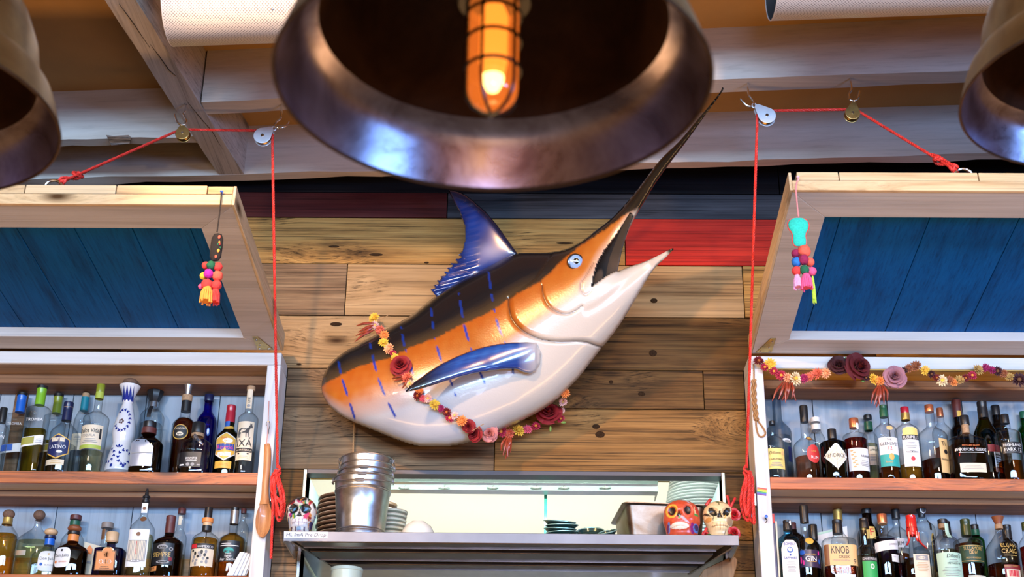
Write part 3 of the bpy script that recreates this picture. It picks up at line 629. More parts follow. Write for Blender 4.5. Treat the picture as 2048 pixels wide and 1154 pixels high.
def bodyR(t, Y):
    s = mpx(1597, 460, Y)
    tq = felt('turquoise_felt', (.02, .52, .40))
    prof = [(0, -30), (8, -29), (12.5, -24), (13.5, -14), (12.5, -6), (14.5, 2), (19.5, 10), (21, 19), (19, 27), (12, 33), (0, 35)]
    o = obj('felt_skull', MB().lathe([(r*s, h*s) for r, h in prof], 24, at(1598, 467, Y), k=.42), tq, t)
    n = len(prof); pts = [at(1598, 467, Y)+Vector((r*s*1.02, 0, h*s)) for r, h in prof]+[at(1598, 467, Y)+Vector((-r*s*1.02, 0, h*s)) for r, h in prof[::-1]]
    obj('seam', MB().tube(smooth(pts, 3), .0016, 5), felt('wool_red', PC['red']), o)
yD2 = YF-.936*math.cos(math.radians(8.1))-.020
charm('pompom charm with turquoise felt skull hanging from the right door corner', yD2, (1596, 358), ('pink', (.8, .5, .55)), (1592, 380, 1597, 434), ('pink_yarn', (.75, .25, .25)),
      [(1591.5, 507, 9, 'maroon', -.004), (1608, 503, 13, 'coral', .002), (1593, 524, 10, 'blue', 0), (1620, 524.5, 9, 'coral', -.002), (1607, 519.6, 10.5, 'maroon', .008), (1593, 542, 9.5, 'red', 0), (1623.5, 543, 9, 'pink', 0), (1609, 540, 9.5, 'green', .006)],
      [(1594, 550, 15, 30, 'lilac', 0), (1625, 552, 7, 60, 'lime', -.002), (1612, 548, 22, 34, 'pink', .006)], bodyR)

# ------------------------------------------------------------------ small things on the cabinet uprights
ys = YF-.012
t = thing('wooden_spoon', 'carved wooden spoon hanging on the upright of the left cabinet', 'spoon', at(534, 890, ys))
s = mpx(530, 980, ys); SPW = wood('olive_wood', ((.24, .09, .03), (.50, .22, .08), (.62, .32, .13)), .4, 'z', 1.6, .35, 0, .1, coat=.3)
hp = [(534, 888), (535, 905), (534, 935), (531, 965), (530, 990), (529, 1010)]
mb = MB(); mb.tube(smooth([at(a, b, ys) for a, b in hp], 4), [r*s for r in [5, 6, 6.5, 7, 7.2, 7.4, 7.5, 7.5, 7.4, 7.3, 7.2, 7, 7, 7, 7, 7.2, 7.5, 8, 9, 10, 11]], 12)
mb.v = [(p[0], ys+(p[1]-ys)*.6, p[2]) for p in mb.v]
obj('handle', mb, SPW, t)
c = at(528, 1040, ys); mb = MB(); rings = []
for i, q in enumerate((0, .35, .65, .85, 1.0)):           # bowl: hollow front
    rings.append([(c.x+15.8*s*q*math.cos(a), ys-.004-.000+.013*(1-q*q)-.004, c.z+36*s*q*math.sin(a)) for a in [2*PI*k/28 for k in range(28)]])
outer = [[(c.x+15.8*s*q*math.cos(a), ys-.004+.015*math.sqrt(max(0, 1-q*q))*.75+.0, c.z+36*s*q*math.sin(a)) for a in [2*PI*k/28 for k in range(28)]] for q in (1.0, .8, .5, 0.02)]
vs = []; fs = []
for rg in rings[1:]+outer[0:]: vs += rg
nr = len(vs)//28
for j in range(nr-1):
    for k in range(28): fs.append((j*28+k, j*28+(k+1) % 28, (j+1)*28+(k+1) % 28, (j+1)*28+k))
vs.append(rings[0][0]); fs += [(len(vs)-1, k, (k+1) % 28) for k in range(28)]
obj('bowl', MB().add(vs, fs), SPW, t)
obj('string', MB().tube(smooth([at(533, 890, ys-.006), at(535, 868, ys), at(536, 850, ys), at(538, 802, YF-.003)], 6), .0014, 5), P('red_white_string', (.70, .30, .25), .8), t)
obj('clip', MB().tube(smooth([at(a, b, ys-.003) for a, b in ((533, 852), (533, 845), (538, 843), (540, 850), (538, 858), (537, 868))], 4), .0012, 5), CHROME, t)
t = thing('twine_loop', 'braided brown twine loop hanging on the upright of the right cabinet', 'twine', at(1508, 729, YF))
TW = P('brown_twine', (.36, .19, .07), .8, noise=.3, nscale=220, bump=.4)
obj('tie', roped(MB(), [at(1507, 728, YF-.005), at(1508, 745, YF-.006), at(1508, 762, YF-.007)], .0028, .018), TW, t)
mb = MB(); br = [at(a, b, YF-.009) for a, b in ((1508, 760), (1508, 790), (1510, 815), (1513, 840))]
for q in range(3):
    pp = smooth(br, 12); mb.tube([p+Vector((.0058*math.sin(2*PI*i/18+q*2*PI/3), .0045*math.sin(4*PI*i/18+q*4*PI/3), 0)) for i, p in enumerate(pp)], .0042, 6)
obj('braid', mb, TW, t)
obj('loop', roped(MB(), smooth([at(a, b, YF-.006) for a, b in ((1512, 836), (1513, 855), (1518, 871), (1526, 873), (1531, 866), (1526, 855), (1517, 843), (1513, 836))], 6), .003, .018), TW, t)
c = [at(a, b, YF-.0008) for a, b in ((1514.6, 974), (1533.9, 977), (1532.6, 992), (1513.8, 989))]
flag = MB(); cols = [(.75, .03, .03), (.85, .30, .02), (.80, .65, .03), (.02, .35, .06), (.02, .10, .50), (.16, .02, .26)]
for i in range(6):
    flag.cm = i; a0, a1 = c[0].lerp(c[3], i/6), c[1].lerp(c[2], i/6); b0, b1 = c[0].lerp(c[3], (i+1)/6), c[1].lerp(c[2], (i+1)/6)
    flag.hexa([b0, b1, b1+Vector((0, .0007, 0)), b0+Vector((0, .0007, 0)), a0, a1, a1+Vector((0, .0007, 0)), a0+Vector((0, .0007, 0))])
tag(obj('flag_sticker', flag, [P('sticker_stripe_%d' % i, q, .4) for i, q in enumerate(cols)], origin=c[0], smooth=False), 'small rainbow striped flag sticker on the right cabinet upright', 'sticker')
p = at(1531, 1036, YF)
t = thing('push_pin', 'blue push pin in the right cabinet upright below the flag sticker', 'pin', p)
obj('head', MB().lathe([(.0035, -.004), (.0028, -.010), (.005, -.015), (.0055, -.019), (0, -.020)], 12, p, axis='y'), P('blue_plastic', (.01, .10, .55), .3), t)
obj('thread', MB().tube(smooth([p+Vector((-.002, -.006, -.002)), p+Vector((.003, -.008, -.011)), p+Vector((-.001, -.004, -.016))], 4), .0018, 5), P('black_thread', (.02, .015, .015), .8), t)
# ------------------------------------------------------------------ the mounted marlin
AX = np.array([805., -601.])/math.hypot(805, 601); PERP = np.array([-AX[1], AX[0]])*-1   # along the body / towards the back (up)
O0 = np.array([642., 775.])
def st(px, py): d = np.stack([np.asarray(px, float)-O0[0], np.asarray(py, float)-O0[1]], -1); return d@AX, d@PERP
def axisY(s):   # depth of the body's mid-plane: parallel to the wall, the head turning out into the room
    s = np.asarray(s, float); q = np.clip((s-300)/704, 0, None); return -.125-.735*q**1.6
def at_np(px, py, Y):
    px = np.asarray(px, float); py = np.asarray(py, float); r = np.array(cR); u = np.array(cU); f = np.array(cF); c = np.array(CAM)
    d = ((px-1024)/FPX)[..., None]*r-((py-577)/FPX)[..., None]*u+f
    return c+d*((np.asarray(Y)-c[1])/d[..., 1])[..., None]
def inside(poly, X, Y):
    r = np.zeros(X.shape, bool); n = len(poly)
    for i in range(n):
        x0, y0 = poly[i]; x1, y1 = poly[(i+1) % n]
        if y0 == y1: continue
        c = ((y0 > Y) != (y1 > Y)) & (X < (x1-x0)*(Y-y0)/(y1-y0)+x0); r ^= c
    return r
def seg_dist(P_, poly, closed=False):
    """distance of points to a polyline and the nearest points"""
    best = np.full(len(P_), 1e9); near = P_.copy(); n = len(poly)
    for i in range(n if closed else n-1):
        a = np.array(poly[i], float); b = np.array(poly[(i+1) % n], float); ab = b-a; L2 = ab@ab
        if L2 < 1e-9: continue
        t = np.clip(((P_-a)@ab)/L2, 0, 1); q = a+t[:, None]*ab; d = np.hypot(*(P_-q).T); m = d < best
        best[m] = d[m]; near[m] = q[m]
    return best, near
def spline2(pts, n=4):
    return [(v.x, v.y) for v in smooth([Vector((a, b, 0)) for a, b in pts], n)]
def poisson(mask_fn, x0, y0, nx, ny, h, levels=4):
    """solve lap(u) = -1 inside the outline, coarse to fine"""
    u = None
    for l in range(levels-1, -1, -1):
        H = h*2**l; mx, my = int(math.ceil((nx-1)*h/H))+1, int(math.ceil((ny-1)*h/H))+1
        X, Y = np.meshgrid(x0+np.arange(mx)*H, y0+np.arange(my)*H); M = mask_fn(X, Y); M[0] = M[-1] = False; M[:, 0] = M[:, -1] = False
        if u is None: U = np.zeros(X.shape)
        else:
            iy = np.clip(np.arange(my)*H/(2*H), 0, u.shape[0]-1.001); ix = np.clip(np.arange(mx)*H/(2*H), 0, u.shape[1]-1.001)
            a, b = iy.astype(int), ix.astype(int); fy, fx = (iy-a)[:, None], (ix-b)[None]
            U = (u[a][:, b]*(1-fx)+u[a][:, b+1]*fx)*(1-fy)+(u[a+1][:, b]*(1-fx)+u[a+1][:, b+1]*fx)*fy
        U[~M] = 0
        for _ in range(900 if l == levels-1 else 260):
            V = U.copy(); V[1:-1, 1:-1] = .25*(U[:-2, 1:-1]+U[2:, 1:-1]+U[1:-1, :-2]+U[1:-1, 2:]+H*H); V[~M] = 0; U = V
        u = U
    return X, Y, M, u
def inflate(outline, h, fn, levels=4):
    """closed pixel outline -> vertices (px,py,u) and quads; border vertices are snapped on to the outline"""
    o = np.array(outline, float); x0, y0 = o.min(0)-3*h; x1, y1 = o.max(0)+3*h
    f = 2**(levels-1); nx = (int((x1-x0)/h/f)+2)*f+1; ny = (int((y1-y0)/h/f)+2)*f+1
    X, Y, M, u = poisson(lambda a, b: inside(outline, a, b), x0, y0, nx, ny, h, levels)
    X, Y, M, u = X[:ny, :nx], Y[:ny, :nx], M[:ny, :nx], u[:ny, :nx]
    ny, nx = X.shape; cells = M[:-1, :-1].astype(int)+M[1:, :-1]+M[:-1, 1:]+M[1:, 1:]
    keep = cells >= 2; idx = -np.ones(X.shape, int); use = np.zeros(X.shape, bool)
    for a, b in ((0, 0), (1, 0), (0, 1), (1, 1)): use[a:ny-1+a, b:nx-1+b] |= keep
    Pt = np.stack([X[use], Y[use]], -1); idx[use] = np.arange(len(Pt)); uu = u[use].copy()
    jj, ii = np.nonzero(keep); F = np.stack([idx[jj, ii], idx[jj, ii+1], idx[jj+1, ii+1], idx[jj+1, ii]], -1)
    # border vertices
    e = np.concatenate([F[:, [0, 1]], F[:, [1, 2]], F[:, [2, 3]], F[:, [3, 0]]]); key = np.sort(e, 1); code = key[:, 0]*len(Pt)+key[:, 1]
    val, inv, cnt = np.unique(code, return_inverse=True, return_counts=True); be = e[cnt[inv] == 1]; bv = np.unique(be)
    d, near = seg_dist(Pt[bv], outline, True); Pt[bv] = near; uu[bv] = 0
    out = np.zeros(len(Pt), bool); out[bv] = True
    return Pt, uu, F, be, out
dorsal = [(642, 775), (646, 754), (654, 736), (667, 720), (688, 704), (713, 690), (774, 657), (821, 631), (868, 594), (919, 561), (976, 533), (1005, 518), (1030, 507), (1060, 505), (1090, 505), (1128, 499), (1160, 484), (1192, 461), (1224, 436), (1256, 402), (1288, 362), (1320, 320), (1359, 282), (1397, 237), (1436, 190), (1445, 174)]
billlow = [(1448, 177), (1440, 190), (1410, 231), (1378, 276), (1340, 326), (1312, 365), (1292, 398), (1274, 428), (1258, 460), (1243, 503), (1234, 543)]
jawup = [(1256, 534), (1284, 525), (1308, 515), (1330, 504), (1346, 495.5)]
jawlow = [(1348, 498), (1330, 516), (1308, 538), (1292, 562), (1276, 590), (1260, 617), (1243, 644), (1226, 668), (1206, 692)]
belly = [(1179, 727), (1160, 751), (1137, 775), (1110, 800), (1080, 820), (1050, 836), (1023, 848), (980, 868), (937, 882), (910, 888), (880, 891), (834, 889), (789, 876), (737, 855), (709, 844), (680, 829), (657, 809), (645, 790)]
OUT = spline2(dorsal, 4)+spline2(billlow, 4)+spline2(jawup, 4)+spline2(jawlow, 4)+spline2(belly, 4)
Pt, U, F, BE, BORD = inflate(OUT, 2.5, None)
px, py = Pt[:, 0], Pt[:, 1]; S, T = st(px, py)
NZ = np.random.RandomState(4)
def wob(x, y, seed, sc):
    r = np.random.RandomState(seed); v = 0
    for k in range(6):
        a = r.uniform(0, 2*PI); f = r.uniform(.5, 1.6)/sc; v = v+np.sin((x*math.cos(a)+y*math.sin(a))*f*2*PI+r.uniform(0, 9))/6
    return v
SM = .00168
Hh = np.sqrt(np.maximum(U, 0))*SM
big = np.clip(Hh/.13, 0, 1); Hf = Hh*.92
def groove(line, wid):
    d, _ = seg_dist(Pt, spline2(line, 4)); return np.exp(-(d/wid)**2), d
GILL = [(1018, 597), (1018, 615), (1025, 640), (1045, 661), (1075, 676), (1110, 683), (1165, 683), (1190, 690), (1204, 694)]
PRE = [(1084, 570), (1088, 595), (1103, 617), (1130, 628), (1150, 622), (1164, 612)]
MAX = [(1188, 525), (1174, 548), (1163, 566), (1163, 580), (1170, 590), (1180, 584), (1188, 574)]
g1, d1 = groove(GILL, 3.2); g2, d2 = groove(PRE, 2.4); g3, d3 = groove(MAX, 1.8)
g4, d4 = groove([(1176, 622), (1195, 612), (1225, 590), (1262, 556), (1300, 530)], 7)
head = inside([(1018, 597)]+GILL+[(1240, 650), (1350, 495), (1448, 170), (1256, 395), (1110, 500), (1070, 560)], px, py)
pre = inside(PRE+[(1185, 590), (1250, 440), (1150, 490)], px, py)
Hf = Hf+np.where(head, .0055*np.clip(d1/9, 0, 1), 0)*np.clip(Hh/.03, 0, 1)-g1*.006-g2*.003-g3*.002-g4*.004
MOUTH = [(1184, 572), (1186, 556), (1194, 528), (1208, 503), (1230, 474), (1262, 424), (1268, 432), (1253, 470), (1243, 503), (1234, 542), (1218, 550)]
mo = inside(MOUTH, px, py); dm, _ = seg_dist(Pt, MOUTH, True)
Hf = np.where(mo, np.minimum(Hf, .004+.02*np.clip(1-dm/4, 0, 1)), Hf)
ey = np.hypot(px-1151.5, py-523.5); Hf = Hf-.008*np.exp(-(ey/13)**4)
Hf = np.maximum(Hf, -.02)
Yc = axisY(S)
front = at_np(px, py, Yc-Hf)
Hb = np.minimum(Hh*.75, np.maximum(.0, -Yc-.012)); back = at_np(px, py, Yc); back[:, 1] += Hb
# pigments
def mixc(a, b, t): t = np.clip(t, 0, 1)[:, None]; return a*(1-t)+b*t
BLACKP = np.array([.008, .008, .010]); ORG = np.array([.34, .080, .007]); ORG2 = np.array([.40, .135, .020]); WHT = np.array([.52, .48, .42]); WHT2 = np.array([.38, .40, .44]); BLU = np.array([.005, .035, .30])
bl = [(642, 773), (667, 758), (714, 734), (779, 716), (817, 696), (873, 676), (929, 647), (976, 626), (1019, 597), (1083, 562), (1128, 517), (1160, 492), (1205, 462), (1250, 431), (1266, 420)]
bs, bt = st(*np.array(bl, float).T)
tb = np.interp(S, bs, bt); wv = wob(px, py, 1, 16)*2.2+wob(px, py, 2, 6)*1.3
ow = [(642, 800), (700, 822), (770, 795), (830, 768), (890, 745), (950, 722), (1010, 700), (1050, 670), (1090, 640), (1135, 600), (1170, 562), (1205, 505), (1262, 424)]
os_, ot = st(*np.array(ow, float).T); to = np.interp(S, os_, ot)
fw = np.interp(S, [0, 150, 380, 450, 620, 720], [55, 45, 26, 34, 22, 10])
v = (T-to)/fw+wob(px, py, 5, 60)*.25
col = mixc(mixc(WHT2[None].repeat(len(px), 0), WHT[None].repeat(len(px), 0), np.interp(S, [120, 330], [0, 1])), ORG2[None].repeat(len(px), 0), v*.8+.5)
col = mixc(col, ORG[None].repeat(len(px), 0), (T-to)/70-.15+wob(px, py, 7, 25)*.35)
# silvery tail underside
col = mixc(col, np.array([.58, .63, .72])[None].repeat(len(px), 0), np.clip((to-T-60)/70, 0, 1)*np.interp(S, [60, 260], [.75, 0]))
for ln, w0 in [([(677, 724), (685, 760), (698, 800), (711, 842)], 3), ([(740, 688), (748, 725), (765, 780), (790, 832)], 3), ([(802, 655), (810, 695), (822, 735), (836, 785)], 3), ([(862, 618), (868, 670), (884, 726), (900, 760), (911, 790)], 3), ([(918, 588), (926, 640), (943, 702), (959, 742), (969, 765)], 3), ([(976, 538), (985, 600), (996, 650), (1010, 686), (1027, 746)], 3)]:
    L_ = spline2(ln, 6); d, near = seg_dist(Pt, L_); yy = near[:, 1]; seg = .5+.5*np.sin(yy*2*PI/47+ln[0][0])
    wd = w0*np.clip(seg*2.2, 0, 1); m = np.clip((wd-d)/1.2, 0, 1)*(seg > .12)
    col = mixc(col, BLU[None].repeat(len(px), 0), m*.95)
blk = np.clip((T-tb-wv)/2.5+.5, 0, 1)
sheen = np.exp(-((T-tb-38)/22)**2)*np.interp(S, [150, 260, 420, 470], [0, .5, .5, 0])
BK = mixc(BLACKP[None].repeat(len(px), 0), np.array([.10, .062, .022])[None].repeat(len(px), 0), np.clip(1-(T-tb)/26, 0, 1)*.55*np.interp(S, [430, 500], [1, .3]))
keepb = np.zeros(len(px))
for ln in ([(677, 724), (681, 745)], [(740, 688), (748, 725)], [(802, 655), (808, 690)], [(862, 618), (866, 655)], [(918, 588), (926, 640)], [(976, 538), (985, 600)]):
    d, near = seg_dist(Pt, spline2(ln, 4)); keepb = np.maximum(keepb, np.clip((2.8-d)/1.2, 0, 1)*(.5+.5*np.sin(near[:, 1]*2*PI/47+ln[0][0]) > .12))
BK = mixc(BK, np.array([.004, .03, .24])[None].repeat(len(px), 0), keepb*.85)
upper = ~inside([(1234, 543), (1350, 500), (1360, 480), (1360, 700), (1100, 900), (900, 900), (640, 900), (640, 800)], px, py)
col = mixc(col, BK, blk*((T > tb-6) & (S < 745)))
billm = np.clip((S-700+wob(px, py, 3, 20)*10)/22, 0, 1)*((py < 500-(px-1234)*.9) | (py < 440)); col = mixc(col, np.array([.010, .008, .006])[None].repeat(len(px), 0), billm)
tip = np.clip((np.hypot(px-1348, py-496)*-1+20)/8, 0, 1); col = mixc(col, np.array([.02, .02, .015])[None].repeat(len(px), 0), tip)
col = mixc(col, np.array([.028, .018, .011])[None].repeat(len(px), 0), np.clip(dm/2, 0, 1)*mo)
tg = np.hypot((px-1200)/9, (py-555)/19); col = mixc(col, np.array([.13, .075, .045])[None].repeat(len(px), 0), np.clip(1.3-tg, 0, 1)*mo)
for g, k in ((g1, .95), (g2, .85), (g3, .6)): col = mixc(col, np.array([.03, .015, .010])[None].repeat(len(px), 0), g**3*k)
vs = np.concatenate([front, back]); n = len(Pt)
remap = np.arange(2*n); remap[n:][BORD] = np.nonzero(BORD)[0]
Fb = remap[F[:, ::-1]+n]
origin = Vector(front[np.argmax(Hf)]); origin.y = 0.0
mar = MB(); mar.v = [tuple(p) for p in vs]; mar.f = [tuple(f) for f in F]+[tuple(f) for f in Fb]
# drop unused duplicate border vertices
used = np.zeros(2*n, bool); used[F.ravel()] = True; used[Fb.ravel()] = True; new = np.cumsum(used)-1
mar.v = [tuple(p) for p in vs[used]]; mar.f = [tuple(int(new[i]) for i in f) for f in mar.f]
FISHM = vcol('painted_fish_skin', .24, .4, .10, 160)
fish = obj('mounted_marlin', mar, FISHM, origin=origin, ang=75)
tag(fish, 'mounted blue and orange marlin with open mouth and long black bill', 'fish')
set_pigment(fish, np.concatenate([col, col])[used])
def fishY(x, y):
    """front surface of the fish under a photo pixel (nearest vertex)"""
    d = np.hypot(px-x, py-y); i = int(np.argmin(d)); return float(Yc[i]-Hf[i]), float(d[i])
# eye
ec = Vector(at_np(1151.5, 523.5, fishY(1151, 537)[0]-.000)); es = SM*.97
fwd = Vector((.10, -.97, -.22)).normalized(); q = fwd.to_track_quat('Z', 'Y').to_matrix()
def disc(c, r, prof, seg=32): return MB().add([c+q@Vector((r*a*math.cos(2*PI*k/seg), r*a*math.sin(2*PI*k/seg), r*h)) for a, h in prof for k in range(seg)], [(j*seg+k, j*seg+(k+1) % seg, (j+1)*seg+(k+1) % seg, (j+1)*seg+k) for j in range(len(prof)-1) for k in range(seg)]+[tuple((len(prof)-1)*seg+k for k in range(seg))])
eye = obj('eye', disc(ec, 17.5*es, [(1.05, -.55), (1.04, -.05), (.98, .10), (.84, .14)]), P('eye_rim', (.02, .012, .01), .2, coat=.8), fish)
obj('iris', disc(ec+fwd*.0012, 14.4*es, [(1.0, .05), (.97, .17), (.85, .25), (.6, .34), (.42, .38)]), P('pale_blue_iris', (.22, .36, .60), .25, coat=.4), eye)
obj('pupil', disc(ec+fwd*.0012+q@Vector((0, 0, .0005)), 6.6*es, [(1.12, .62), (1.06, .845), (1.0, .87)]), P('pupil_ring', (.55, .62, .66), .15, coat=1), eye)
obj('pupil', disc(ec+fwd*.0016, 6.3*es, [(1.0, .9), (.98, 1.07), (.6, 1.13)]), P('black_pupil', (.004, .004, .004), .08, coat=1), eye)
# fins
def fin(name, outline, h, mid, thick, colf, rib=None, rough=.16, coat=.9):
    p, u, f, be, bo = inflate(outline, h, None, 3); H = np.sqrt(np.maximum(u, 0)); H = H/max(H.max(), 1e-6); H = np.sqrt(H)*thick
    if rib is not None: H = H+rib(p)*(H > thick*.2)
    y = mid(p); fr = at_np(p[:, 0], p[:, 1], y-H); bk_ = at_np(p[:, 0], p[:, 1], y); bk_[:, 1] += np.maximum(H*.7, 0)*(~bo)
    m = len(p); V = np.concatenate([fr, bk_]); rm = np.arange(2*m); rm[m:][bo] = np.nonzero(bo)[0]; fb = rm[f[:, ::-1]+m]
    us = np.zeros(2*m, bool); us[f.ravel()] = True; us[fb.ravel()] = True; nw = np.cumsum(us)-1
    b = MB(); b.v = [tuple(a) for a in V[us]]; b.f = [tuple(int(nw[i]) for i in a) for a in np.concatenate([f, fb])]
    o = obj(name, b, vcol(name+'_paint', rough, coat), fish, ang=80); c = colf(p); set_pigment(o, np.concatenate([c, c])[us]); return o
ML = [(1183, 574), (1184.5, 556), (1193, 527), (1207, 502), (1229, 472.5), (1260, 425), (1266, 431), (1254, 466), (1243.5, 503), (1235.5, 542), (1218, 551)]
def mcol(p):
    x, y = p.T; c = np.array([.014, .009, .006])[None].repeat(len(p), 0); c = mixc(c, np.array([.05, .032, .022])[None].repeat(len(p), 0), np.clip((x-1212)/14, 0, 1)*np.clip((y-505)/25, 0, 1)*.8)
    t = np.hypot((x-1197-(555-y)*.25)/9, (y-556)/19); c = mixc(c, np.array([.006, .004, .003])[None].repeat(len(p), 0), np.clip(1.5-t, 0, 1)*3); return mixc(c, np.array([.12, .065, .035])[None].repeat(len(p), 0), np.clip(1.05-t, 0, 1)*3)
fin('mouth_lining', ML, 2.0, lambda p: axisY(st(*p.T)[0])-.026, .003, mcol, rough=.55, coat=0)
ser = []
for i in range(9):
    t = i/8; x, y = 922-(922-864)*t**.9, 512+(580-512)*t; ser += [(x-5, y-2), (x+1.5, y+4.5)]
DF = [(896, 380), (915, 383), (930, 389), (947, 402), (972, 424), (994, 450), (1018, 483), (1036, 508), (1020, 520), (985, 535), (940, 558), (900, 582), (872, 592)]+ser[::-1][1:]+[(925, 500), (930, 478), (929, 452), (920, 426), (908, 404)]
lead = spline2([(896, 380), (947, 402), (994, 450), (1036, 508)], 6)
def dcol(p):
    x, y = p.T; d, _ = seg_dist(p, lead); c = np.array([.004, .018, .12])[None].repeat(len(p), 0)
    c = mixc(c, np.array([.012, .06, .32])[None].repeat(len(p), 0), np.clip(wob(x, y, 9, 40)*.6+.35, 0, 1)*.7)
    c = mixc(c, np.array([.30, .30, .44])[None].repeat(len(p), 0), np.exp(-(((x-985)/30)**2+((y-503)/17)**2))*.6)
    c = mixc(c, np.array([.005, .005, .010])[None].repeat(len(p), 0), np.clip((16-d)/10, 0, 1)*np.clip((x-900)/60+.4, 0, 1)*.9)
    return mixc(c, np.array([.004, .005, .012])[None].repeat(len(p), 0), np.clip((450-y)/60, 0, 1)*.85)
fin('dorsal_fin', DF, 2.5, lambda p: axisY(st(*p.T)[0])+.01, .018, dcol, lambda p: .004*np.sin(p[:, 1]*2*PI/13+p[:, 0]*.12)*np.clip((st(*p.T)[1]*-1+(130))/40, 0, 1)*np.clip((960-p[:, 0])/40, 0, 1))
PF = [(809, 784), (820, 772), (832, 762), (855, 745), (880, 729), (908, 715), (937, 703), (965, 694), (994, 688), (1023, 685), (1050, 684), (1074, 686), (1082, 705), (1080, 728), (1072, 742), (1060, 747.5), (1046, 744), (1032, 737), (1012, 737), (994, 739.5), (965, 743), (937, 749), (908, 757), (880, 766), (858, 773), (840, 778), (824, 782)]
pup = spline2(PF[:12], 3)
def pmid(p): t = np.clip((1078-p[:, 0])/265, 0, 1); y0 = np.array([fishY(a, b)[0] for a, b in p]); return np.minimum(y0-.002, -.255-.0*t)*(1-t)+(-.365)*t-.012*np.sin(PI*np.clip(t, 0, 1))-.004*(t > .02)
def pcol(p):
    x, y = p.T; d, _ = seg_dist(p, pup); t = np.clip((1078-x)/265, 0, 1)
    c = np.array([.005, .03, .19])[None].repeat(len(p), 0); c = mixc(c, np.array([.05, .22, .60])[None].repeat(len(p), 0), np.exp(-((d-14)/10)**2)*(.45+.5*wob(x*.4, y*2.2, 11, 9))*(1-t))
    c = mixc(c, np.array([.006, .008, .014])[None].repeat(len(p), 0), np.clip((t-.62)/.25, 0, 1)); c = mixc(c, np.array([.006, .008, .02])[None].repeat(len(p), 0), np.clip((3.5-d)/3, 0, 1))
    return mixc(c, np.array([.50, .47, .43])[None].repeat(len(p), 0), np.clip((x-1035)/45, 0, 1))
fin('pectoral_fin', PF, 2.5, pmid, .015, pcol)
TWN = P('tan_twine', (.42, .24, .10), .8, noise=.3, nscale=250)
p0 = at(709, 838, -.03)
tag(obj('hanging_twine', roped(MB(), [at(709, 835, -.02), at(707, 880, -.02), at(706, 930, -.02)], .0028, .016), TWN, origin=p0), 'length of tan twine hanging down from under the fish tail', 'twine')

# ------------------------------------------------------------------ dried flower garlands
def strawflower(name, n=(13, 11, 8), seed=1):
    rr = random.Random(seed); mb = MB()
    for ring, k in enumerate(n):
        r0, r1, tilt = [(.30, 1.0, .12), (.25, .82, .38), (.18, .58, .75)][ring]; off = rr.uniform(0, 6)
        for i in range(k):
            a = off+2*PI*i/k+rr.uniform(-.07, .07); w_ = PI/k*1.15; L1 = r1*rr.uniform(.9, 1.08)
            def pt(rad, ang, h): return (rad*math.cos(ang), -h, rad*math.sin(ang))
            tl = tilt+rr.uniform(-.06, .06)
            mb.add([pt(r0, a-w_*.6, .05+.07*ring), pt(r0, a+w_*.6, .05+.07*ring), pt(L1*.72, a+w_*.8, .10+.09*ring+tl*L1*.6), pt(L1, a, .03+.09*ring+tl*L1), pt(L1*.72, a-w_*.8, .10+.09*ring+tl*L1*.6)], [(0, 1, 2, 3, 4)])
    mb.lathe([(.34, -.02), (.30, .0)], 10, (0, 0, 0), axis='y')
    return mb
def centre_bm():
    mb = MB(); mb.lathe([(.30, -.12), (.29, -.24), (.22, -.34), (.10, -.38), (0, -.39)], 12, axis='y'); return mb
def rose_bm(seed=1):
    rr = random.Random(seed); mb = MB()
    for ring, (k, r, h, open_) in enumerate([(6, .62, .25, .55), (5, .52, .42, .40), (5, .40, .55, .24), (4, .27, .64, .10), (3, .15, .70, .02)]):
        off = rr.uniform(0, 6)
        for i in range(k):
            a0 = off+2*PI*i/k+rr.uniform(-.15, .15); w_ = 2*PI/k*rr.uniform(.62, .80); vs = []; nu, nv = 6, 4; jr, jh = rr.uniform(.90, 1.16), rr.uniform(-.10, .10)
            for v in range(nv+1):
                for u in range(nu+1):
                    q = u/nu*2-1; t = v/nv; wid = w_*(.55+.45*math.sin(PI*min(1, .25+.75*t)*.62))
                    rad = (r*(.35+.65*t)+open_*t**3*.7)*jr-.10*q*q*t; top = (h+jh)*t+.14*t*(1-q*q)-open_*.38*t**4
                    aa = a0+q*wid; vs.append((rad*math.cos(aa), -top-.02*ring, rad*math.sin(aa)))
            mb.add(vs, [(v*(nu+1)+u, v*(nu+1)+u+1, (v+1)*(nu+1)+u+1, (v+1)*(nu+1)+u) for v in range(nv) for u in range(nu)])
    mb.ball((0, -.35, 0), .18, 10, 8); return mb
def petal_mat(n, c): return P('petals_'+n, c, .75, noise=.22, nscale=120)
FC = {'yellow': (.85, .52, .05), 'cream': (.80, .62, .36), 'peach': (.85, .38, .18), 'orange': (.80, .24, .05), 'coral': (.78, .15, .08), 'pink': (.72, .10, .16), 'whitepink': (.85, .50, .44), 'crimson': (.42, .012, .05), 'darkred': (.16, .006, .010), 'black': (.045, .006, .010), 'brown': (.34, .10, .035), 'olive': (.52, .30, .08), 'magenta': (.36, .015, .10), 'rosered': (.26, .006, .010), 'rosedark': (.045, .002, .004), 'rosewine': (.10, .003, .006), 'mauve': (.36, .16, .20), 'dusty': (.62, .22, .20)}
CC = {'yellow': (.75, .40, .03), 'cream': (.80, .50, .05), 'whitepink': (.75, .45, .12), 'crimson': (.75, .30, .04), 'darkred': (.45, .12, .02), 'black': (.20, .07, .02)}
_fm = {}
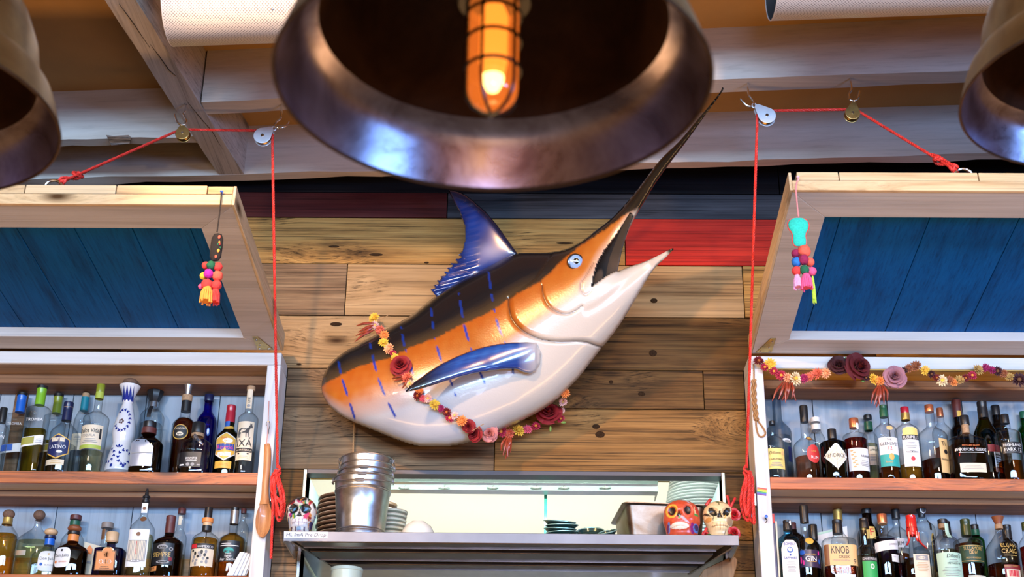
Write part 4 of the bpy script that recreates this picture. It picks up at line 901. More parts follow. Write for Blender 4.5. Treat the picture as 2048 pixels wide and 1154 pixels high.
def place_flower(par, x, y, size, c, Y, kind='flower', tilt=.25, rr=random.Random(9)):
    key = (kind, c)
    s = mpx(x, y, Y)*size*(.62 if kind == 'flower' else .52)
    if key not in _fm:
        if kind == 'flower': a = obj('flower', strawflower('f', seed=len(c)), petal_mat(c, FC[c]), par, smooth=False, local=True); b = obj('flower_centre', centre_bm(), P('flower_centre_'+c, CC.get(c, tuple(q*.8 for q in FC[c])), .9, noise=.3, nscale=90), a, local=True)
        else: a = obj('rose', rose_bm(len(_fm)), petal_mat(c, FC[c]), par, smooth=True, local=True, ang=60); b = None
        _fm[key] = (a.data, b and b.data)
    else:
        da, db = _fm[key]; a = bpy.data.objects.new('flower' if kind == 'flower' else 'rose', da); COL.objects.link(a); a.parent = par
        if db: b = bpy.data.objects.new('flower_centre', db); COL.objects.link(b); b.parent = a
    a.location = at(x, y, Y)-base_of(par); a.scale = (s, s, s)
    a.rotation_euler = (rr.uniform(-.1, .1)+tilt, rr.uniform(0, 6), rr.uniform(-.35, .35)); a.rotation_mode = 'YXZ' if False else 'XYZ'
    return a
CHILI = P('dried_red_chili', (.27, .040, .016), .35, noise=.3, nscale=50)
def chilies(par, specs, Y):
    for k, (x0, y0, x1, y1, r) in enumerate(specs):
        a, b = at(x0, y0, Y-.004*(k % 3)), at(x1, y1, Y-.010*(k % 2)); s = mpx(x0, y0, Y)
        m = a.lerp(b, .5)+Vector((.006*((k % 3)-1), -.006, 0))
        obj('chili', MB().tube(smooth([a, a.lerp(m, .5), m, m.lerp(b, .6), b], 3), [r*s*q for q in (.25, .5, .8, .95, 1, 1, .95, .85, .75, .6, .45, .3, .12)], 7), CHILI, par)
G1 = [(749, 637, 21, 'yellow'), (750, 650, 15, 'whitepink'), (761, 660, 18, 'coral'), (769, 671, 18, 'orange'), (767, 686, 18, 'yellow'), (779, 698, 21, 'peach'), (786, 707, 13, 'crimson'), (790, 715, 15, 'yellow'), (801, 731, 42, 'R:rosered'), (813, 756, 22, 'coral'), (820, 768, 15, 'cream'), (839, 782, 15, 'orange'), (835, 791, 17, 'darkred'), (846, 797, 14, 'pink'), (856, 797, 17, 'whitepink'), (869, 810, 21, 'yellow'), (882, 817, 15, 'magenta'), (894, 824, 17, 'darkred'), (899, 836, 17, 'crimson'), (909, 832, 16, 'whitepink'), (924, 842, 20, 'orange'), (937, 853, 27, 'R:rosered'), (950, 868, 32, 'R:rosered'), (980, 867, 36, 'R:dusty'), (1002, 863, 21, 'crimson'), (1019, 867, 19, 'coral'), (1037, 862, 23, 'yellow'), (1055, 859, 17, 'pink'), (1072, 853, 18, 'crimson'), (1101, 829, 50, 'R:rosered'), (1122, 838, 16, 'crimson'), (1123, 822, 14, 'whitepink'), (1126, 805, 16, 'whitepink'), (1130, 786, 18, 'orange')]
def garY(x, y):
    yy, d = fishY(x, y)
    return yy-.012 if d < 3 else max(min(-.05, yy+.004*d), -.20)
g = thing('flower_garland', 'dried flower garland draped around the mounted fish', 'garland', at(801, 731, garY(801, 731)), 'dried flower garlands')
def string_of(par, lst):
    obj('string', MB().tube(smooth([at(f[0], f[1], f[4]+.004) for f in lst], 4), .0016, 5), TWN, par)
lst = []
for f in G1:
    lst.append(f+(garY(f[0], f[1]),))
for i in range(1, len(lst)-1):   # no jumps along the string
    a = (lst[i-1][4]+lst[i+1][4])/2
    if lst[i][4] > a+.03: lst[i] = lst[i][:4]+(a,)
string_of(g, lst)
for x, y, sz, c, Y in lst: place_flower(g, x, y, sz, c.replace('R:', ''), Y, 'rose' if c.startswith('R:') else 'flower')
Yk = garY(1018, 880)-.01
chilies(g, [(1014, 874, 1002, 902, 3), (1016, 875, 1006, 911, 3.2), (1018, 876, 1011, 918, 3.4), (1020, 876, 1016, 914, 3.2), (1021, 875, 1021, 906, 3), (1022, 874, 1012, 900, 3)], -.20)
Yk = garY(745, 655)-.004
chilies(g, [(748, 646, 712, 652, 2.6), (747, 650, 716, 665, 3), (746, 655, 711, 672, 3), (748, 660, 709, 684, 2.6), (742, 660, 722, 676, 2.4)], -.145)
chilies(g, [(808, 752, 784, 758, 3), (810, 757, 788, 762, 2.6), (812, 760, 804, 777, 2.6), (965, 862, 956, 855, 1.5)], garY(800, 760))
obj('stem', MB().tube(smooth([at(752, 640, -.16), at(765, 636, -.165), at(776, 631, -.165)], 4), .0012, 5), TWN, g)
obj('stem', MB().tube(smooth([at(945, 862, -.27), at(958, 853, -.275), at(968, 848, -.275)], 4), .0012, 5), TWN, g)
LEAF = P('green_leaf', (.10, .20, .03), .6)
obj('leaf', MB().ball(at(1101, 858, -.19), .008, 8, 6, (.5, .3, 1.3)), LEAF, g); obj('leaf', MB().ball(at(1127, 845, -.17), .007, 8, 6, (1.2, .3, .6)), LEAF, g)
G2 = [(1517, 723, 20, 'darkred'), (1529, 735, 17, 'crimson'), (1540, 729, 23, 'yellow'), (1547, 743, 17, 'crimson'), (1562, 751, 19, 'crimson'), (1575, 755, 18, 'peach'), (1590, 757, 25, 'cream'), (1608, 757, 17, 'magenta'), (1618, 755, 18, 'coral'), (1634, 749, 23, 'coral'), (1652, 747, 20, 'peach'), (1677, 733, 40, 'R:rosedark'), (1714, 737, 56, 'R:rosewine'), (1732, 756, 13, 'black'), (1746, 759, 21, 'yellow'), (1759, 762, 19, 'orange'), (1788, 755, 47, 'R:mauve'), (1808, 741, 13, 'black'), (1818, 737, 16, 'brown'), (1832, 733, 21, 'brown'), (1850, 741, 18, 'yellow'), (1862, 748, 15, 'black'), (1873, 757, 17, 'darkred'), (1884, 761, 21, 'cream'), (1899, 761, 17, 'brown'), (1907, 765, 16, 'orange'), (1919, 761, 19, 'olive'), (1931, 756, 15, 'darkred'), (1944, 751, 17, 'crimson'), (1955, 740, 21, 'olive'), (1971, 735, 16, 'magenta'), (1984, 741, 17, 'magenta'), (1995, 743, 19, 'black'), (2007, 747, 17, 'brown'), (2019, 755, 17, 'olive'), (2038, 761, 27, 'black'), (2062, 766, 22, 'brown'), (2085, 760, 20, 'cream')]
g = thing('flower_garland', 'dried flower garland with dark roses along the top of the right cabinet', 'garland', at(1714, 737, YF-.02), 'dried flower garlands')
lst = [f+(YF-.024,) for f in G2]; string_of(g, lst)
for x, y, sz, c, Y in lst: place_flower(g, x, y, sz, c.replace('R:', ''), Y, 'rose' if c.startswith('R:') else 'flower')
chilies(g, [(1568, 762, 1544, 803, 2.6), (1571, 763, 1557, 799, 3), (1574, 764, 1564, 802, 3), (1577, 764, 1571, 806, 3.2), (1581, 764, 1573, 800, 3), (1583, 763, 1583, 798, 2.8), (1584, 762, 1592, 802, 2.6)], YF-.022)
chilies(g, [(1757, 770, 1742, 808, 2.8), (1759, 771, 1748, 812, 3), (1761, 772, 1752, 816, 3.2), (1763, 772, 1759, 812, 3), (1765, 771, 1768, 808, 2.8), (1766, 770, 1775, 802, 2.6)], YF-.022)
obj('leaf', MB().ball(at(1692, 719, YF-.02), .008, 8, 6, (.6, .3, 1.2)), LEAF, g); obj('leaf', MB().ball(at(1726, 762, YF-.02), .007, 8, 6, (1.0, .3, .7)), LEAF, g)
# ------------------------------------------------------------------ bottles
GL = {'clear': glass('clear_glass', (.93, .96, .97), .42), 'frost': glass('frosted_glass', (.62, .68, .72), .6, .06, .35), 'aqua': glass('aqua_glass', (.35, .72, .85), .4), 'green': glass('dark_green_glass', (.09, .13, .03), .35), 'bgreen': glass('bright_green_glass', (.05, .38, .13), .4), 'cobalt': glass('cobalt_glass', (.012, .035, .30), .35), 'blue': glass('royal_blue_glass', (.01, .05, .62), .4), 'amber': glass('brown_glass', (.20, .075, .02), .35), 'black': glass('black_glass', (.008, .008, .010), .4), 'smoke': glass('smoky_dark_glass', (.16, .12, .09), .4)}
LQ = {'clear': liquid('clear_spirit', (.93, .95, .95)), 'pale': liquid('pale_straw_spirit', (.92, .88, .66)), 'gold': liquid('golden_spirit', (.86, .56, .15)), 'amber': liquid('amber_spirit', (.70, .27, .05)), 'dark': liquid('dark_amber_spirit', (.36, .10, .025)), 'red': liquid('ruby_spirit', (.48, .035, .02)), 'pink': liquid('pink_spirit', (.92, .50, .34)), 'olive': liquid('olive_gold_spirit', (.58, .44, .06)), 'indigo': liquid('indigo_spirit', (.10, .03, .30))}
def I(n, c, r=.5): return P(n, c, r)
INK = {'k': I('black_ink', (.015, .013, .012)), 'w': I('white_ink', (.80, .78, .74)), 'g': I('gold_ink', (.60, .38, .10), .3), 'r': I('red_ink', (.60, .02, .03)), 'b': I('blue_ink', (.02, .06, .30)), 't': I('teal_ink', (.01, .30, .26)), 'p': I('pink_ink', (.75, .03, .25)), 'o': I('orange_ink', (.75, .20, .04)), 'y': I('grey_ink', (.30, .29, .28)), 'm': I('green_ink', (.02, .24, .06))}
LB = {'w': I('white_label', (.78, .76, .73)), 'c': I('cream_label', (.74, .62, .44)), 'kraft': I('kraft_label', (.60, .38, .18)), 'tan': I('tan_label', (.72, .45, .18)), 'k': I('black_label', (.014, .014, .016), .35), 'navy': I('navy_label', (.012, .02, .09), .35), 'blue': I('blue_label', (.015, .10, .42)), 'teal': I('teal_label', (.02, .34, .31)), 'green': I('green_label', (.02, .055, .022)), 'lgreen': I('bright_green_label', (.03, .36, .08)), 'mint': I('mint_label', (.46, .66, .50)), 'lime': I('lime_band', (.38, .46, .06)), 'oliv': I('olive_label', (.33, .30, .04)), 'gold': I('gold_label', (.72, .42, .07), .3), 'yel': I('yellow_label', (.76, .58, .17)), 'or': I('orange_label', (.72, .26, .07)), 'red': I('red_label', (.55, .03, .025)), 'silver': P('silver_label', (.62, .66, .76), .25, .6), 'purple': I('dark_purple_label', (.035, .02, .055), .3), 'brown': I('brown_label', (.20, .08, .03)), 'rose': I('dark_red_label', (.22, .012, .012))}
CP = {'k': P('black_cap', (.012, .012, .013), .35), 'cork': P('cork_stopper', (.42, .26, .14), .8, noise=.25, nscale=200), 'dcork': P('brown_cork_ball', (.16, .085, .05), .75, noise=.3, nscale=200), 'pale': P('pale_wood_cap', (.66, .42, .22), .45, noise=.12, nscale=60), 'brown': P('brown_wood_cap', (.24, .075, .03), .35), 'maroon': P('maroon_cap', (.11, .025, .02), .45), 'copper': P('copper_cap', (.62, .20, .09), .3, .7), 'white': P('white_cap', (.72, .72, .70), .4), 'red': P('red_wax', (.62, .018, .014), .22, coat=.6), 'dred': P('dark_red_capsule', (.40, .012, .03), .3, coat=.3), 'green': P('green_capsule', (.015, .10, .05), .35), 'dgreen': P('dark_green_capsule', (.035, .05, .012), .3), 'lgreen': P('lime_capsule', (.18, .42, .02), .3), 'oliv': P('olive_capsule', (.22, .26, .02), .3), 'blue': P('blue_capsule', (.012, .12, .52), .3), 'navy': P('navy_capsule', (.010, .014, .055), .3), 'silver': P('silver_cap', (.55, .57, .62), .2, .9), 'gold': P('gold_capsule', (.48, .32, .09), .3, .6), 'taupe': P('taupe_cap', (.28, .21, .17), .5), 'orange': P('orange_ring', (.72, .24, .05), .4), 'teal': P('teal_sleeve', (.01, .20, .26), .35)}
class Surf:
    def __init__(s, prof, n, k): s.p = prof; s.n = n; s.k = k; s.z = [q[1] for q in prof]; s.r = [q[0] for q in prof]
    def R(s, z): return float(np.interp(z, s.z, s.r))
    def front(s, x, z, off):
        R = max(s.R(z), 1e-4); n = s.n
        if n == 2: a = x/R; X = R*math.sin(max(-1.5, min(1.5, a))); Y = -R*math.cos(max(-1.5, min(1.5, a)))
        else:
            X = max(-R*.985, min(R*.985, x)); Y = -(max(0, R**n-abs(X)**n))**(1/n)
        m = 1+off/R; return (X*m, Y*s.k*m-off*.2, z)
def shape_pts(shape, x0, x1, z0, z1, N=32):
    cx, cz, a, b = (x0+x1)/2, (z0+z1)/2, (x1-x0)/2, (z1-z0)/2
    if shape == 'oval': return [(cx+a*math.cos(2*PI*i/N), cz+b*math.sin(2*PI*i/N)) for i in range(N)]
    if shape == 'sq': return [(cx+a*math.copysign(abs(math.cos(2*PI*i/N))**.55, math.cos(2*PI*i/N)), cz+b*math.copysign(abs(math.sin(2*PI*i/N))**.55, math.sin(2*PI*i/N))) for i in range(N)]
    base = {'diamond': [(1, 0), (.08, 1), (-.08, 1), (-1, 0), (-.08, -1), (.08, -1)], 'hex': [(1, .55), (0, 1), (-1, .55), (-1, -.55), (0, -1), (1, -.55)], 'arch': [(1, -1), (1, .55), (.8, .85), (.4, 1), (-.4, 1), (-.8, .85), (-1, .55), (-1, -1)], 'pent': [(1, -1), (1, .45), (.25, 1), (-.6, 1), (-1, .75), (-1, -1)], 'shield': [(1, 1), (-1, 1), (-1, -.4), (0, -1), (1, -.4)]}[shape]
    o = []; m = max(2, N//len(base))
    for i in range(len(base)):
        p, q = base[i], base[(i+1) % len(base)]
        for t in range(m): o.append((cx+a*(p[0]+(q[0]-p[0])*t/m), cz+b*(p[1]+(q[1]-p[1])*t/m)))
    return o
def patch(S, shape, x0, x1, z0, z1, off, skew=0):
    mb = MB()
    if shape == 'rect':
        nx, nz = 12, 5; vs = []
        for j in range(nz+1):
            for i in range(nx+1):
                x = x0+(x1-x0)*i/nx; vs.append(S.front(x, z0+(z1-z0)*j/nz+skew*(x-(x0+x1)/2), off))
        return mb.add(vs, [(j*(nx+1)+i, j*(nx+1)+i+1, (j+1)*(nx+1)+i+1, (j+1)*(nx+1)+i) for j in range(nz) for i in range(nx)])
    b = shape_pts(shape, x0, x1, z0, z1); N = len(b); cx, cz = (x0+x1)/2, (z0+z1)/2; vs = [S.front(cx, cz, off)]; fs = []
    for k, q in enumerate((.4, .75, 1.0)):
        for x, z in b: vs.append(S.front(cx+(x-cx)*q, cz+(z-cz)*q, off))
    for i in range(N): fs.append((0, 1+i, 1+(i+1) % N))
    for k in range(2):
        for i in range(N): fs.append((1+k*N+i, 1+(k+1)*N+i, 1+(k+1)*N+(i+1) % N, 1+k*N+(i+1) % N))
    return mb.add(vs, fs)
def lettering(S, s, xc, zc, h, wmax, off, skew=0, vert=False, shear=0):
    vs, fs = text_mesh(s, shear); W = max(v[0] for v in vs)-min(v[0] for v in vs); kx = min(h*.92, wmax/max(W, 1e-6)); out = []
    for x, y in vs:
        X, Z = x*kx, (y-.5)*h
        if vert: X, Z = -Z, X
        out.append(S.front(xc+X, zc+Z+skew*X, off))
    return MB().add(out, fs)
SHZ = {'u': SHU, 'l': SHL}
BOTTLES = []
def bottle(desc, x, top, w, sh, nk, wn, cap, row='f', shelf='u', gls='clear', liq=None, n=2, k=1, tap=1, e=1.35, bands=(), labs=(), txt=(), group=None, prof=None, belly=0, dy=0):
    z0 = SHZ[shelf]; yb_px = 941 if (shelf == 'u' and x < 900) else 957 if shelf == 'u' else 1150 if x < 900 else 1163
    mid = (sh+yb_px)/2; s = mpx(x, mid, -.05); rb = w*s/2
    Y = (YF+.005+rb*k) if row == 'f' else (YB-(.003 if shelf == 'u' else .018)-rb*k)
    Y += dy; s = mpx(x, mid, Y); rb = w*s/2
    X = at(x, mid, Y).x
    def z(py): return at(x, py, Y).z-z0
    cb, cw, cm, csh = cap; zc, zt = z(cb), z(top); rn = wn*s/2; zs, zn = z(sh), z(nk); rc = cw*s/2
    if prof is None:
        prof = [(0, 0.0005), (rb*tap*.86, .0005), (rb*tap*.965, .0025), (rb*tap, .009)]
        if belly: prof += [(rb*(tap+(1-tap)*t)+rb*belly*math.sin(PI*t), .009+(zs-.009)*t) for t in (.15, .3, .45, .6, .75, .9)]
        elif tap != 1: prof += [(rb*(tap+(1-tap)*.5), zs*.5)]
        m = 9
        for i in range(m+1):
            t = i/m; prof.append((rn+(rb-rn)*(1+math.cos(PI*t**e))/2, zs+(zn-zs)*t))
        prof += [(rn, max(zn+.001, zc-.002)), (rn*.98, zc+.001)]
    else: prof = [(a*s/2, z(b)) for a, b in prof]; prof = [(0, .0005)]+prof
    t = thing('bottle', desc, 'bottle', (X, Y, z0), group); S = Surf(prof, n, k)
    obj('glass_body', MB().lathe(prof, 32, n=n, k=k, cap1=False), GL[gls] if isinstance(gls, str) else gls, t, local=True, ang=50)
    if liq:
        zl = z(liq[1]); lp = [(r*.90, h) for r, h in prof if .006 < h < zl]; lp = [(0, .006), (rb*tap*.84, .006)]+lp+[(S.R(zl)*.90, zl), (0, zl+.0003)]
        obj('liquid', MB().lathe(lp, 28, n=n, k=k), LQ[liq[0]], t, local=True, ang=50)
    # closure
    mb = MB(); h = zt-zc
    if csh == 'cyl': mb.lathe([(rc*.98, zc), (rc, zc+h*.06), (rc, zt-h*.08), (rc*.93, zt), (0, zt)], 24)
    elif csh == 'caps': mb.lathe([(max(rc*.98, rn*1.04), zc), (max(rc*.97, rn*1.03), zc+h*.55), (rc*.95, zc+h*.72), (rc, zc+h*.75), (rc, zt-h*.03), (rc*.9, zt), (0, zt)], 24)
    elif csh == 'ball': mb.lathe([(rc*.55, zc)]+[(rc*math.cos(a), zc+h*.52+h*.48*math.sin(a)) for a in [PI*(-.42+.92*i/10) for i in range(11)]], 24)
    elif csh == 'flare': mb.lathe([(rc*.55, zc), (rc*.62, zc+h*.25), (rc*.95, zc+h*.85), (rc, zt-h*.05), (rc*.85, zt), (0, zt)], 24)
    elif csh == 'oct': mb.lathe([(rc*.5, zc), (rc*.8, zc+h*.3), (rc, zc+h*.72), (rc*.8, zt), (0, zt)], 8)
    elif csh == 'pour': mb.lathe([(rc*.6, zc-.004), (rc, zc), (rc, zc+h*.15), (rc*.75, zc+h*.2), (rc*.75, zc+h*.28), (rc, zc+h*.32), (rc*.95, zc+h*.45), (rc*.55, zc+h*.52), (rc*.25, zt), (0, zt)], 20)
    obj({'cyl': 'cap', 'caps': 'capsule', 'ball': 'stopper', 'flare': 'stopper', 'oct': 'stopper', 'pour': 'pour_spout'}[csh], mb, CP[cm], t, local=True)
    for b in bands:
        a0, a1 = z(b[1]), z(b[0]); rr_ = b[3]*s/2 if len(b) > 3 else None; mb = MB()
        zz = [a0+(a1-a0)*i/4 for i in range(5)]; mb.lathe([((rr_ or S.R(q))*1.0+.0009, q) for q in zz], 28, n=n if rr_ is None else 2, k=k if rr_ is None else 1, cap0=bool(rr_), cap1=bool(rr_))
        obj('neck_band', mb, CP[b[2]] if b[2] in CP else LB[b[2]], t, local=True)
    for L_ in labs:
        shp, y0, y1, x0, x1, m = L_[:6]; tx = L_[6] if len(L_) > 6 else (); sk = L_[7] if len(L_) > 7 else 0
        o = obj('label', patch(S, shp, x0*s, x1*s, z(y1), z(y0), .0011, sk), LB[m], t, local=True)
        for q in tx: o2 = put_text(S, q, s, z, o, sk)
    for q in txt: put_text(S, q, s, z, t, 0)
    BOTTLES.append((t, S, s, z)); return t, S, s, z
def put_text(S, q, s, z, par, sk):
    st_, yc, hpx, ink, dx, wpx = q[:6]
    if st_.startswith('#'):    # a printed shape, not lettering
        y0, y1 = yc-hpx/2, yc+hpx/2
        return obj('print', patch(S, st_[1:], (dx-wpx/2)*s, (dx+wpx/2)*s, z(y1), z(y0), .0018+.0001*len(q), sk), INK[ink] if ink in INK else LB[ink], par, local=True)
    return obj('lettering', lettering(S, st_, dx*s, z(yc), hpx*s*1.02, wpx*s, .0024, sk, len(q) > 6 and q[6] == 'v', .25 if len(q) > 6 and q[6] == 'i' else 0), INK[ink] if ink in INK else LB[ink], par, local=True, smooth=False)
lines = lambda y0, n, w, ink='y', dx=0, dy=3.2: [('#rect', y0+i*dy, 1.0, ink, dx, w*(.7+.3*((i*7) % 5)/4)) for i in range(n)]

# upper shelf of the left cabinet
LU = 'bottles on the upper shelf of the left cabinet'; LL = 'bottles on the lower shelf of the left cabinet'; RU = 'bottles on the upper shelf of the right cabinet'; RL = 'bottles on the lower shelf of the right cabinet'
bottle('clear bottle with black cap cut off by the left edge, upper shelf', -6, 816, 34, 862, 846, 15, (846, 15, 'k', 'cyl'), group=LU, liq=('clear', 905), txt=[('BARON', 878, 7, 'w', 0, 30)])
bottle('clear bottle with bright blue capsule, upper shelf far left', 29, 788, 46, 834, 825, 18, (825, 19, 'blue', 'caps'), 'b', group=LU, dy=-.009, n=4, k=.75, liq=('clear', 855), tap=.92, bands=[(787, 792, 'k', 20)], labs=[('rect', 893, 910, -22, 22, 'w', [('#rect', 901, 13, 'blue', -8, 22)], .12)], txt=[('TROMBA', 853, 5, 'w', 0, 32)])
bottle('wedge shaped bottle with lime green capsule and olive liquid', 68, 774, 47, 821, 811, 19, (811, 20, 'lgreen', 'caps'), 'f', group=LU, n=4, k=.7, tap=.86, liq=('olive', 860), bands=[(773, 778, 'k', 21)], labs=[('rect', 877, 896, -21, 21, 'w', [('#rect', 886.5, 14, 'oliv', -7, 24)]+lines(883, 3, 12, 'y', 13), .16)], txt=[('TROMBA', 844, 6, 'w', 0, 32)])
bottle('bottle with dark olive capsule behind the lime green one', 103, 790, 42, 836, 827, 17, (827, 18, 'oliv', 'caps'), 'b', group=LU, n=4, k=.75, liq=('olive', 884), bands=[(789, 794, 'k', 19)], labs=[('rect', 892, 908, -18, 18, 'w', [('#rect', 900, 11, 'oliv', -5, 16)], .12)])
bottle('round clear bottle with navy capsule and gold edged label', 123, 805, 56, 874, 843, 19, (842, 20, 'navy', 'caps'), 'f', group=LU, liq=('clear', 892), bands=[(811, 816, 'cork', 18)], labs=[('hex', 876, 926, -24, 22, 'gold', [('#hex', 901, 45, 'navy', -1, 42), ('#rect', 888, 8, 'c', -1, 26), ('LATINO', 902, 7, 'w', -1, 34), ('#oval', 912, 5, 'w', 4, 12)]), ('rect', 927, 938, -24, 16, 'c', lines(931, 2, 26, 'g'))])
bottle('slim clear bottle with wooden stopper and teal sleeve', 157, 787, 33, 852, 812, 14, (795, 15, 'cork', 'cyl'), 'b', group=LU, liq=('clear', 880), bands=[(795, 822, 'teal', 15)], labs=[('rect', 872, 905, -14, 10, 'c', lines(878, 4, 14))])
bottle('clear bottle with long neck and white label with green band', 186, 770, 52, 842, 822, 16, (786, 17, 'oliv', 'cyl'), 'f', group=LU, tap=.86, liq=('pale', 906), bands=[(786, 799, 'lime')], labs=[('rect', 858, 905, -24, 24, 'c', [('#rect', 901, 7, 'lime', 0, 47), ('Dulce Vida', 869, 9, 'k', -4, 40), ('TEQUILA', 879, 5, 'y', -4, 30), ('#rect', 875, 20, 'k', 19, 4)]+lines(886, 3, 30))])
# porcelain bottle
PORC = P('white_porcelain', (.72, .70, .70), .18, coat=.6); PBLUE = P('cobalt_glaze', (.008, .02, .22), .2, coat=.4)
t, S, s, z = bottle('white porcelain bottle painted with blue leaves and a crown top', 236, 752, 60, 900, 805, 20, (769, 32, 'dcork', 'ball'), 'f', group=LU, gls=PORC, prof=[(58, 941), (59.5, 938), (56, 925), (48, 905), (41, 890), (39, 884), (41, 877), (46, 866), (46.5, 857), (43, 845), (34, 826), (26, 812), (20, 803), (21.5, 799), (23, 792), (31, 780), (42, 769), (43, 767), (39, 766.5), (30, 770)])
def glaze(name, pts_list):
    mb = MB()
    for pts in pts_list:
        c = (sum(p[0] for p in pts)/len(pts), sum(p[1] for p in pts)/len(pts)); vs = [S.front(c[0]*s, z(c[1]), .0012)]+[S.front(a*s, z(b), .0012) for a, b in pts]; m = len(pts)
        mb.add(vs, [(0, 1+i, 1+(i+1) % m) for i in range(m)])
    obj(name, mb, PBLUE, t, local=True)
def leaf_at(x, y, a, l=3.6, w_=1.5): ca, sa = math.cos(a), math.sin(a); return [(x+l*ca*u-w_*sa*v, y+l*sa*u+w_*ca*v) for u, v in ((-1, 0), (-.3, .9), (.5, .8), (1, 0), (.5, -.8), (-.3, -.9))]
def wreath(cx, cy, rx, ry, a0, a1, nl):
    o = []
    for i in range(nl):
        a = a0+(a1-a0)*i/(nl-1); x, y = cx+rx*math.cos(a), cy+ry*math.sin(a); tg = math.atan2(ry*math.cos(a), -rx*math.sin(a)); o += [leaf_at(x, y, tg+.6, 3.3, 1.4), leaf_at(x+2.2*math.cos(a), y+2.2*math.sin(a), tg-.6, 3.3, 1.4)]
    return o
glaze('crown_glaze', [[(-9.5+i*0-0, 800) for i in ()] or [(x-5, 799.5), (x, 771), (x+5, 799.5)] for x in (-14, -7, 0, 7, 14)]+[[(-11, 800), (-11, 791), (11, 791), (11, 800)]])
glaze('leaf_wreath', wreath(-1, 841, 14, 21, -2.2, 2.6, 13)); glaze('leaf_wreath', wreath(14, 916, 11, 14, .6, 5.6, 9)); glaze('leaf_wreath', wreath(-19, 912, 11, 13, -2.5, 2.0, 8))
glaze('leaf_wreath', [leaf_at(0, 893, -PI/2, 4, 1.6), leaf_at(-4, 894, -2.4, 4, 1.5), leaf_at(4, 894, -.7, 4, 1.5)]+[leaf_at(x, 934+.0, a, 4.2, 1.6) for x in (-9, 15) for a in (-PI/2, -2.3, -.85)])
fl = MB(); [fl.add([S.front((-2+3.6*math.cos(q)+2*math.cos(q+r_))*s, z(844+3.6*math.sin(q)+2.2*math.sin(q+r_)), .0014) for r_ in [2*PI*k/6 for k in range(6)]], [(0, 1, 2, 3, 4, 5)]) for q in [2*PI*k/5 for k in range(5)]]
obj('flower_glaze', fl, P('brown_glaze', (.12, .06, .05), .3), t, local=True)
bottle('clear bottle with faceted black stopper, behind the squat silver labelled one', 298, 776, 46, 838, 815, 22, (805, 35, 'k', 'oct'), 'b', group=LU, n=3, liq=('clear', 850), bands=[(802, 815, 'silver', 16)], labs=[('rect', 816, 842, -5, 3, 'k')])
bottle('squat dark brown bottle with black cap and silver label', 292, 845, 62, 892, 870, 24, (857, 27, 'k', 'cyl'), 'f', group=LU, gls='smoke', liq=('dark', 876), n=3, k=.72, e=1.1, bands=[(858, 869, 'smokeb' if 0 else 'maroon', 29)], labs=[('pent', 885, 939, -28, 18, 'silver', [('#rect', 913, 2, 'y', -4, 40)])])
bottle('tall red-brown bottle with silver stopper and oval emblem', 356, 760, 48, 846, 822, 20, (782, 18, 'silver', 'flare'), 'f', group=LU, liq=('dark', 829), tap=.92, bands=[(781, 793, 'cork', 20), (793, 814, 'k', 19)], labs=[('oval', 847, 877, -17, 15, 'gold', [('#oval', 862, 27, 'k', -1, 28), ('CAZADORES', 855, 4, 'c', -1, 24), ('#oval', 866, 8, 'c', -1, 14)])])
bottle('royal blue glass bottle behind the squat clear one', 408, 790, 40, 848, 820, 17, (803, 19, 'navy', 'cyl'), 'b', group=LU, gls='blue', liq=('clear', 838), labs=[('oval', 861, 878, 6, 13, 'blue', [('#oval', 869, 12, 'w', 9, 4)])])
t, S, s, z = bottle('squat clear bottle with black cap and black label', 391, 847, 60, 893, 874, 24, (868, 26, 'k', 'cyl'), 'f', group=LU, n=3, k=.72, e=1.1, liq=('clear', 905), bands=[(869, 875, 'cork', 25)], labs=[('rect', 911, 941, -28, 16, 'k', [('ROOSTER', 924, 5, 'w', -2, 22), ('#rect', 928.5, 1, 'w', -2, 20), ('#oval', 936, 7, 'y', -8, 7), ('#oval', 936, 7, 'y', 1, 7), ('#rect', 937, 3, 'w', -20, 8), ('#rect', 937, 3, 'y', 12, 6)])])
obj('pewter_figure', MB().tube(smooth([S.front(a*s, z(b), .003) for a, b in ((-3, 872), (0, 880), (6, 886), (12, 893), (17, 897))], 4), [s*q for q in (2, 3, 4, 4.5, 4.5, 4.5, 4.4, 4.2, 4, 4, 4, 3.8, 3.6, 3.2, 3, 2.6, 2)], 8), CP['silver'], t, local=True)
bottle('dark green bottle with red capsule and hexagonal yellow label', 450, 806, 52, 880, 850, 19, (841, 19, 'dred', 'caps'), 'f', group=LU, gls='green', liq=('olive', 866), labs=[('rect', 840, 851, -8, 2, 'blue'), ('shield', 850, 857, -11, 11, 'gold'), ('hex', 866, 924, -21, 22, 'w', [('#hex', 895, 53, 'gold', .5, 39), ('#rect', 897, 13, 'b', .5, 36), ('Reserva', 897, 8, 'p', .5, 32), ('Jose', 878, 5, 'r', -3, 14, 'i'), ('#oval', 884, 9, 'w', 5, 20), ('#rect', 911, 8, 'w', 0, 26)]), ('rect', 925, 939, -19, 16, 'gold', lines(930, 2, 24, 'o'))])
t, S, s, z = bottle('clear bottle with paper neck strip and donkey on its label', 492, 774, 41, 842, 824, 16, (783, 17, 'cork', 'cyl'), 'f', group=LU, liq=('clear', 905), tap=.95, labs=[('rect', 782, 820, -6, 6, 'c', [('ONE', 804, 4.5, 'k', 0, 16, 'v'), ('#oval', 815, 6, 'y', 0, 6)]), ('rect', 850, 927, -17, 18, 'c', [('IX\u00c1', 893, 15, 'k', 0, 30), ('#rect', 907, 8, 'k', 0, 34), ('SILVER TEQUILA', 907, 3.5, 'c', 0, 30), ('#oval', 914, 3, 'k', -9, 4), ('#oval', 914, 3, 'k', 9, 4)]+lines(919, 2, 24, 'kraft'))])
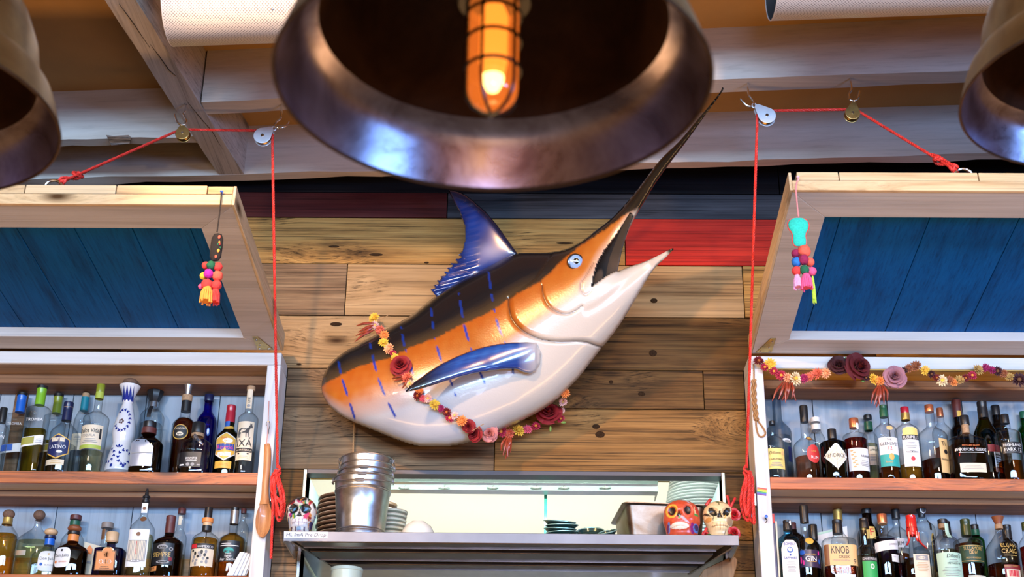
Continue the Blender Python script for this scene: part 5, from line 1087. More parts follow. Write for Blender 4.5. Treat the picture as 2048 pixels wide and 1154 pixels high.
donkey = [(-13, 882), (-13.5, 872), (-12.5, 866), (-8, 863.5), (2, 864.5), (6, 863), (9, 857.5), (9.5, 853), (11, 856.5), (12.5, 853.5), (13, 857), (15, 861.5), (13.5, 863), (10.5, 862.5), (8.5, 868), (7.5, 872), (7.5, 882), (6, 882), (5.5, 874), (3.5, 874), (3.5, 882), (2, 882), (1.5, 873), (-7, 873), (-8.5, 876), (-8.5, 882), (-10, 882), (-11, 875), (-11.8, 882)]
obj('donkey_print', MB().add([S.front(a*s, z(b), .0024) for a, b in donkey], [tuple(range(len(donkey)))]), P('dark_brown_ink', (.03, .022, .02), .5), t, local=True)

# lower shelf of the left cabinet
bottle('amber bottle with brown cork ball cut off by the left edge, lower shelf', 4, 1019, 48, 1078, 1046, 17, (1039, 24, 'dcork', 'ball'), 'f', 'l', group=LL, liq=('gold', 1070), n=3, bands=[(1036, 1050, 'gold')], labs=[('rect', 1090, 1096, -20, -4, 'w', (), -.4)])
bottle('wide clear bottle with brown cork ball and green ribbon', 65, 1020, 74, 1092, 1052, 14, (1041, 24, 'dcork', 'ball'), 'b', 'l', group=LL, k=.62, n=3, liq=('pale', 1083), labs=[('rect', 1036, 1056, -12, -7, 'lgreen'), ('rect', 1106, 1116, -30, -8, 'c')])
bottle('round clear bottle with pale wood ball stopper and blue neck band', 84, 1050, 68, 1112, 1085, 18, (1066, 27, 'pale', 'ball'), 'f', 'l', group=LL, k=.66, liq=('clear', 1122), tap=1.03, bands=[(1066, 1071, 'navy', 22), (1072, 1085, 'blue', 19)], labs=[('sq', 1100, 1142, -11, 28, 'w', [('Don Julio', 1116, 6, 'k', 8, 34), ('#oval', 1128, 6, 'blue', -3, 6), ('BLANCO', 1129, 3, 'y', 12, 18), ('#oval', 1107, 3, 'g', 9, 4)])])
bottle('clear bottle with green neck label behind the two ball stoppers', 140, 1031, 46, 1090, 1058, 20, (1040, 23, 'maroon', 'cyl'), 'b', 'l', group=LL, liq=('clear', 1105), bands=[(1043, 1056, 'green')])
bottle('dark brown bottle with brown ball stopper and orange neck band', 140, 1050, 66, 1106, 1084, 20, (1066, 28, 'brown', 'ball'), 'f', 'l', group=LL, gls='amber', k=.66, liq=('dark', 1104), bands=[(1065, 1070, 'k', 24), (1071, 1084, 'orange', 21)], labs=[('sq', 1100, 1140, -30, 6, 'w', [('Don Julio', 1116, 6, 'k', -12, 30), ('#oval', 1129, 6, 'o', -24, 6), ('REPOSADO', 1129, 3, 'o', -8, 16), ('#rect', 1106, 4, 'k', -12, 4)])])
bottle('clear bottle with taupe cap and brown neck label behind the cobalt one', 205, 1046, 36, 1106, 1088, 18, (1057, 24, 'taupe', 'cyl'), 'b', 'l', group=LL, liq=('clear', 1115), labs=[('rect', 1060, 1081, -9, 0, 'brown')])
bottle('square cobalt blue bottle with pale wood cap and orange medallion', 218, 1065, 58, 1103, 1096, 16, (1084, 25, 'pale', 'cyl'), 'f', 'l', group=LL, gls='cobalt', n=5, k=.8, e=2.2, liq=('clear', 1110), bands=[(1083, 1085.5, 'pale', 20)], labs=[('rect', 1107, 1147, -21, 18, 'brown', [('#rect', 1127, 36, 'or', -1.5, 34), ('AZUL', 1129, 10, 'w', -1, 24), ('REPOSADO', 1140, 3.5, 'brown', -1, 22)] if 0 else [('#rect', 1127, 36, 'or', -1.5, 34), ('ORO', 1129, 9, 'w', -1, 24)]+lines(1139, 2, 22, 'k', -1)), ('oval', 1099, 1122, -10, 13, 'tan', [('#oval', 1110.5, 19, 'or', 1.5, 19)])])
bottle('clear bottle with black pour spout and red numeral one on its label', 280, 978, 48, 1062, 1030, 14, (1006, 16, 'k', 'pour'), 'f', 'l', group=LL, e=1.0, n=3.5, k=.85, liq=('pale', 1072), labs=[('rect', 1008, 1028, -5, 6, 'w', [('#oval', 1019, 6, 'brown', .5, 6)]), ('oval', 1036, 1047, -4, 8, 'brown'), ('rect', 1064, 1139, -21, 19, 'w', [('#rect', 1107, 42, 'y', -1, 34), ('#rect', 1107, 39, 'c', -1, 31), ('#oval', 1074, 8, 'brown', -1, 8), ('1', 1101, 27, 'r', -1, 12), ('#oval', 1127, 6, 'y', -2, 24), ('#oval', 1127, 3, 'w', -2, 16)])])
bottle('dark amber bottle with maroon capsule and ornate black label', 330, 1029, 60, 1088, 1067, 19, (1064, 20, 'maroon', 'caps'), 'f', 'l', group=LL, gls='amber', liq=('dark', 1085), labs=[('rect', 1090, 1134, -28, 20, 'k', [('SIEMPRE', 1113, 9, 'g', -4, 36), ('#oval', 1098, 9, 'y', -3, 22), ('#oval', 1099, 6, 'k', -3, 15), ('#oval', 1128, 6, 'y', 0, 26), ('#oval', 1128, 3.5, 'k', 0, 18), ('#oval', 1122, 8, 'rose', 14, 8), ('#oval', 1102, 8, 'y', 14, 8), ('#oval', 1102, 5, 'k', 14, 5)]), ('rect', 1136, 1146, -31, -11, 'or', [('$ 95', 1140, 4, 'k', -20, 12)])])
bottle('tall slender clear bottle with brown cap behind the ornate black label', 354, 1017, 30, 1080, 1058, 15, (1028, 16, 'maroon', 'cyl'), 'b', 'l', group=LL, liq=('pale', 1110), labs=[('rect', 1034, 1052, -3, 3, 'c'), ('rect', 1100, 1145, -8, 14, 'yel', lines(1106, 6, 16))])
bottle('bottle with black cap above an orange ring and a black and cream label', 408, 1016, 54, 1086, 1062, 18, (1038, 16, 'k', 'cyl'), 'f', 'l', group=LL, liq=('gold', 1080), e=1.6, bands=[(1038, 1046, 'orange', 22), (1046, 1053, 'pale', 17), (1053, 1063, 'k', 18)], labs=[('rect', 1094, 1139, -25, 25, 'c', [('#rect', 1099, 10, 'k', 0, 50), ('#rect', 1099, 8, 'r', -17, 14), ('MEXICO', 1100, 5, 'w', 12, 20), ('BLANCO', 1100, 3.5, 'w', -3, 10)]+[('#oval', 1108+((i*37) % 27), 5+(i*13) % 5, 'y' if i % 3 else 'k', -18+(i*17) % 32, 5+(i*7) % 7) for i in range(16)])])
bottle('amber bottle with black cap and black label showing a green sun', 456, 1008, 54, 1076, 1058, 17, (1015, 16, 'k', 'cyl'), 'f', 'l', group=LL, liq=('gold', 1061), e=1.2, bands=[(1015, 1042, 'silver')], labs=[('rect', 1081, 1123, -24, 22, 'k', [('#oval', 1101, 12, 't', 0, 20), ('#rect', 1104.5, 6, 'k', 0, 24), ('Family', 1112, 4, 'w', 0, 14), ('Tequila', 1107, 3, 'w', 0, 18), ('#rect', 1091, 1.5, 'w', 0, 38), ('#rect', 1087, 1, 'w', -6, 20), ('Ray  Gerber', 1118, 5, 'w', 0, 38, 'i')])])
bottle('clear bottle with brown cap in the right corner of the left lower shelf', 480, 1018, 26, 1062, 1040, 10, (1027, 11, 'maroon', 'cyl'), 'b', 'l', group=LL, liq=('pale', 1085))
def settle():
    # push neighbours of the two rows apart in depth until no two bottles share room
    for shelf in (SHU, SHL):
        L_ = [(t, max(S.r)*1.02, S.k) for t, S, _, _ in BOTTLES if abs(t.location.z-shelf) < .01]
        for it in range(60):
            for i in range(len(L_)):
                for j in range(i+1, len(L_)):
                    a, ra, ka = L_[i]; b, rb, kb = L_[j]; dx = abs(a.location.x-b.location.x)
                    if dx >= ra+rb: continue
                    need = (ka*ra+kb*rb)*math.sqrt(max(0, 1-(dx/(ra+rb))**2)); gap = abs(a.location.y-b.location.y)
                    if gap < need:
                        f, g, kf, kg, rf, rg = (a, b, ka, kb, ra, rb) if a.location.y <= b.location.y else (b, a, kb, ka, rb, ra)
                        d = (need-gap)/2+.0005; f.location.y = max(f.location.y-d, YF+.001+rf*kf); g.location.y = min(g.location.y+d, YB-(.001 if shelf == SHU else .0155)-rg*kg)
                        if it > 20: s_ = 1 if f.location.x > g.location.x else -1; f.location.x += s_*.0004; g.location.x -= s_*.0004
# papers on the left lower shelf
yc = YF+.05
def card(name, quad, Y0, Y1, mat, label, th=.0012):
    v = [at(a, b, (Y0 if i < 2 else Y1)) for i, (a, b) in enumerate(quad)]; o = MB().hexa([p for p in v]+[p+Vector((0, th, 0)) for p in v])
    return tag(obj(name, o, mat, origin=v[0], smooth=False), label, 'paper')
c = card('card', [(161, 1149), (197, 1149), (203, 1093), (168, 1083)], YF+.06, YF+.085, LB['c'], 'cream menu card with orange print between the brown and cobalt bottles')
Y_ = YF+.065; mb = MB().add([tuple(at(a, b, Y_+.006)-Vector(c.location)) for a, b in ((174, 1096), (180, 1090), (185, 1098), (183, 1108), (176, 1107))], [(0, 1, 2, 3, 4)])
obj('orange_print', mb, INK['o'], c, local=True); obj('lettering', MB().add([tuple(at(a, b, Y_)-Vector(c.location)) for a, b in ((170, 1121), (182, 1123), (182, 1127), (170, 1125))], [(0, 1, 2, 3)]), INK['y'], c, local=True)
t = thing('paper_stack', 'stack of white paper menus leaning at the right end of the left lower shelf', 'paper', at(470, 1150, YF+.02))
for i in range(5):
    q = i*6.2; A = [(453+q*1.25, 1151), (466+q*1.25, 1151), (489+q*.9, 1104+i*1.5), (480+q*.9, 1104+i*1.5)]
    if A[1][0] > 492: A[1] = (492, 1151); A[0] = (484, 1151)
    v = [at(a, b, YF+.012+.007*i) for a, b in A]; obj('sheet', MB().hexa(v+[p+Vector((0, .006, 0)) for p in v]), LB['w'], t, smooth=False)

# upper shelf of the right cabinet
bottle('tall frosted grey bottle with dark cap at the left end', 1560, 780, 52, 868, 838, 18, (787, 19, 'navy', 'cyl'), 'b', group=RU, gls='frost', liq=('clear', 875), e=1.1, labs=[('oval', 884, 892, 2, 24, 'w', [('#oval', 890, 5, 'y', 13, 14)]), ('rect', 900, 930, 14, 24, 'navy')])
bottle('small bottle with black cap and yellow label tucked in the left corner', 1549, 843, 44, 888, 868, 14, (850, 13, 'k', 'cyl'), 'f', group=RU, liq=('clear', 900), labs=[('rect', 903, 944, -18, 20, 'yel', [('Dillons', 912, 6, 'k', -2, 28, 'i'), ('UNFILTERED', 925, 3.5, 'k', 0, 28), ('#oval', 912, 8, 'tan', 15, 7)]+lines(932, 3, 26))])
bottle('clear bottle of pink rum with red round label and tall black cap', 1618, 807, 52, 892, 868, 18, (840, 17, 'k', 'cyl'), 'f', group=RU, liq=('pink', 912), labs=[('oval', 872, 883, -3, 10, 'brown', [('#oval', 877, 7, 'g', 3, 8)]), ('oval', 892, 928, -5, 25, 'red', [('RUM', 917, 6, 'w', 11, 20), ('CANE', 905, 3, 'g', 9, 14)])])
bottle('clear bottle with white cap behind the rum', 1637, 836, 34, 884, 860, 17, (845, 19, 'white', 'cyl'), 'b', group=RU, liq=('clear', 893), bands=[(850, 861, 'white', 18)])
t, S, s, z = bottle('black apothecary bottle with white diamond label', 1668, 860, 52, 891, 881, 18, (880, 18, 'k', 'cyl'), 'f', group=RU, gls='black', liq=('dark', 900), e=1.5, labs=[('diamond', 895, 945, -25, 26, 'k', [('#diamond', 920, 49, 'w', .5, 51), ('#diamond', 920, 45, 'c', .5, 47), ("HENDRICK'S", 919, 8, 'k', .5, 46), ('GIN', 928, 4, 'y', .5, 12)])])
bottle('deep red bottle with copper cap and white botanical label', 1717, 833, 50, 872, 861, 19, (852, 20, 'copper', 'cyl'), 'f', group=RU, liq=('red', 876), e=1.9, labs=[('rect', 899, 944, -23, 22, 'w', [('ARIANE', 915, 5, 'k', 12, 20)]+[('#oval', 904+i*4, 3, 'kraft', -14+((i*5) % 9), 6) for i in range(9)]+lines(925, 4, 20, 'y', 10)), ('oval', 843, 857, 1, 9, 'w')])
bottle('bottle with black cap and green neck label behind the deep red one', 1743, 831, 32, 880, 862, 16, (839, 17, 'k', 'cyl'), 'b', group=RU, liq=('pale', 890), bands=[(845, 862, 'green')], labs=[('rect', 898, 935, -12, 10, 'c', [('APPLE', 905, 4, 'k', 2, 14)]+lines(914, 5, 14))])
bottle('clear bottle with green capsule and white and teal label', 1775, 812, 46, 866, 846, 16, (836, 15, 'green', 'caps'), 'f', group=RU, liq=('amber', 939), labs=[('oval', 859, 868, -3, 10, 'tan'), ('rect', 882, 916, -21, 21, 'w', [('THE', 887, 4, 'k', 0, 12), ('GLENLIVET', 895, 6.5, 'k', 0, 36), ('12', 904, 7, 'r', 0, 10)]), ('rect', 916, 940, -21, 21, 'teal', [('#oval', 921, 13, 'g', 2, 10), ('Scotch', 931, 4, 'g', -4, 18, 'i')])])
bottle('clear bottle with dark red cap, gold neck and arched white label', 1821, 812, 49, 862, 843, 17, (824, 17, 'dred', 'cyl'), 'f', group=RU, liq=('gold', 930), bands=[(824, 838, 'gold')], labs=[('arch', 858, 937, -17, 18, 'w', [('#arch', 868, 18, 'yel', .5, 30), ('#rect', 879, 9, 'k', .5, 34), ('BUSHMILLS', 879, 6, 'w', .5, 31), ('#oval', 908, 3, 'k', .5, 24), ('#rect', 908, 1, 'w', .5, 20), ('#oval', 922, 9, 'r', .5, 8)]+lines(890, 4, 22))])
bottle('long necked clear bottle with copper cap and tan label, brown liquid', 1874, 805, 60, 872, 846, 18, (819, 18, 'copper', 'cyl'), 'f', group=RU, liq=('dark', 918), tap=.93, labs=[('rect', 880, 948, 4, 26, 'tan', [('Ti', 890, 9, 'k', 13, 13), ('Handmade', 921, 5.5, 'k', 14, 18, 'i'), ('#oval', 906, 9, 'k', 17, 9)])])
bottle('clear bottle with bronze cap behind the tan labelled one', 1888, 819, 40, 872, 846, 14, (836, 14, 'copper', 'cyl'), 'b', group=RU, liq=('amber', 900))
bottle('tall dark bottle with long black cap behind the wide red one', 1925, 801, 36, 868, 845, 18, (836, 19, 'maroon', 'cyl'), 'b', group=RU, gls='smoke', liq=('dark', 860), labs=[('rect', 824, 836, -3, 5, 'gold')])
bottle('wide flat bottle of red amber whiskey with lettering on its glass', 1938, 833, 76, 886, 868, 17, (851, 19, 'k', 'cyl'), 'f', group=RU, k=.55, n=3, liq=('red', 892), bands=[(851, 868, 'cork', 14)], labs=[('rect', 933, 951, -25, 26, 'c', lines(938, 3, 40))], txt=[('WOODFORD RESERVE', 906, 6, 'c', 0, 60) if 0 else ('WOODFORD RESERVE', 906, 6, 'w', 0, 60), ('DISTILLERS SELECT', 898, 3, 'o', 0, 34), ('#rect', 912, 1, 'w', 0, 48)])
bottle('black sparkling wine bottle behind the wide red whiskey', 1970, 812, 48, 882, 842, 20, (845, 20, 'k', 'caps'), 'b', group=RU, gls='green', liq=('red', 900), e=1.0, labs=[('rect', 904, 918, -6, 22, 'rose'), ('rect', 918, 958, 4, 22, 'w', [('#rect', 924+i*5, 1.5, 'k', 13, 14) for i in range(6)])])
bottle('dark bottle with black cap behind the embossed amber bottle', 2003, 812, 40, 866, 842, 18, (832, 18, 'k', 'cyl'), 'b', group=RU, gls='smoke', liq=('dark', 870))
bottle('embossed clear bottle with black cap and silver-black label', 2020, 830, 54, 874, 858, 18, (848, 17, 'k', 'cyl'), 'f', group=RU, liq=('amber', 926), e=1.7, labs=[('rect', 892, 915, -21, 20, 'k', [('HIGHLAND', 898, 6, 'w', 0, 36), ('PARK 12', 907, 7, 'w', 0, 34), ('#rect', 912.5, 1, 'y', 0, 34)])])
bottle('green bottle cut off by the right edge, upper shelf', 2058, 824, 32, 868, 848, 15, (838, 15, 'green', 'cyl'), 'b', group=RU, gls='bgreen', liq=('pale', 880))
# lower shelf of the right cabinet
for (x0, x1, yt, m1, m2, lab) in ((1543.5, 1553, 1027, 'navy', 'red', 'slim navy booklet with red top at the left end of the right lower shelf'), (1553.8, 1557.5, 1042, 'c', 'c', 'slim cream booklet beside the navy one on the right lower shelf')):
    a, b = at(x0, 1160, YF+.02), at(x1, 1160, YF+.02); zt = at(x0, yt, YF+.02).z; a0 = at(x0, yt, YF+.02).x-.0; z1 = SHL+.001
    xa, xb = at(x0, 1100, YF+.02).x, at(x1, 1100, YF+.02).x
    t = thing('booklet', lab, 'book', (xa, YF+.02, SHL))
    obj('cover', MB().box(xa, xb, YF+.02, YF+.13, z1, zt if m1 == m2 else zt-.032), LB[m1], t, bevel=.001)
    if m1 != m2: obj('top_band', MB().box(xa-.0004, xb+.0004, YF+.0195, YF+.13, zt-.032, zt), LB[m2], t, bevel=.001)
bottle('aqua blue square bottle with black cap and arched white label', 1579, 1042, 42, 1084, 1068, 17, (1062, 17, 'k', 'caps'), 'f', 'l', group=RL, gls='aqua', n=3.5, k=.85, liq=('clear', 1095), labs=[('arch', 1085, 1160, -17, 15, 'w', [('BOMBAY', 1093, 6, 'b', -1, 22), ('#oval', 1105, 12, 'blue', -1, 11), ('#oval', 1104, 8, 'silver', -1, 7), ('#oval', 1115, 4, 'b', -1, 4), ('SAPPHIRE', 1121, 5, 'b', -1, 24)]+lines(1128, 7, 18)), ('rect', 1044, 1053, 0, 6, 'w')])
bottle('small dark bottle hidden behind the aqua blue one', 1591, 1046, 42, 1080, 1062, 14, (1060, 13, 'maroon', 'cyl'), 'b', 'l', group=RL, gls='smoke', liq=('olive', 1085))
bottle('long necked gin bottle with tall black cap and dark purple label', 1618, 1008, 54, 1094, 1066, 18, (1042, 18, 'k', 'cyl'), 'f', 'l', group=RL, liq=('amber', 1138), e=1.5, labs=[('oval', 1077, 1091, -6, 11, 'gold'), ('rect', 1102, 1137, -25, 26, 'purple', [('GIN', 1120, 10, 'w', 3, 22), ('EARL GREY', 1112, 3.5, 'g', 3, 22), ('#oval', 1123, 14, 'p', -17, 4), ('#oval', 1128, 10, 'p', -12, 3), ('#oval', 1108, 9, 'blue', -14, 12), ('#oval', 1108, 9, 'p', 20, 4), ('#oval', 1125, 9, 'blue', 20, 4), ('#rect', 1126, 1, 'g', 4, 18)])])
bottle('dark bottle with round black cap behind the purple labelled gin', 1631, 1050, 30, 1100, 1084, 16, (1080, 18, 'k', 'cyl'), 'b', 'l', group=RL, gls='smoke')
c = card('paper_sheet', [(1650, 1150), (1700, 1150), (1694, 1052), (1632, 1066)], YB-.018, YB-.008, LB['w'], 'white paper sheet with a green edge standing behind the tan labelled bourbon')
obj('green_edge', MB().add([tuple(at(a, b, YB-.0092)-Vector(c.location)) for a, b in ((1633, 1071), (1632, 1066.5), (1664, 1059), (1665, 1063))], [(0, 1, 2, 3)]), LB['mint'], c, local=True)
bottle('square bourbon bottle with black wax neck and big tan label', 1682, 1038, 66, 1084, 1072, 20, (1066, 20, 'k', 'caps'), 'f', 'l', group=RL, n=4.5, k=.68, e=1.9, liq=('red', 1130), labs=[('rect', 1092, 1134, -33, 32, 'tan', [('#rect', 1113, 40, 'brown', -28, 8), ('KNOB', 1103, 15, 'k', -3, 34), ('CREEK', 1117, 5.5, 'k', 4, 32), ('9', 1126, 9, 'k', 24, 6), ('STRAIGHT BOURBON', 1124, 3, 'y', -2, 32)]), ('rect', 1152, 1163, -16, 24, 'y' if 0 else 'silver')], txt=[('KNOB CREEK', 1140, 6, 'o', 0, 40), ('SMALL BATCH', 1147, 6, 'o', 0, 40)])
bottle('tall bottle with black and gold capsule behind the square bourbon', 1683, 1011, 36, 1086, 1062, 16, (1020, 16, 'k', 'cyl'), 'b', 'l', group=RL, liq=('clear', 1100), bands=[(1020, 1044, 'gold', 17.5)])
bottle('pale bottle with black cap and bright green label', 1735, 1038, 40, 1106, 1088, 19, (1058, 18, 'k', 'caps'), 'f', 'l', group=RL, liq=('pale', 1112), e=1.2, labs=[('rect', 1119, 1162, -14, 18, 'lgreen', [('#rect', 1123, 8, 'k', 2, 32), ('CHARTREUSE', 1123, 4.5, 'w', 2, 29), ('#oval', 1138, 10, 'w', 5, 8), ('#oval', 1138, 7, 'lgreen', 5, 5)])])
bottle('black bottle with domed cap and cream label behind the bright green one', 1744, 1008, 44, 1076, 1042, 19, (1028, 20, 'k', 'cyl'), 'b', 'l', group=RL, gls='black', labs=[('rect', 1057, 1083, -8, 10, 'yel', [('F', 1069, 15, 'r', 2, 11)])])
bottle('indigo bottle with copper cap and slanting white band', 1777, 1023, 54, 1080, 1064, 19, (1041, 20, 'copper', 'cyl'), 'f', 'l', group=RL, liq=('indigo', 1076), e=1.7, bands=[(1038, 1043, 'pale', 17)], labs=[('rect', 1082, 1101, -27, 27, 'w', [('EMPRESS', 1089, 4, 'y', 12, 20)], .14), ('rect', 1109, 1124, 6, 26, 'w', [('GIN', 1114, 3, 'y', 12, 8)])])
bottle('clear bottle with tall black cap between indigo and red wax bottles', 1800, 1010, 42, 1072, 1052, 15, (1038, 17, 'k', 'cyl'), 'b', 'l', group=RL, liq=('amber', 1110), labs=[('rect', 1082, 1100, -17, 18, 'w', [('JIM B', 1092, 8, 'k', 4, 22)])])
t, S, s, z = bottle('amber bottle topped with dripping red wax and cream label', 1829, 1032, 58, 1112, 1080, 21, (1057, 20, 'red', 'caps'), 'f', 'l', group=RL, n=3, liq=('dark', 1122), e=1.1, labs=[('rect', 1116, 1162, -10, 22, 'c', [('#rect', 1123, 10, 'y', 6, 24), ('#oval', 1123, 6, 'c', 6, 14)]+lines(1133, 6, 24, 'kraft', 6))])
obj('wax_drip', MB().lathe([(S.R(q)+.0016, q) for q in [z(1072), z(1066), z(1058)]], 24, cap0=False, cap1=False), CP['red'], t, local=True)
for dx, y1 in ((-9, 1094), (5, 1086), (13, 1100), (-3, 1076)):
    a0 = dx/11.*1.3; zz = [z(1066+(y1-1066)*i/8) for i in range(9)]
    obj('wax_drip', MB().tube([S.front(S.R(q)*a0*.8, q, .001) for q in zz], [s*2.6]*5+[s*2.2, s*1.9, s*1.7, s*1.2], 7), CP['red'], t, local=True)
bottle('broad clear bottle with flared black stopper and badge', 1852, 1012, 48, 1062, 1040, 20, (1035, 25, 'k', 'flare'), 'b', 'l', group=RL, liq=('clear', 1096), e=1.5, labs=[('hex', 1014, 1030, -4, 7, 'silver', [('#hex', 1022, 12, 'k', 1.5, 7)]), ('rect', 1042, 1066, 7, 12, 'k'), ('arch', 1072, 1150, 8, 17, 'gold', [('#arch', 1112, 74, 'k', 12.5, 6), ('STAR', 1090, 4, 'w', 12.5, 24, 'v')])])
bottle('clear bottle with black cap and mint green label', 1894, 1040, 58, 1094, 1066, 21, (1049, 20, 'k', 'cyl'), 'f', 'l', group=RL, liq=('clear', 1105), bands=[(1049, 1058, 'cork', 17)], labs=[('rect', 1050, 1082, 0, 9, 'mint'), ('rect', 1112, 1162, -28, 28, 'mint', [("Dillon's", 1119, 8, 'k', 6, 28, 'i'), ('METHOD 95', 1134, 4, 'k', 6, 26)]+lines(1127, 2, 22, 'y', 5)+lines(1142, 6, 36, 'y'))])
bottle('dark bottle with black capsule behind the mint labelled one', 1905, 1043, 34, 1086, 1074, 17, (1074, 17, 'k', 'caps'), 'b', 'l', group=RL, liq=('pale', 1100))
bottle('green capped whiskey bottle with dark green label', 1950, 1030, 58, 1080, 1066, 20, (1063, 20, 'dgreen', 'caps'), 'f', 'l', group=RL, liq=('amber', 1082), e=1.7, labs=[('rect', 1088, 1123, -28, 28, 'green', [('TULLAMORE', 1095, 7, 'yel' if 0 else 'g', 1, 38), ('DEW', 1103, 7, 'g', 1, 16), ('IRISH WHISKEY', 1114, 3.6, 'g', 1, 30), ('#rect', 1120, 1, 'g', 0, 50), ('#rect', 1089.5, 1, 'g', 0, 54)]), ('rect', 1149, 1158, -14, 26, 'c')])
bottle('green bottle with dark cap behind the green capped whiskey', 1957, 1050, 34, 1086, 1070, 17, (1060, 17, 'k', 'cyl'), 'b', 'l', group=RL, gls='bgreen', bands=[(1060, 1072, 'green')])
bottle('teardrop bottle with brown stopper and gold lettering on its glass', 2012, 1030, 68, 1106, 1056, 16, (1046, 26, 'brown', 'flare'), 'f', 'l', group=RL, liq=('dark', 1128), e=1.05, bands=[(1046, 1055, 'cork', 15)], labs=[('rect', 1134, 1163, -10, 26, 'rose', [('#rect', 1152, 16, 'c', 8, 30), ('#rect', 1152, 13, 'r', 8, 22)])], txt=[('ELIJAH', 1095, 9, 'g', 4, 30), ('CRAIG', 1107, 9, 'g', 4, 30), ('#rect', 1116, 1, 'g', 6, 26), ('KENTUCKY STRAIGHT', 1137, 3, 'g', 4, 28)])
bottle('dark bottle with black cap behind the teardrop bottle', 2022, 1051, 36, 1092, 1080, 18, (1079, 19, 'k', 'caps'), 'b', 'l', group=RL, gls='smoke')
bottle('dark bottle cut off by the right edge, lower shelf', 2056, 1046, 36, 1094, 1072, 15, (1062, 15, 'dgreen', 'cyl'), 'f', 'l', group=RL, liq=('red', 1096))
settle()
# ------------------------------------------------------------------ kitchen pass-through
KIT_Y = 2.2
CREAM = P('cream_kitchen_wall', (.78, .68, .42), .5); CYAN = P('pale_cyan_metal_panel', (.52, .74, .72), .35, .0); KWHITE = P('white_kitchen_wall', (.85, .84, .74), .45)
struct('wall_kitchen', MB().box(-2.2, 2.0, KIT_Y, KIT_Y+.05, 0, 3.7), KWHITE)
struct('wall_kitchen_left', MB().box(-2.25, -2.2, .1, KIT_Y+.05, 0, 3.7), CREAM)
struct('wall_kitchen_right', MB().box(2.0, 2.05, .1, KIT_Y+.05, 0, 3.7), KWHITE)
struct('trim_16', MB().box(-2.15, 1.95, KIT_Y-.35, KIT_Y-.0005, .0, 2.05), P('dark_kitchen_units', (.10, .06, .035), .4))
struct('ceiling_kitchen', MB().box(-2.25, 2.05, .3, KIT_Y+.05, 3.7, 3.75), KWHITE)
x = at(820, 1145, KIT_Y-.01).x
struct('trim_9', MB().box(-2.1, x, KIT_Y-.012, KIT_Y-.0005, 2.2, 2.985), P('yellow_wall_tile', (.76, .55, .20), .4))
struct('trim_10', MB().box(x+.002, 1.9, KIT_Y-.012, KIT_Y-.0005, 2.2, 2.985), P('blue_grey_steel_splashback', (.55, .64, .74), .3, .5, noise=.25, nscale=9))
for nm, X0, X1 in (('trim_11', OL-.0265, OL), ('trim_12', OR, OR+.0265)):
    s = struct(nm, MB().box(X0+.02 if X0 < 0 else X0, X1 if X0 < 0 else X1-.02, -.006, .48, 1.95, OT-.001), CYAN, bevel=.001)
    e = OL if X0 < 0 else OR
    obj('corner_bead', MB().box(e-.005, e+.005, -.009, -.0062, 1.95, OT-.002), CHROME, s, bevel=.001)
struct('trim_13', MB().box(OL+.001, OR-.001, -.004, .05, OT-.014, OT-.0005), P('dark_lintel', (.05, .045, .06), .4))
zb = at(1020, 958, .95).z
struct('trim_14', MB().box(-2.1, 1.9, .95, .98, zb, 3.65), P('pale_yellow_bulkhead', (.74, .50, .13), .5))
zr = at(1020, 950, .52).z
# order rails hung in the pass
def RX(Y): return at(1316, 970, Y).x
def rail(y0, y1, Yr, label):
    za, zb_ = at(1020, y1, Yr).z, at(1020, y0, Yr).z
    t = thing('order_rail', label, 'rail', (-.08, Yr, za), 'steel order rails in the pass')
    obj('bar', MB().box(OL+.15, RX(Yr), Yr, Yr+.05, za, za+.006), STEEL, t, bevel=.001)
    obj('lip', MB().box(OL+.15, RX(Yr), Yr-.004, Yr, za, zb_), P('pale_green_steel', (.50, .62, .55), .25, .7), t, bevel=.001)
    for q in (OL+.151, RX(Yr)-.005): obj('bracket', MB().box(q, q+.004, Yr+.0505, Yr+.12, za, za+.012), STEEL, t)
    return t
z1 = rail(959, 966, .40, 'upper steel order rail across the kitchen pass'); z2 = rail(971, 981, .20, 'lower steel order rail across the kitchen pass')
WIRE = P('dark_wire', (.10, .09, .07), .35, .7)
def ring_clip(x, y, Yr, par):
    c = at(x, y, Yr); t = MB().tube([c+Vector((.020*math.cos(k*PI/8), .02*math.sin(k*PI/8), .003*math.sin(k*PI/8))) for k in range(16)], .0013, 5, True)
    t.tube([c+Vector((0, .02, 0)), c+Vector((0, .02, .012)), c+Vector((.004, .02, .016))], .0013, 5)
    t.tube([c+Vector((0, .02, .012)), c+Vector((0, .026, .016)), c+Vector((0, .03, .016))], .0013, 5); obj('wire_clip', t, WIRE, par)
for x in (826, 918, 988, 1082, 1154, 1244): ring_clip(x, 954, .37, z1)
for x in (808, 888, 985, 1072, 1128, 1210): ring_clip(x, 976, .17, z2)

# stainless pass shelf
SZ = 2.4285; SY0, SY1 = -.25, .42
xa, xb = at(567, 1070, SY0).x, at(1478, 1080, SY0).x
t = thing('pass_shelf', 'long stainless steel shelf across the kitchen pass, crowded with crockery', 'shelf', ((xa+xb)/2, SY0, SZ-.034))
zlip = SZ-.034
obj('front_lip', MB().box(xa, xb, SY0, SY0+.004, zlip, SZ), P('lip_steel', (.17, .165, .18), .45, 1, noise=.15, nscale=8), t, bevel=.0015)
obj('end_lip', MB().box(xa, xa+.004, SY0+.0045, -.012, zlip, SZ-.0015), STEEL, t); obj('end_lip', MB().box(xb-.004, xb, SY0+.0045, -.012, zlip, SZ-.0015), STEEL, t)
obj('top_plate', MB().box(xa+.0045, xb-.0045, SY0+.0045, -.012, SZ-.0035, SZ-.001), STEEL, t)
obj('top_plate', MB().box(OL+.006, OR-.006, -.0115, SY1, SZ-.0035, SZ-.001), STEEL, t)
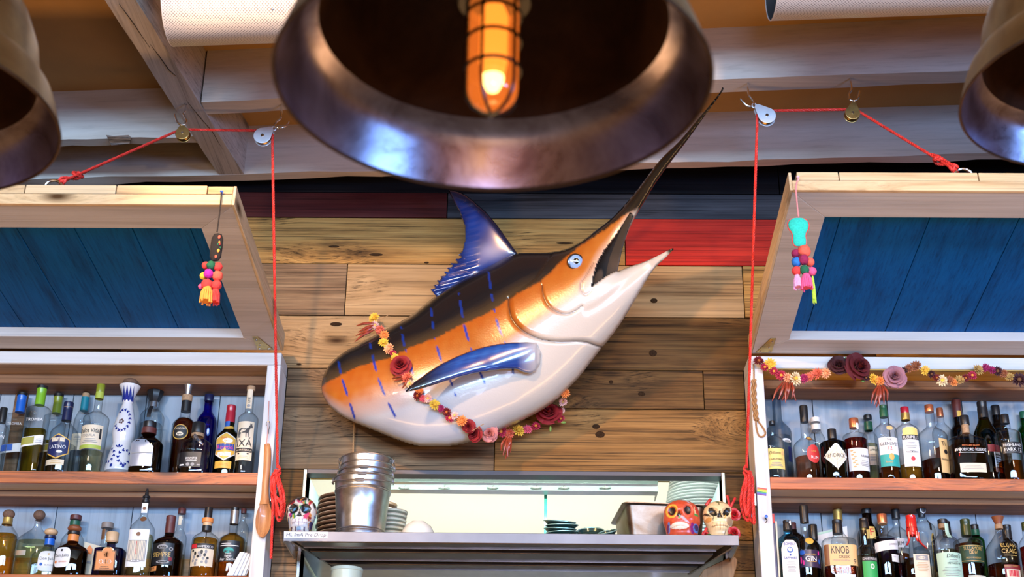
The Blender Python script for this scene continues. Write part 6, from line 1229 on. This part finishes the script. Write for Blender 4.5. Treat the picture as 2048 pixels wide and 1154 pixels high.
for y0, y1, p0, p1 in ((1084.5, 1098, 592, 1452), (1107, 1122.5, 622, 1428), (1131, 1141, 655, 1398)):
    ya, yb_ = max(SY0+.008, atz(1020, y0, zlip).y), atz(1020, y1, zlip).y; X0, X1 = atz(p0, y0, zlip).x, atz(p1, y0, zlip).x
    u0, u1 = atz(p0+18, y1, zlip).x, atz(p1-18, y1, zlip).x
    obj('channel', MB().hexa([(X0, ya, zlip), (X1, ya, zlip), (u1, yb_, zlip), (u0, yb_, zlip), (X0, ya, zlip+.028), (X1, ya, zlip+.028), (u1, yb_, zlip+.028), (u0, yb_, zlip+.028)]), P('smoky_steel', (.20, .165, .13), .33, 1, noise=.3, nscale=9), t, bevel=.0015)
    obj('channel_edge', MB().box(u0, u1, yb_-.004, yb_, zlip-.003, zlip-.0003), STEEL, t)
for sg, pts in ((1, ((578, 1083), (674, 1140))), (-1, ((1468, 1095), (1380, 1150)))):
    a, b = atz(pts[0][0], pts[0][1], zlip), atz(pts[1][0], pts[1][1], zlip)
    obj('bracket', MB().hexa([a, a+Vector((sg*.008, 0, 0)), b+Vector((sg*.008, 0, 0)), b, a+Vector((0, 0, .026)), a+Vector((sg*.008, 0, .026)), b+Vector((sg*.008, 0, .026)), b+Vector((0, 0, .026))]), STEEL_D, t)
tp = obj('tape_label', MB().add([at(568, 1062.5, SY0-.0006), at(656, 1063.5, SY0-.0006), at(655, 1077, SY0-.0006), at(568, 1076, SY0-.0006)], [(0, 1, 2, 3)]), P('white_paper_tape', (.72, .72, .76), .6), t)
vs, fs = text_mesh('Hi, ImA Pre Drop', .15); W = max(v[0] for v in vs)-min(v[0] for v in vs); c = at(612, 1069.5, SY0-.0012); kx = .128/W
obj('lettering', MB().add([(c.x+a*kx, c.y, c.z+(b-.45)*.0115) for a, b in vs], fs), INK['k'], tp, smooth=False)

# galvanised buckets nested in a stack
GALV = patina('galvanised_zinc', ((.46, .47, .49), (.72, .73, .75)), .30, 1.0, 22, .05)
by = SY0+.125; bs = mpx(725, 1010, by); bx = at(724, 1010, by).x
zt0 = at(726, 961, by-.0).z-SZ
def bucket(dx, z0, rt, rb, h, label, bail, first=None):
    if first is None:
        t = thing('metal_bucket', label, 'bucket', (bx+dx, by, z0), 'galvanised buckets nested on the pass shelf')
        r = lambda q: rb+(rt-rb)*q
        pr = [(0, .004), (rb*.96, .004), (rb, .0), (r(.02), .004)]
        for q in (.10, .115, .13, .145, .16, .5, .76, .775, .79, .805, .82, .95): pr.append((r(q)+(.0022 if q in (.115, .145, .775, .805) else 0), h*q))
        pr += [(rt, h*.985), (rt+.003, h*.99), (rt+.004, h), (rt+.0015, h+.0025), (rt-.002, h)]+[(rt-.003, h*.96), (rb-.002, .008), (0, .007)]
        obj('pail', MB().lathe(pr, 48, cap0=False), GALV, t, local=True)
    else: raise ValueError
    for sg in (-1, 1):
        c = Vector((sg*(rt+.004), 0, h*.965)); obj('ear', MB().tube([c+Vector((sg*.002, .010*math.cos(k*PI/8), .010*math.sin(k*PI/8)+.004)) for k in range(16)], .0022, 6, True), STEEL, t, local=True)
    R = rt+.008
    if bail == 'front': p = [Vector((R*math.cos(a), -R*abs(math.sin(a))*1.02, h*.95-.016*math.sin(-a) if 0 else h*.95-.018*abs(math.sin(a)))) for a in [PI+PI*k/24 for k in range(25)]]
    else: p = [Vector((R*math.cos(a), .015*math.sin(a), h*.965+.060*math.sin(a)*.35)) for a in [PI*k/24 for k in range(25)]]
    o = obj('handle', MB().tube(p, .0022, 6), STEEL, t, local=True)
    if bail == 'front': obj('grip', MB().tube([Vector((R*.995*math.cos(a), -R*1.02*abs(math.sin(a)), h*.95-.018*abs(math.sin(a)))) for a in [PI*1.5+.30*k/8-.15 for k in range(9)]], .0045, 8), STEEL, o, local=True)
    return t
H0 = zt0
bucket(0, SZ, 57*bs, 46.5*bs, H0, 'lowest galvanised bucket of the stack, standing on the steel shelf', 'front')
for i, (yr, dx) in enumerate(((948, .006), (935, .010), (921, .008))):
    zt = at(732, yr, by).z-SZ
    bucket(dx, SZ+zt-H0*.94, (52.5-i*.4)*bs, 42*bs, H0*.94, ['second bucket of the galvanised stack, just above the lowest', 'third bucket of the galvanised stack, below the topmost', 'topmost galvanised bucket of the stack with its wire bail up'][i], 'front' if i < 2 else 'up')

# crockery
def plate(px, Y, r, z0, h, mat, rim, lab, name='dinner_plate', group=None, tilt=0, cat='plate'):
    x = at(px, 1040, Y).x; t = thing(name, lab, cat, (x, Y, z0), group); t.rotation_euler = (0, tilt, 0)
    obj('dish', MB().lathe([(0, .001), (r*.55, .001), (r*.62, .003), (r*.93, h*.42), (r*.985, h*.50), (r, h*.60), (r, h*.90), (r*.985, h*.98), (r*.6, h*.45), (0, h*.4)], 40), mat, t, local=True)
    if rim: obj('rim', MB().tube([(r*.985*math.cos(k*PI/20), r*.985*math.sin(k*PI/20), h*.93) for k in range(40)], .0018, 5, True), rim, t, local=True)
    return t
BRP = P('brown_glazed_plate', (.15, .085, .05), .25, coat=.4); BRR = P('pale_tan_rim', (.62, .48, .34), .35); CRP = P('cream_plate', (.72, .66, .46), .3); WHP = P('white_plate', (.74, .80, .78), .2, coat=.4)
ps = mpx(700, 1030, .1)
def ORD(i): return {1: 'topmost', 2: 'second from top', 3: 'third from top'}.get(i, '%s from top' % ('fourth fifth sixth seventh eighth ninth tenth eleventh twelfth thirteenth fourteenth fifteenth sixteenth seventeenth eighteenth nineteenth twentieth twenty-first twenty-second twenty-third twenty-fourth'.split()[i-4] if i > 3 else ''))
def stack(px, Y, rpx, ytop, n, mat, rim, lab, grp, zb=SZ, jit=.003, seed=0, step=None):
    rr = random.Random(seed); s = mpx(px, 1030, Y); zt = at(px, ytop, Y).z; st_ = (zt-zb)/n; tp_ = .28 if step else 0
    for i in range(n):
        pl = plate(px+rr.uniform(-1, 1)*1.5+(step or 0)*i, Y, rpx*s*rr.uniform(.98, 1.01)*(1-tp_*(i/n)**1.3), zb+i*st_, st_*1.0-.0004, mat, rim, lab % ORD(n-i), group=grp)
stack(695, .105, 62, 1000, 13, BRP, BRR, 'brown plate, %s, in the tall stack left of the buckets', 'tall stack of brown plates')
stack(758, .27, 34, 1008, 10, BRP, BRR, 'brown plate, %s, in the small stack right of the buckets', 'small stack of brown plates')
stack(783, .0, 30, 1024, 9, CRP, BRR, 'cream side plate, %s, in the short stack right of the buckets', 'stack of cream side plates')
c = at(836, 1062, -.12); s = mpx(836, 1050, -.12)
t = thing('white_bowl', 'white bowl turned upside down on the steel shelf right of the plates', 'bowl', (c.x, -.12, SZ))
hb = at(836, 1044, -.12).z-SZ
obj('bowl', MB().lathe([(36*s, 0), (35.5*s, hb*.15), (32.5*s, hb*.50), (26*s, hb*.78), (16*s, hb*.94), (14*s, hb), (0, hb)], 36), P('white_china', (.78, .78, .70), .25, coat=.3), t, local=True)
# dark oval platters
OVD = P('dark_green_enamel', (.02, .055, .045), .18, .3, coat=.6); OVR = P('platter_rim', (.30, .50, .42), .25, .3)
def platter(x, dz, Y, a, b, tx, tz, lab):
    s = mpx(x, 1055, Y); c = at(x, 1055, Y); c.z = SZ+dz; t = thing('oval_platter', lab, 'platter', c, 'dark oval platters on the pass shelf'); t.rotation_euler = (math.radians(tx), math.radians(tz), 0)
    mb = MB().lathe([(0, .0), (a*s*.72, 0), (a*s*.80, .002), (a*s, .012), (a*s*.99, .0135), (a*s*.78, .004), (0, .003)], 40, k=b)
    obj('dish', mb, OVD, t, local=True); obj('rim', MB().tube([(a*s*math.cos(k*PI/20), a*s*b*math.sin(k*PI/20), .013) for k in range(40)], .002, 5, True), OVR, t, local=True)
for i, (x, dz, tx, tz) in enumerate(((1123, .006, 6, 0), (1121, .018, 8, 1), (1125, .030, 6, -2), (1120, .042, 9, 2), (1124, .054, 7, -1), (1119, .067, 11, 4))):
    platter(x, dz, -.10, 32, .8, tx, tz, 'dark green oval platter, %s, in the pile left of the steel pan' % ORD(6-i))
platter(1181, .034, -.10, 28, .8, 38, -4, 'dark green oval platter propped up alone between the pile and the steel pan')
platter(1216, .016, -.17, 19, .75, 24, -14, 'small dark green oval platter tilted against the left side of the steel pan')
# glass divider
xg = at(1091, 1030, .35).x
t = thing('glass_divider', 'upright glass panel with a green edge standing on the steel shelf', 'panel', (xg, .35, SZ))
zg = at(1091, 983, .35).z
obj('pane', MB().box(xg-.004, xg+.004, .32, .415, SZ, zg), glass('green_edge_glass', (.45, .85, .66), .5), t, bevel=.001)
obj('clip', MB().box(xg-.010, xg+.010, .318, .3195, SZ, SZ+.014), STEEL_D, t)
obj('edge_strip', MB().box(xg-.0055, xg+.0055, .314, .3178, SZ+.0145, zg), P('green_glass_edge', (.05, .34, .22), .15, coat=.5), t, bevel=.001)
# steel hotel pan
py_ = -.095; ang = math.radians(-14)
c0 = at(1334, 1066, py_); s = mpx(1334, 1040, py_); wpx, dp, hh = 83*s, .26, at(1334, 1008, py_).z-SZ
t = thing('steel_pan', 'deep stainless food pan behind the red skull', 'pan', (c0.x, py_, SZ)); t.rotation_euler = (0, 0, math.radians(6))
def rrect(a, b, r, z, n=5):
    o = []
    for cx, cy, a0 in ((a-r, b-r, 0), (-a+r, b-r, PI/2), (-a+r, -b+r, PI), (a-r, -b+r, 1.5*PI)):
        for k in range(n+1): q = a0+PI/2*k/n; o.append((cx+r*math.cos(q), cy+r*math.sin(q)+b_off, z))
    return o
b_off = dp/2
rings = [rrect(wpx*.82, dp*.42, .02, .001), rrect(wpx*.86, dp*.45, .022, .008), rrect(wpx*.97, dp*.49, .022, hh-.006), rrect(wpx, dp*.5, .022, hh-.002), rrect(wpx*1.07, dp*.5+.012, .025, hh), rrect(wpx*1.07, dp*.5+.012, .025, hh-.003)]
inner = [rrect(wpx*.97-.002, dp*.49-.002, .02, hh-.004), rrect(wpx*.82, dp*.42, .02, .004)]
m = len(rings[0]); vs = []; fs = []
seq = [rings[0], rings[1], rings[2], rings[5], rings[4], rings[3], inner[0], inner[1]]
for r_ in seq: vs += r_
for j in range(len(seq)-1):
    for k in range(m): fs.append((j*m+k, j*m+(k+1) % m, (j+1)*m+(k+1) % m, (j+1)*m+k))
fs += [tuple(range(m))[::-1], tuple((len(seq)-1)*m+k for k in range(m))]
obj('pan_body', MB().add(vs, fs), patina('stained_steel', ((.15, .09, .055), (.30, .26, .23)), .38, 1.0, 7, .05), t, local=True)
# tall stack of white plates in the kitchen, on its own shelf
ks = 2.62
k_ = thing('kitchen_shelf', 'steel shelf inside the kitchen under the tall stack of white plates', 'shelf', (.75, .66, ks-.02))
obj('board', MB().box(.40, 1.2, .50, .86, ks-.02, ks-.0005), STEEL, k_, bevel=.002)
for q in (.45, 1.15): obj('post', MB().box(q-.012, q+.012, .67, .694, 0, ks-.0205), STEEL, k_)
stack(1396, .66, 79, 946, 24, WHP, None, 'white dinner plate, %s, in the tall stack behind the steel pan', 'tall stack of white plates', zb=ks, seed=4, step=.3)
# plastic tub and board below the shelf
yq = -.02; c = at(694, 1138, yq); s = mpx(694, 1140, yq)
ctr = 2.17
struct('trim_15', MB().box(OL+.002, OR-.002, -.20, .46, ctr-.03, ctr), P('dark_counter', (.10, .08, .06), .4))
t = thing('plastic_tub', 'translucent plastic tub under the left end of the steel shelf', 'tub', (c.x, yq, ctr)); ht = c.z-ctr
obj('tub', MB().lathe([(0, .001), (25*s, .001), (27*s, .006), (31*s, ht-.012), (32.5*s, ht-.010), (32.5*s, ht), (30.5*s, ht), (26*s, .008), (0, .004)], 36, cap0=False), P('milky_plastic', (.62, .66, .50), .3), t, local=True)
q = [(1392, 1190), (1396, 1156), (1408, 1138), (1462, 1113), (1470, 1113), (1475, 1119), (1474, 1130), (1467, 1156), (1462, 1190)]
yb_ = -.035; poly = [at(a, b, yb_) for a, b in q]
t = thing('cutting_board', 'brown wooden cutting board hanging under the right end of the steel shelf', 'board', poly[4])
obj('board', MB().prism(poly, (0, .018, 0)), wood('brown_board', ((.16, .08, .035), (.27, .15, .07), (.34, .20, .10)), .4, 'z', .8, .3, 0, .1), t, bevel=.003)
obj('cord', MB().tube([poly[4]+Vector((-.006, .009, -.008)), Vector((poly[4].x-.004, yb_+.012, zlip-.001))], .0016, 5), TWN, t)

# ------------------------------------------------------------------ painted skulls
def skull(label, px, ybase, ytop, wpx, Y, colf, eyes, nose, teeth, grp=None, rough=.35, coat=.3, wprof=None, extra=None, tiltx=0):
    s = mpx(px, (ybase+ytop)/2, Y); H = at(px, ytop, Y).z-SZ; W = wpx*s/2; x0 = at(px, (ybase+ytop)/2, Y).x
    t = thing('painted_skull', label, 'skull', (x0, Y, SZ), grp)
    zs = [0, .04, .12, .22, .33, .42, .5, .6, .7, .8, .88, .94, .98, 1.0]; ws = wprof or [.62, .68, .72, .74, .80, .90, .96, 1.0, .99, .90, .74, .54, .30, 0]
    ds = [.50, .60, .68, .72, .78, .84, .90, .95, .95, .88, .73, .53, .30, 0]
    nu, nv = 112, 84; V = []; Q = []
    for j in range(nv+1):
        zz = j/nv; zz = .5-.5*math.cos(PI*zz) if j > nv*.5 else zz
        w_ = float(np.interp(zz, zs, ws)); d_ = float(np.interp(zz, zs, ds))
        for i in range(nu):
            # more columns on the face
            a = 2*PI*i/nu; a = a+.35*math.sin(2*(a+PI/2))*-.0
            cx, cy = math.cos(a), math.sin(a); x = w_*cx; y = d_*cy
            if cy < 0:
                f = -cy
                for ex, ez, ea, eb, dp_ in eyes:
                    r2 = ((x-ex)/ea)**2+((zz-ez)/eb)**2; y += dp_*math.exp(-r2**2*.8)*f
                    y -= .05*math.exp(-((math.sqrt(r2)-1.35)/.28)**2)*f
                nx, nz_, na, nb = nose; r2 = ((x-nx)/na)**2+((zz-nz_)/nb)**2; y += .16*math.exp(-r2**2*.9)*f
                tx, tz, ta, tb_ = teeth; q2 = ((x-tx)/ta)**4+((zz-tz)/tb_)**4
                y -= (.07+.018*math.cos(2*PI*(x-tx)/ta*3.5))*math.exp(-q2)*f; y += .05*math.exp(-((zz-tz)/(tb_*.10))**2)*math.exp(-((x-tx)/ta)**4)*f
                y += .10*math.exp(-((abs(x)-.72)/.16)**2-((zz-.28)/.10)**2)*f; y -= .05*math.exp(-((abs(x)-.62)/.2)**2-((zz-.42)/.06)**2)*f
            V.append((x*W, y*W*.95, zz*H)); Q.append((x, zz, cy))
    F_ = [(j*nu+i, j*nu+(i+1) % nu, (j+1)*nu+(i+1) % nu, (j+1)*nu+i) for j in range(nv) for i in range(nu)]+[tuple(range(nu))[::-1]]
    mb = MB(); mb.v = V; mb.f = F_
    o = obj('skull', mb, vcol('skull_paint', rough, coat), t, local=True, ang=180); Q = np.array(Q); set_pigment(o, colf(Q[:, 0], Q[:, 1], Q[:, 2]))
    if extra: extra(t, W, H)
    return t, W, H
def put(c, m, col): c[m] = col
def ell(x, z, cx, cz, a, b, rot=0):
    dx, dz = x-cx, (z-cz); cr, sr = math.cos(rot), math.sin(rot); return ((dx*cr+dz*sr)/a)**2+((-dx*sr+dz*cr)/b)**2 < 1
def tri(x, z, cx, z0, z1, hw): t = (z-z0)/(z1-z0); return (t > 0) & (t < 1) & (abs(x-cx) < hw*(1-t))
def teethmark(c, x, z, tz, half, n, col, line):
    m = (abs(x) < half) & (abs(z-tz) < .085); put(c, m, col); put(c, m & (abs(np.sin(x/half*PI*n/2)) < .22), line); put(c, m & (abs(z-tz) < .010), line)
def c_multi(x, z, f):
    c = np.tile(np.array([.66, .60, .52]), (len(x), 1)); rr = np.random.RandomState(8); fr = f < .35
    pal = [(.45, .02, .02), (.02, .015, .015), (.62, .22, .05), (.55, .03, .12), (.03, .25, .06), (.70, .66, .60), (.60, .40, .06), (.25, .015, .02), (.03, .14, .32), (.66, .60, .55), (.02, .015, .015)]
    for i in range(120):
        cx, cz = rr.uniform(-1.05, 1.05), rr.uniform(.02, 1.0); put(c, ell(x, z, cx, cz, rr.uniform(.05, .15), rr.uniform(.025, .07), rr.uniform(0, 3)), pal[rr.randint(len(pal))])
    put(c, ell(x, z, -.55, .86, .30, .075, .35), (.02, .015, .015)); put(c, ell(x, z, .05, .90, .34, .07), (.03, .02, .015)); put(c, ell(x, z, .06, .88, .10, .03, .5), (.62, .20, .04))
    put(c, ell(x, z, .62, .80, .15, .06, .8), (.50, .02, .03)); put(c, ell(x, z, 0, .52, .28, .15), (.68, .62, .54)); put(c, ell(x, z, 0, .70, .20, .07), (.68, .60, .50)); put(c, ell(x, z, .04, .67, .07, .03), (.08, .40, .05))
    for sx in (-1, 1):
        put(c, ell(x, z, sx*.40-.02, .63, .33, .125), (.010, .010, .012)); put(c, ell(x, z, sx*.38, .62, .14, .030, .3), (.05, .20, .38))
    put(c, tri(x, z, 0, .44, .60, .17), (.02, .015, .012)); put(c, ell(x, z, .42, .44, .20, .07, .4), (.62, .05, .14)); put(c, ell(x, z, -.42, .42, .05, .06), (.62, .42, .03)); put(c, ell(x, z, -.62, .48, .09, .05), (.45, .02, .22))
    put(c, ell(x, z, -.62, .27, .22, .09, .6), (.50, .54, .60)); put(c, ell(x, z, .74, .24, .14, .10), (.04, .02, .08)); put(c, ell(x, z, .80, .20, .05, .03), (.10, .45, .06))
    m = (z < .36) & (abs(x) < .55) & fr; put(c, m, (.66, .58, .50)); teethmark(c, x, z, .285, .50, 9, (.74, .70, .70), (.28, .20, .24))
    put(c, (z < .19) & (np.sin(x*22) > .45) & fr, (.12, .05, .06)); put(c, ell(x, z, 0, .13, .16, .06), (.22, .30, .40)); put(c, ell(x, z, .05, .06, .2, .03), (.62, .25, .25)); return c
skull('small multicoloured painted skull at the left end of the steel shelf', 603, 1059, 995, 61, SY0+.063, c_multi, [(-.40, .63, .30, .115, .26), (.40, .63, .30, .115, .26)], (0, .51, .13, .08), (0, .285, .5, .08))
def c_red(x, z, f):
    c = np.tile(np.array([.55, .075, .030]), (len(x), 1)); c *= (1+.12*np.sin(x*19+z*13)*np.sin(z*27-x*7))[:, None]
    put(c, ell(x, z, .16, .92, .30, .055, -.25), (.48, .45, .50)); put(c, ell(x, z, .12, .885, .24, .035, -.2), (.55, .075, .03))
    put(c, ell(x, z, -.58, .645, .30, .18), (.70, .42, .05)); put(c, ell(x, z, -.58, .645, .215, .125), (.42, .03, .02)); put(c, ell(x, z, -.56, .645, .17, .105), (.008, .006, .006))
    put(c, ell(x, z, .28, .665, .26, .15), (.62, .12, .07)); put(c, ell(x, z, .28, .665, .185, .112), (.008, .006, .006))
    put(c, tri(x, z, -.20, .50, .66, .16), (.012, .008, .008)); put(c, ell(x, z, -.20, .475, .06, .03), (.12, .42, .16))
    put(c, ell(x, z, .05, .445, .26, .035, -.35), (.45, .42, .50)); put(c, ell(x, z, .70, .68, .10, .10, .5), (.68, .50, .25)); put(c, ell(x, z, .74, .555, .13, .035), (.03, .28, .06)); put(c, ell(x, z, .78, .70, .10, .13, .3), (.5, .02, .02))
    put(c, ell(x, z, -.74, .25, .07, .14), (.10, .20, .50)); put(c, ell(x, z, -.78, .24, .05, .10), (.14, .02, .10)); put(c, ell(x, z, .52, .23, .14, .13), (.22, .01, .14)); put(c, ell(x, z, .72, .245, .17, .11), (.06, .20, .55)); put(c, ell(x, z, .74, .265, .12, .075), (.03, .02, .10))
    m = ell(x, z, -.18, .275, .50, .085); put(c, m, (.74, .66, .58)); put(c, m & (abs(z-.275+.05*((x+.18)/.5)**2) < .008), (.40, .30, .24)); return c
skull('orange-red painted skull with white teeth in front of the steel pan', 1363, 1070, 1001, 74, SY0+.070, c_red, [(-.57, .645, .19, .115, .24), (.28, .665, .20, .12, .24)], (-.20, .555, .11, .075), (-.18, .275, .45, .08), wprof=[.74, .80, .84, .87, .93, 1.0, 1.0, .98, .96, .88, .74, .55, .32, 0])
def c_bone(x, z, f):
    c = np.tile(np.array([.72, .55, .30]), (len(x), 1)); c *= (1+.07*np.sin(x*15+z*23)*np.sin(z*31-x*9))[:, None]
    put(c, ell(x, z, -.70, .46, .20, .06), (.55, .28, .08)); put(c, ell(x, z, .62, .42, .20, .10), (.36, .25, .14))
    for sx in (-1, 1): put(c, ell(x, z, sx*.44, .645, .29, .10, sx*.25), (.010, .008, .006))
    put(c, tri(x, z, -.02, .49, .69, .20), (.012, .008, .006)); put(c, ell(x, z, .0, .50, .03, .03), (.66, .50, .28)); put(c, ell(x, z, .33, .53, .10, .025, .6), (.62, .36, .05)); put(c, ell(x, z, -.80, .59, .24, .03, -.2), (.03, .022, .016)); put(c, ell(x, z, -.42, .50, .03, .10, -.5), (.04, .05, .02))
    put(c, ell(x, z, -.10, .93, .12, .025, -.1), (.05, .12, .02)); put(c, ell(x, z, .18, .905, .30, .012), (.10, .08, .03)); put(c, ell(x, z, -.02, .86, .03, .05), (.16, .13, .05))
    m = (abs(x) < .55) & (z > .20) & (z < .40) & (f < 0); ln = (.38, .24, .10); put(c, m & (abs(np.sin(x*14)) < .14), ln); put(c, m & (abs(z-.30+.06*x*x) < .008), (.16, .09, .04)); put(c, ell(x, z, .30, .13, .14, .02, .9), (.12, .08, .04)); return c
def bone_extra(t, W, H):
    rd = P('red_paint_petals', (.48, .015, .02), .4, noise=.25, nscale=90); gr = P('dark_green_leaf', (.02, .07, .015), .4)
    def rose(x, z, y, r, rot=0):
        o = obj('rose', rose_bm(3), rd, t, local=True, ang=60); o.location = (x*W, y*W, z*H); o.scale = (r*W,)*3; o.rotation_euler = (0, rot, .2*x)
    rose(.95, .62, -.35, .42); rose(.88, .14, -.45, .40); rose(-.95, .10, -.42, .22)
    def petal(pts, r): obj('petal', MB().tube(smooth([Vector((a*W, b*W, c_*H)) for a, b, c_ in pts], 4), [r*W*q for q in (.4, .7, .95, 1, 1, .95, .85, .7, .12)][:len(smooth([Vector((0, 0, 0))]*len(pts), 4))] if 0 else r*W*.8, 7), rd, t, local=True)
    for pts, r in ((((.70, -.3, .80), (.66, -.35, .98), (.60, -.3, 1.12)), .11), (((.74, -.3, .78), (.95, -.35, .95), (1.10, -.3, 1.06)), .11), (((-.85, -.4, .26), (-.98, -.45, .14), (-1.15, -.42, .02)), .13), (((-.80, -.3, .86), (-.62, -.3, .96), (-.5, -.25, 1.02)), .13)): petal(pts, r)
    for x, z in ((-.75, .05), (.62, .05)): obj('leaf', MB().ball((x*W, -.62*W, z*H), .17*W, 10, 6, (1.1, .4, .8)), gr, t, local=True)
skull('bone coloured skull with red roses at the right end of the steel shelf', 1437, 1071, 1003, 62, SY0+.066, c_bone, [(-.44, .645, .26, .095, .24), (.44, .645, .26, .095, .24)], (-.02, .575, .14, .08), (0, .30, .5, .10), extra=bone_extra)
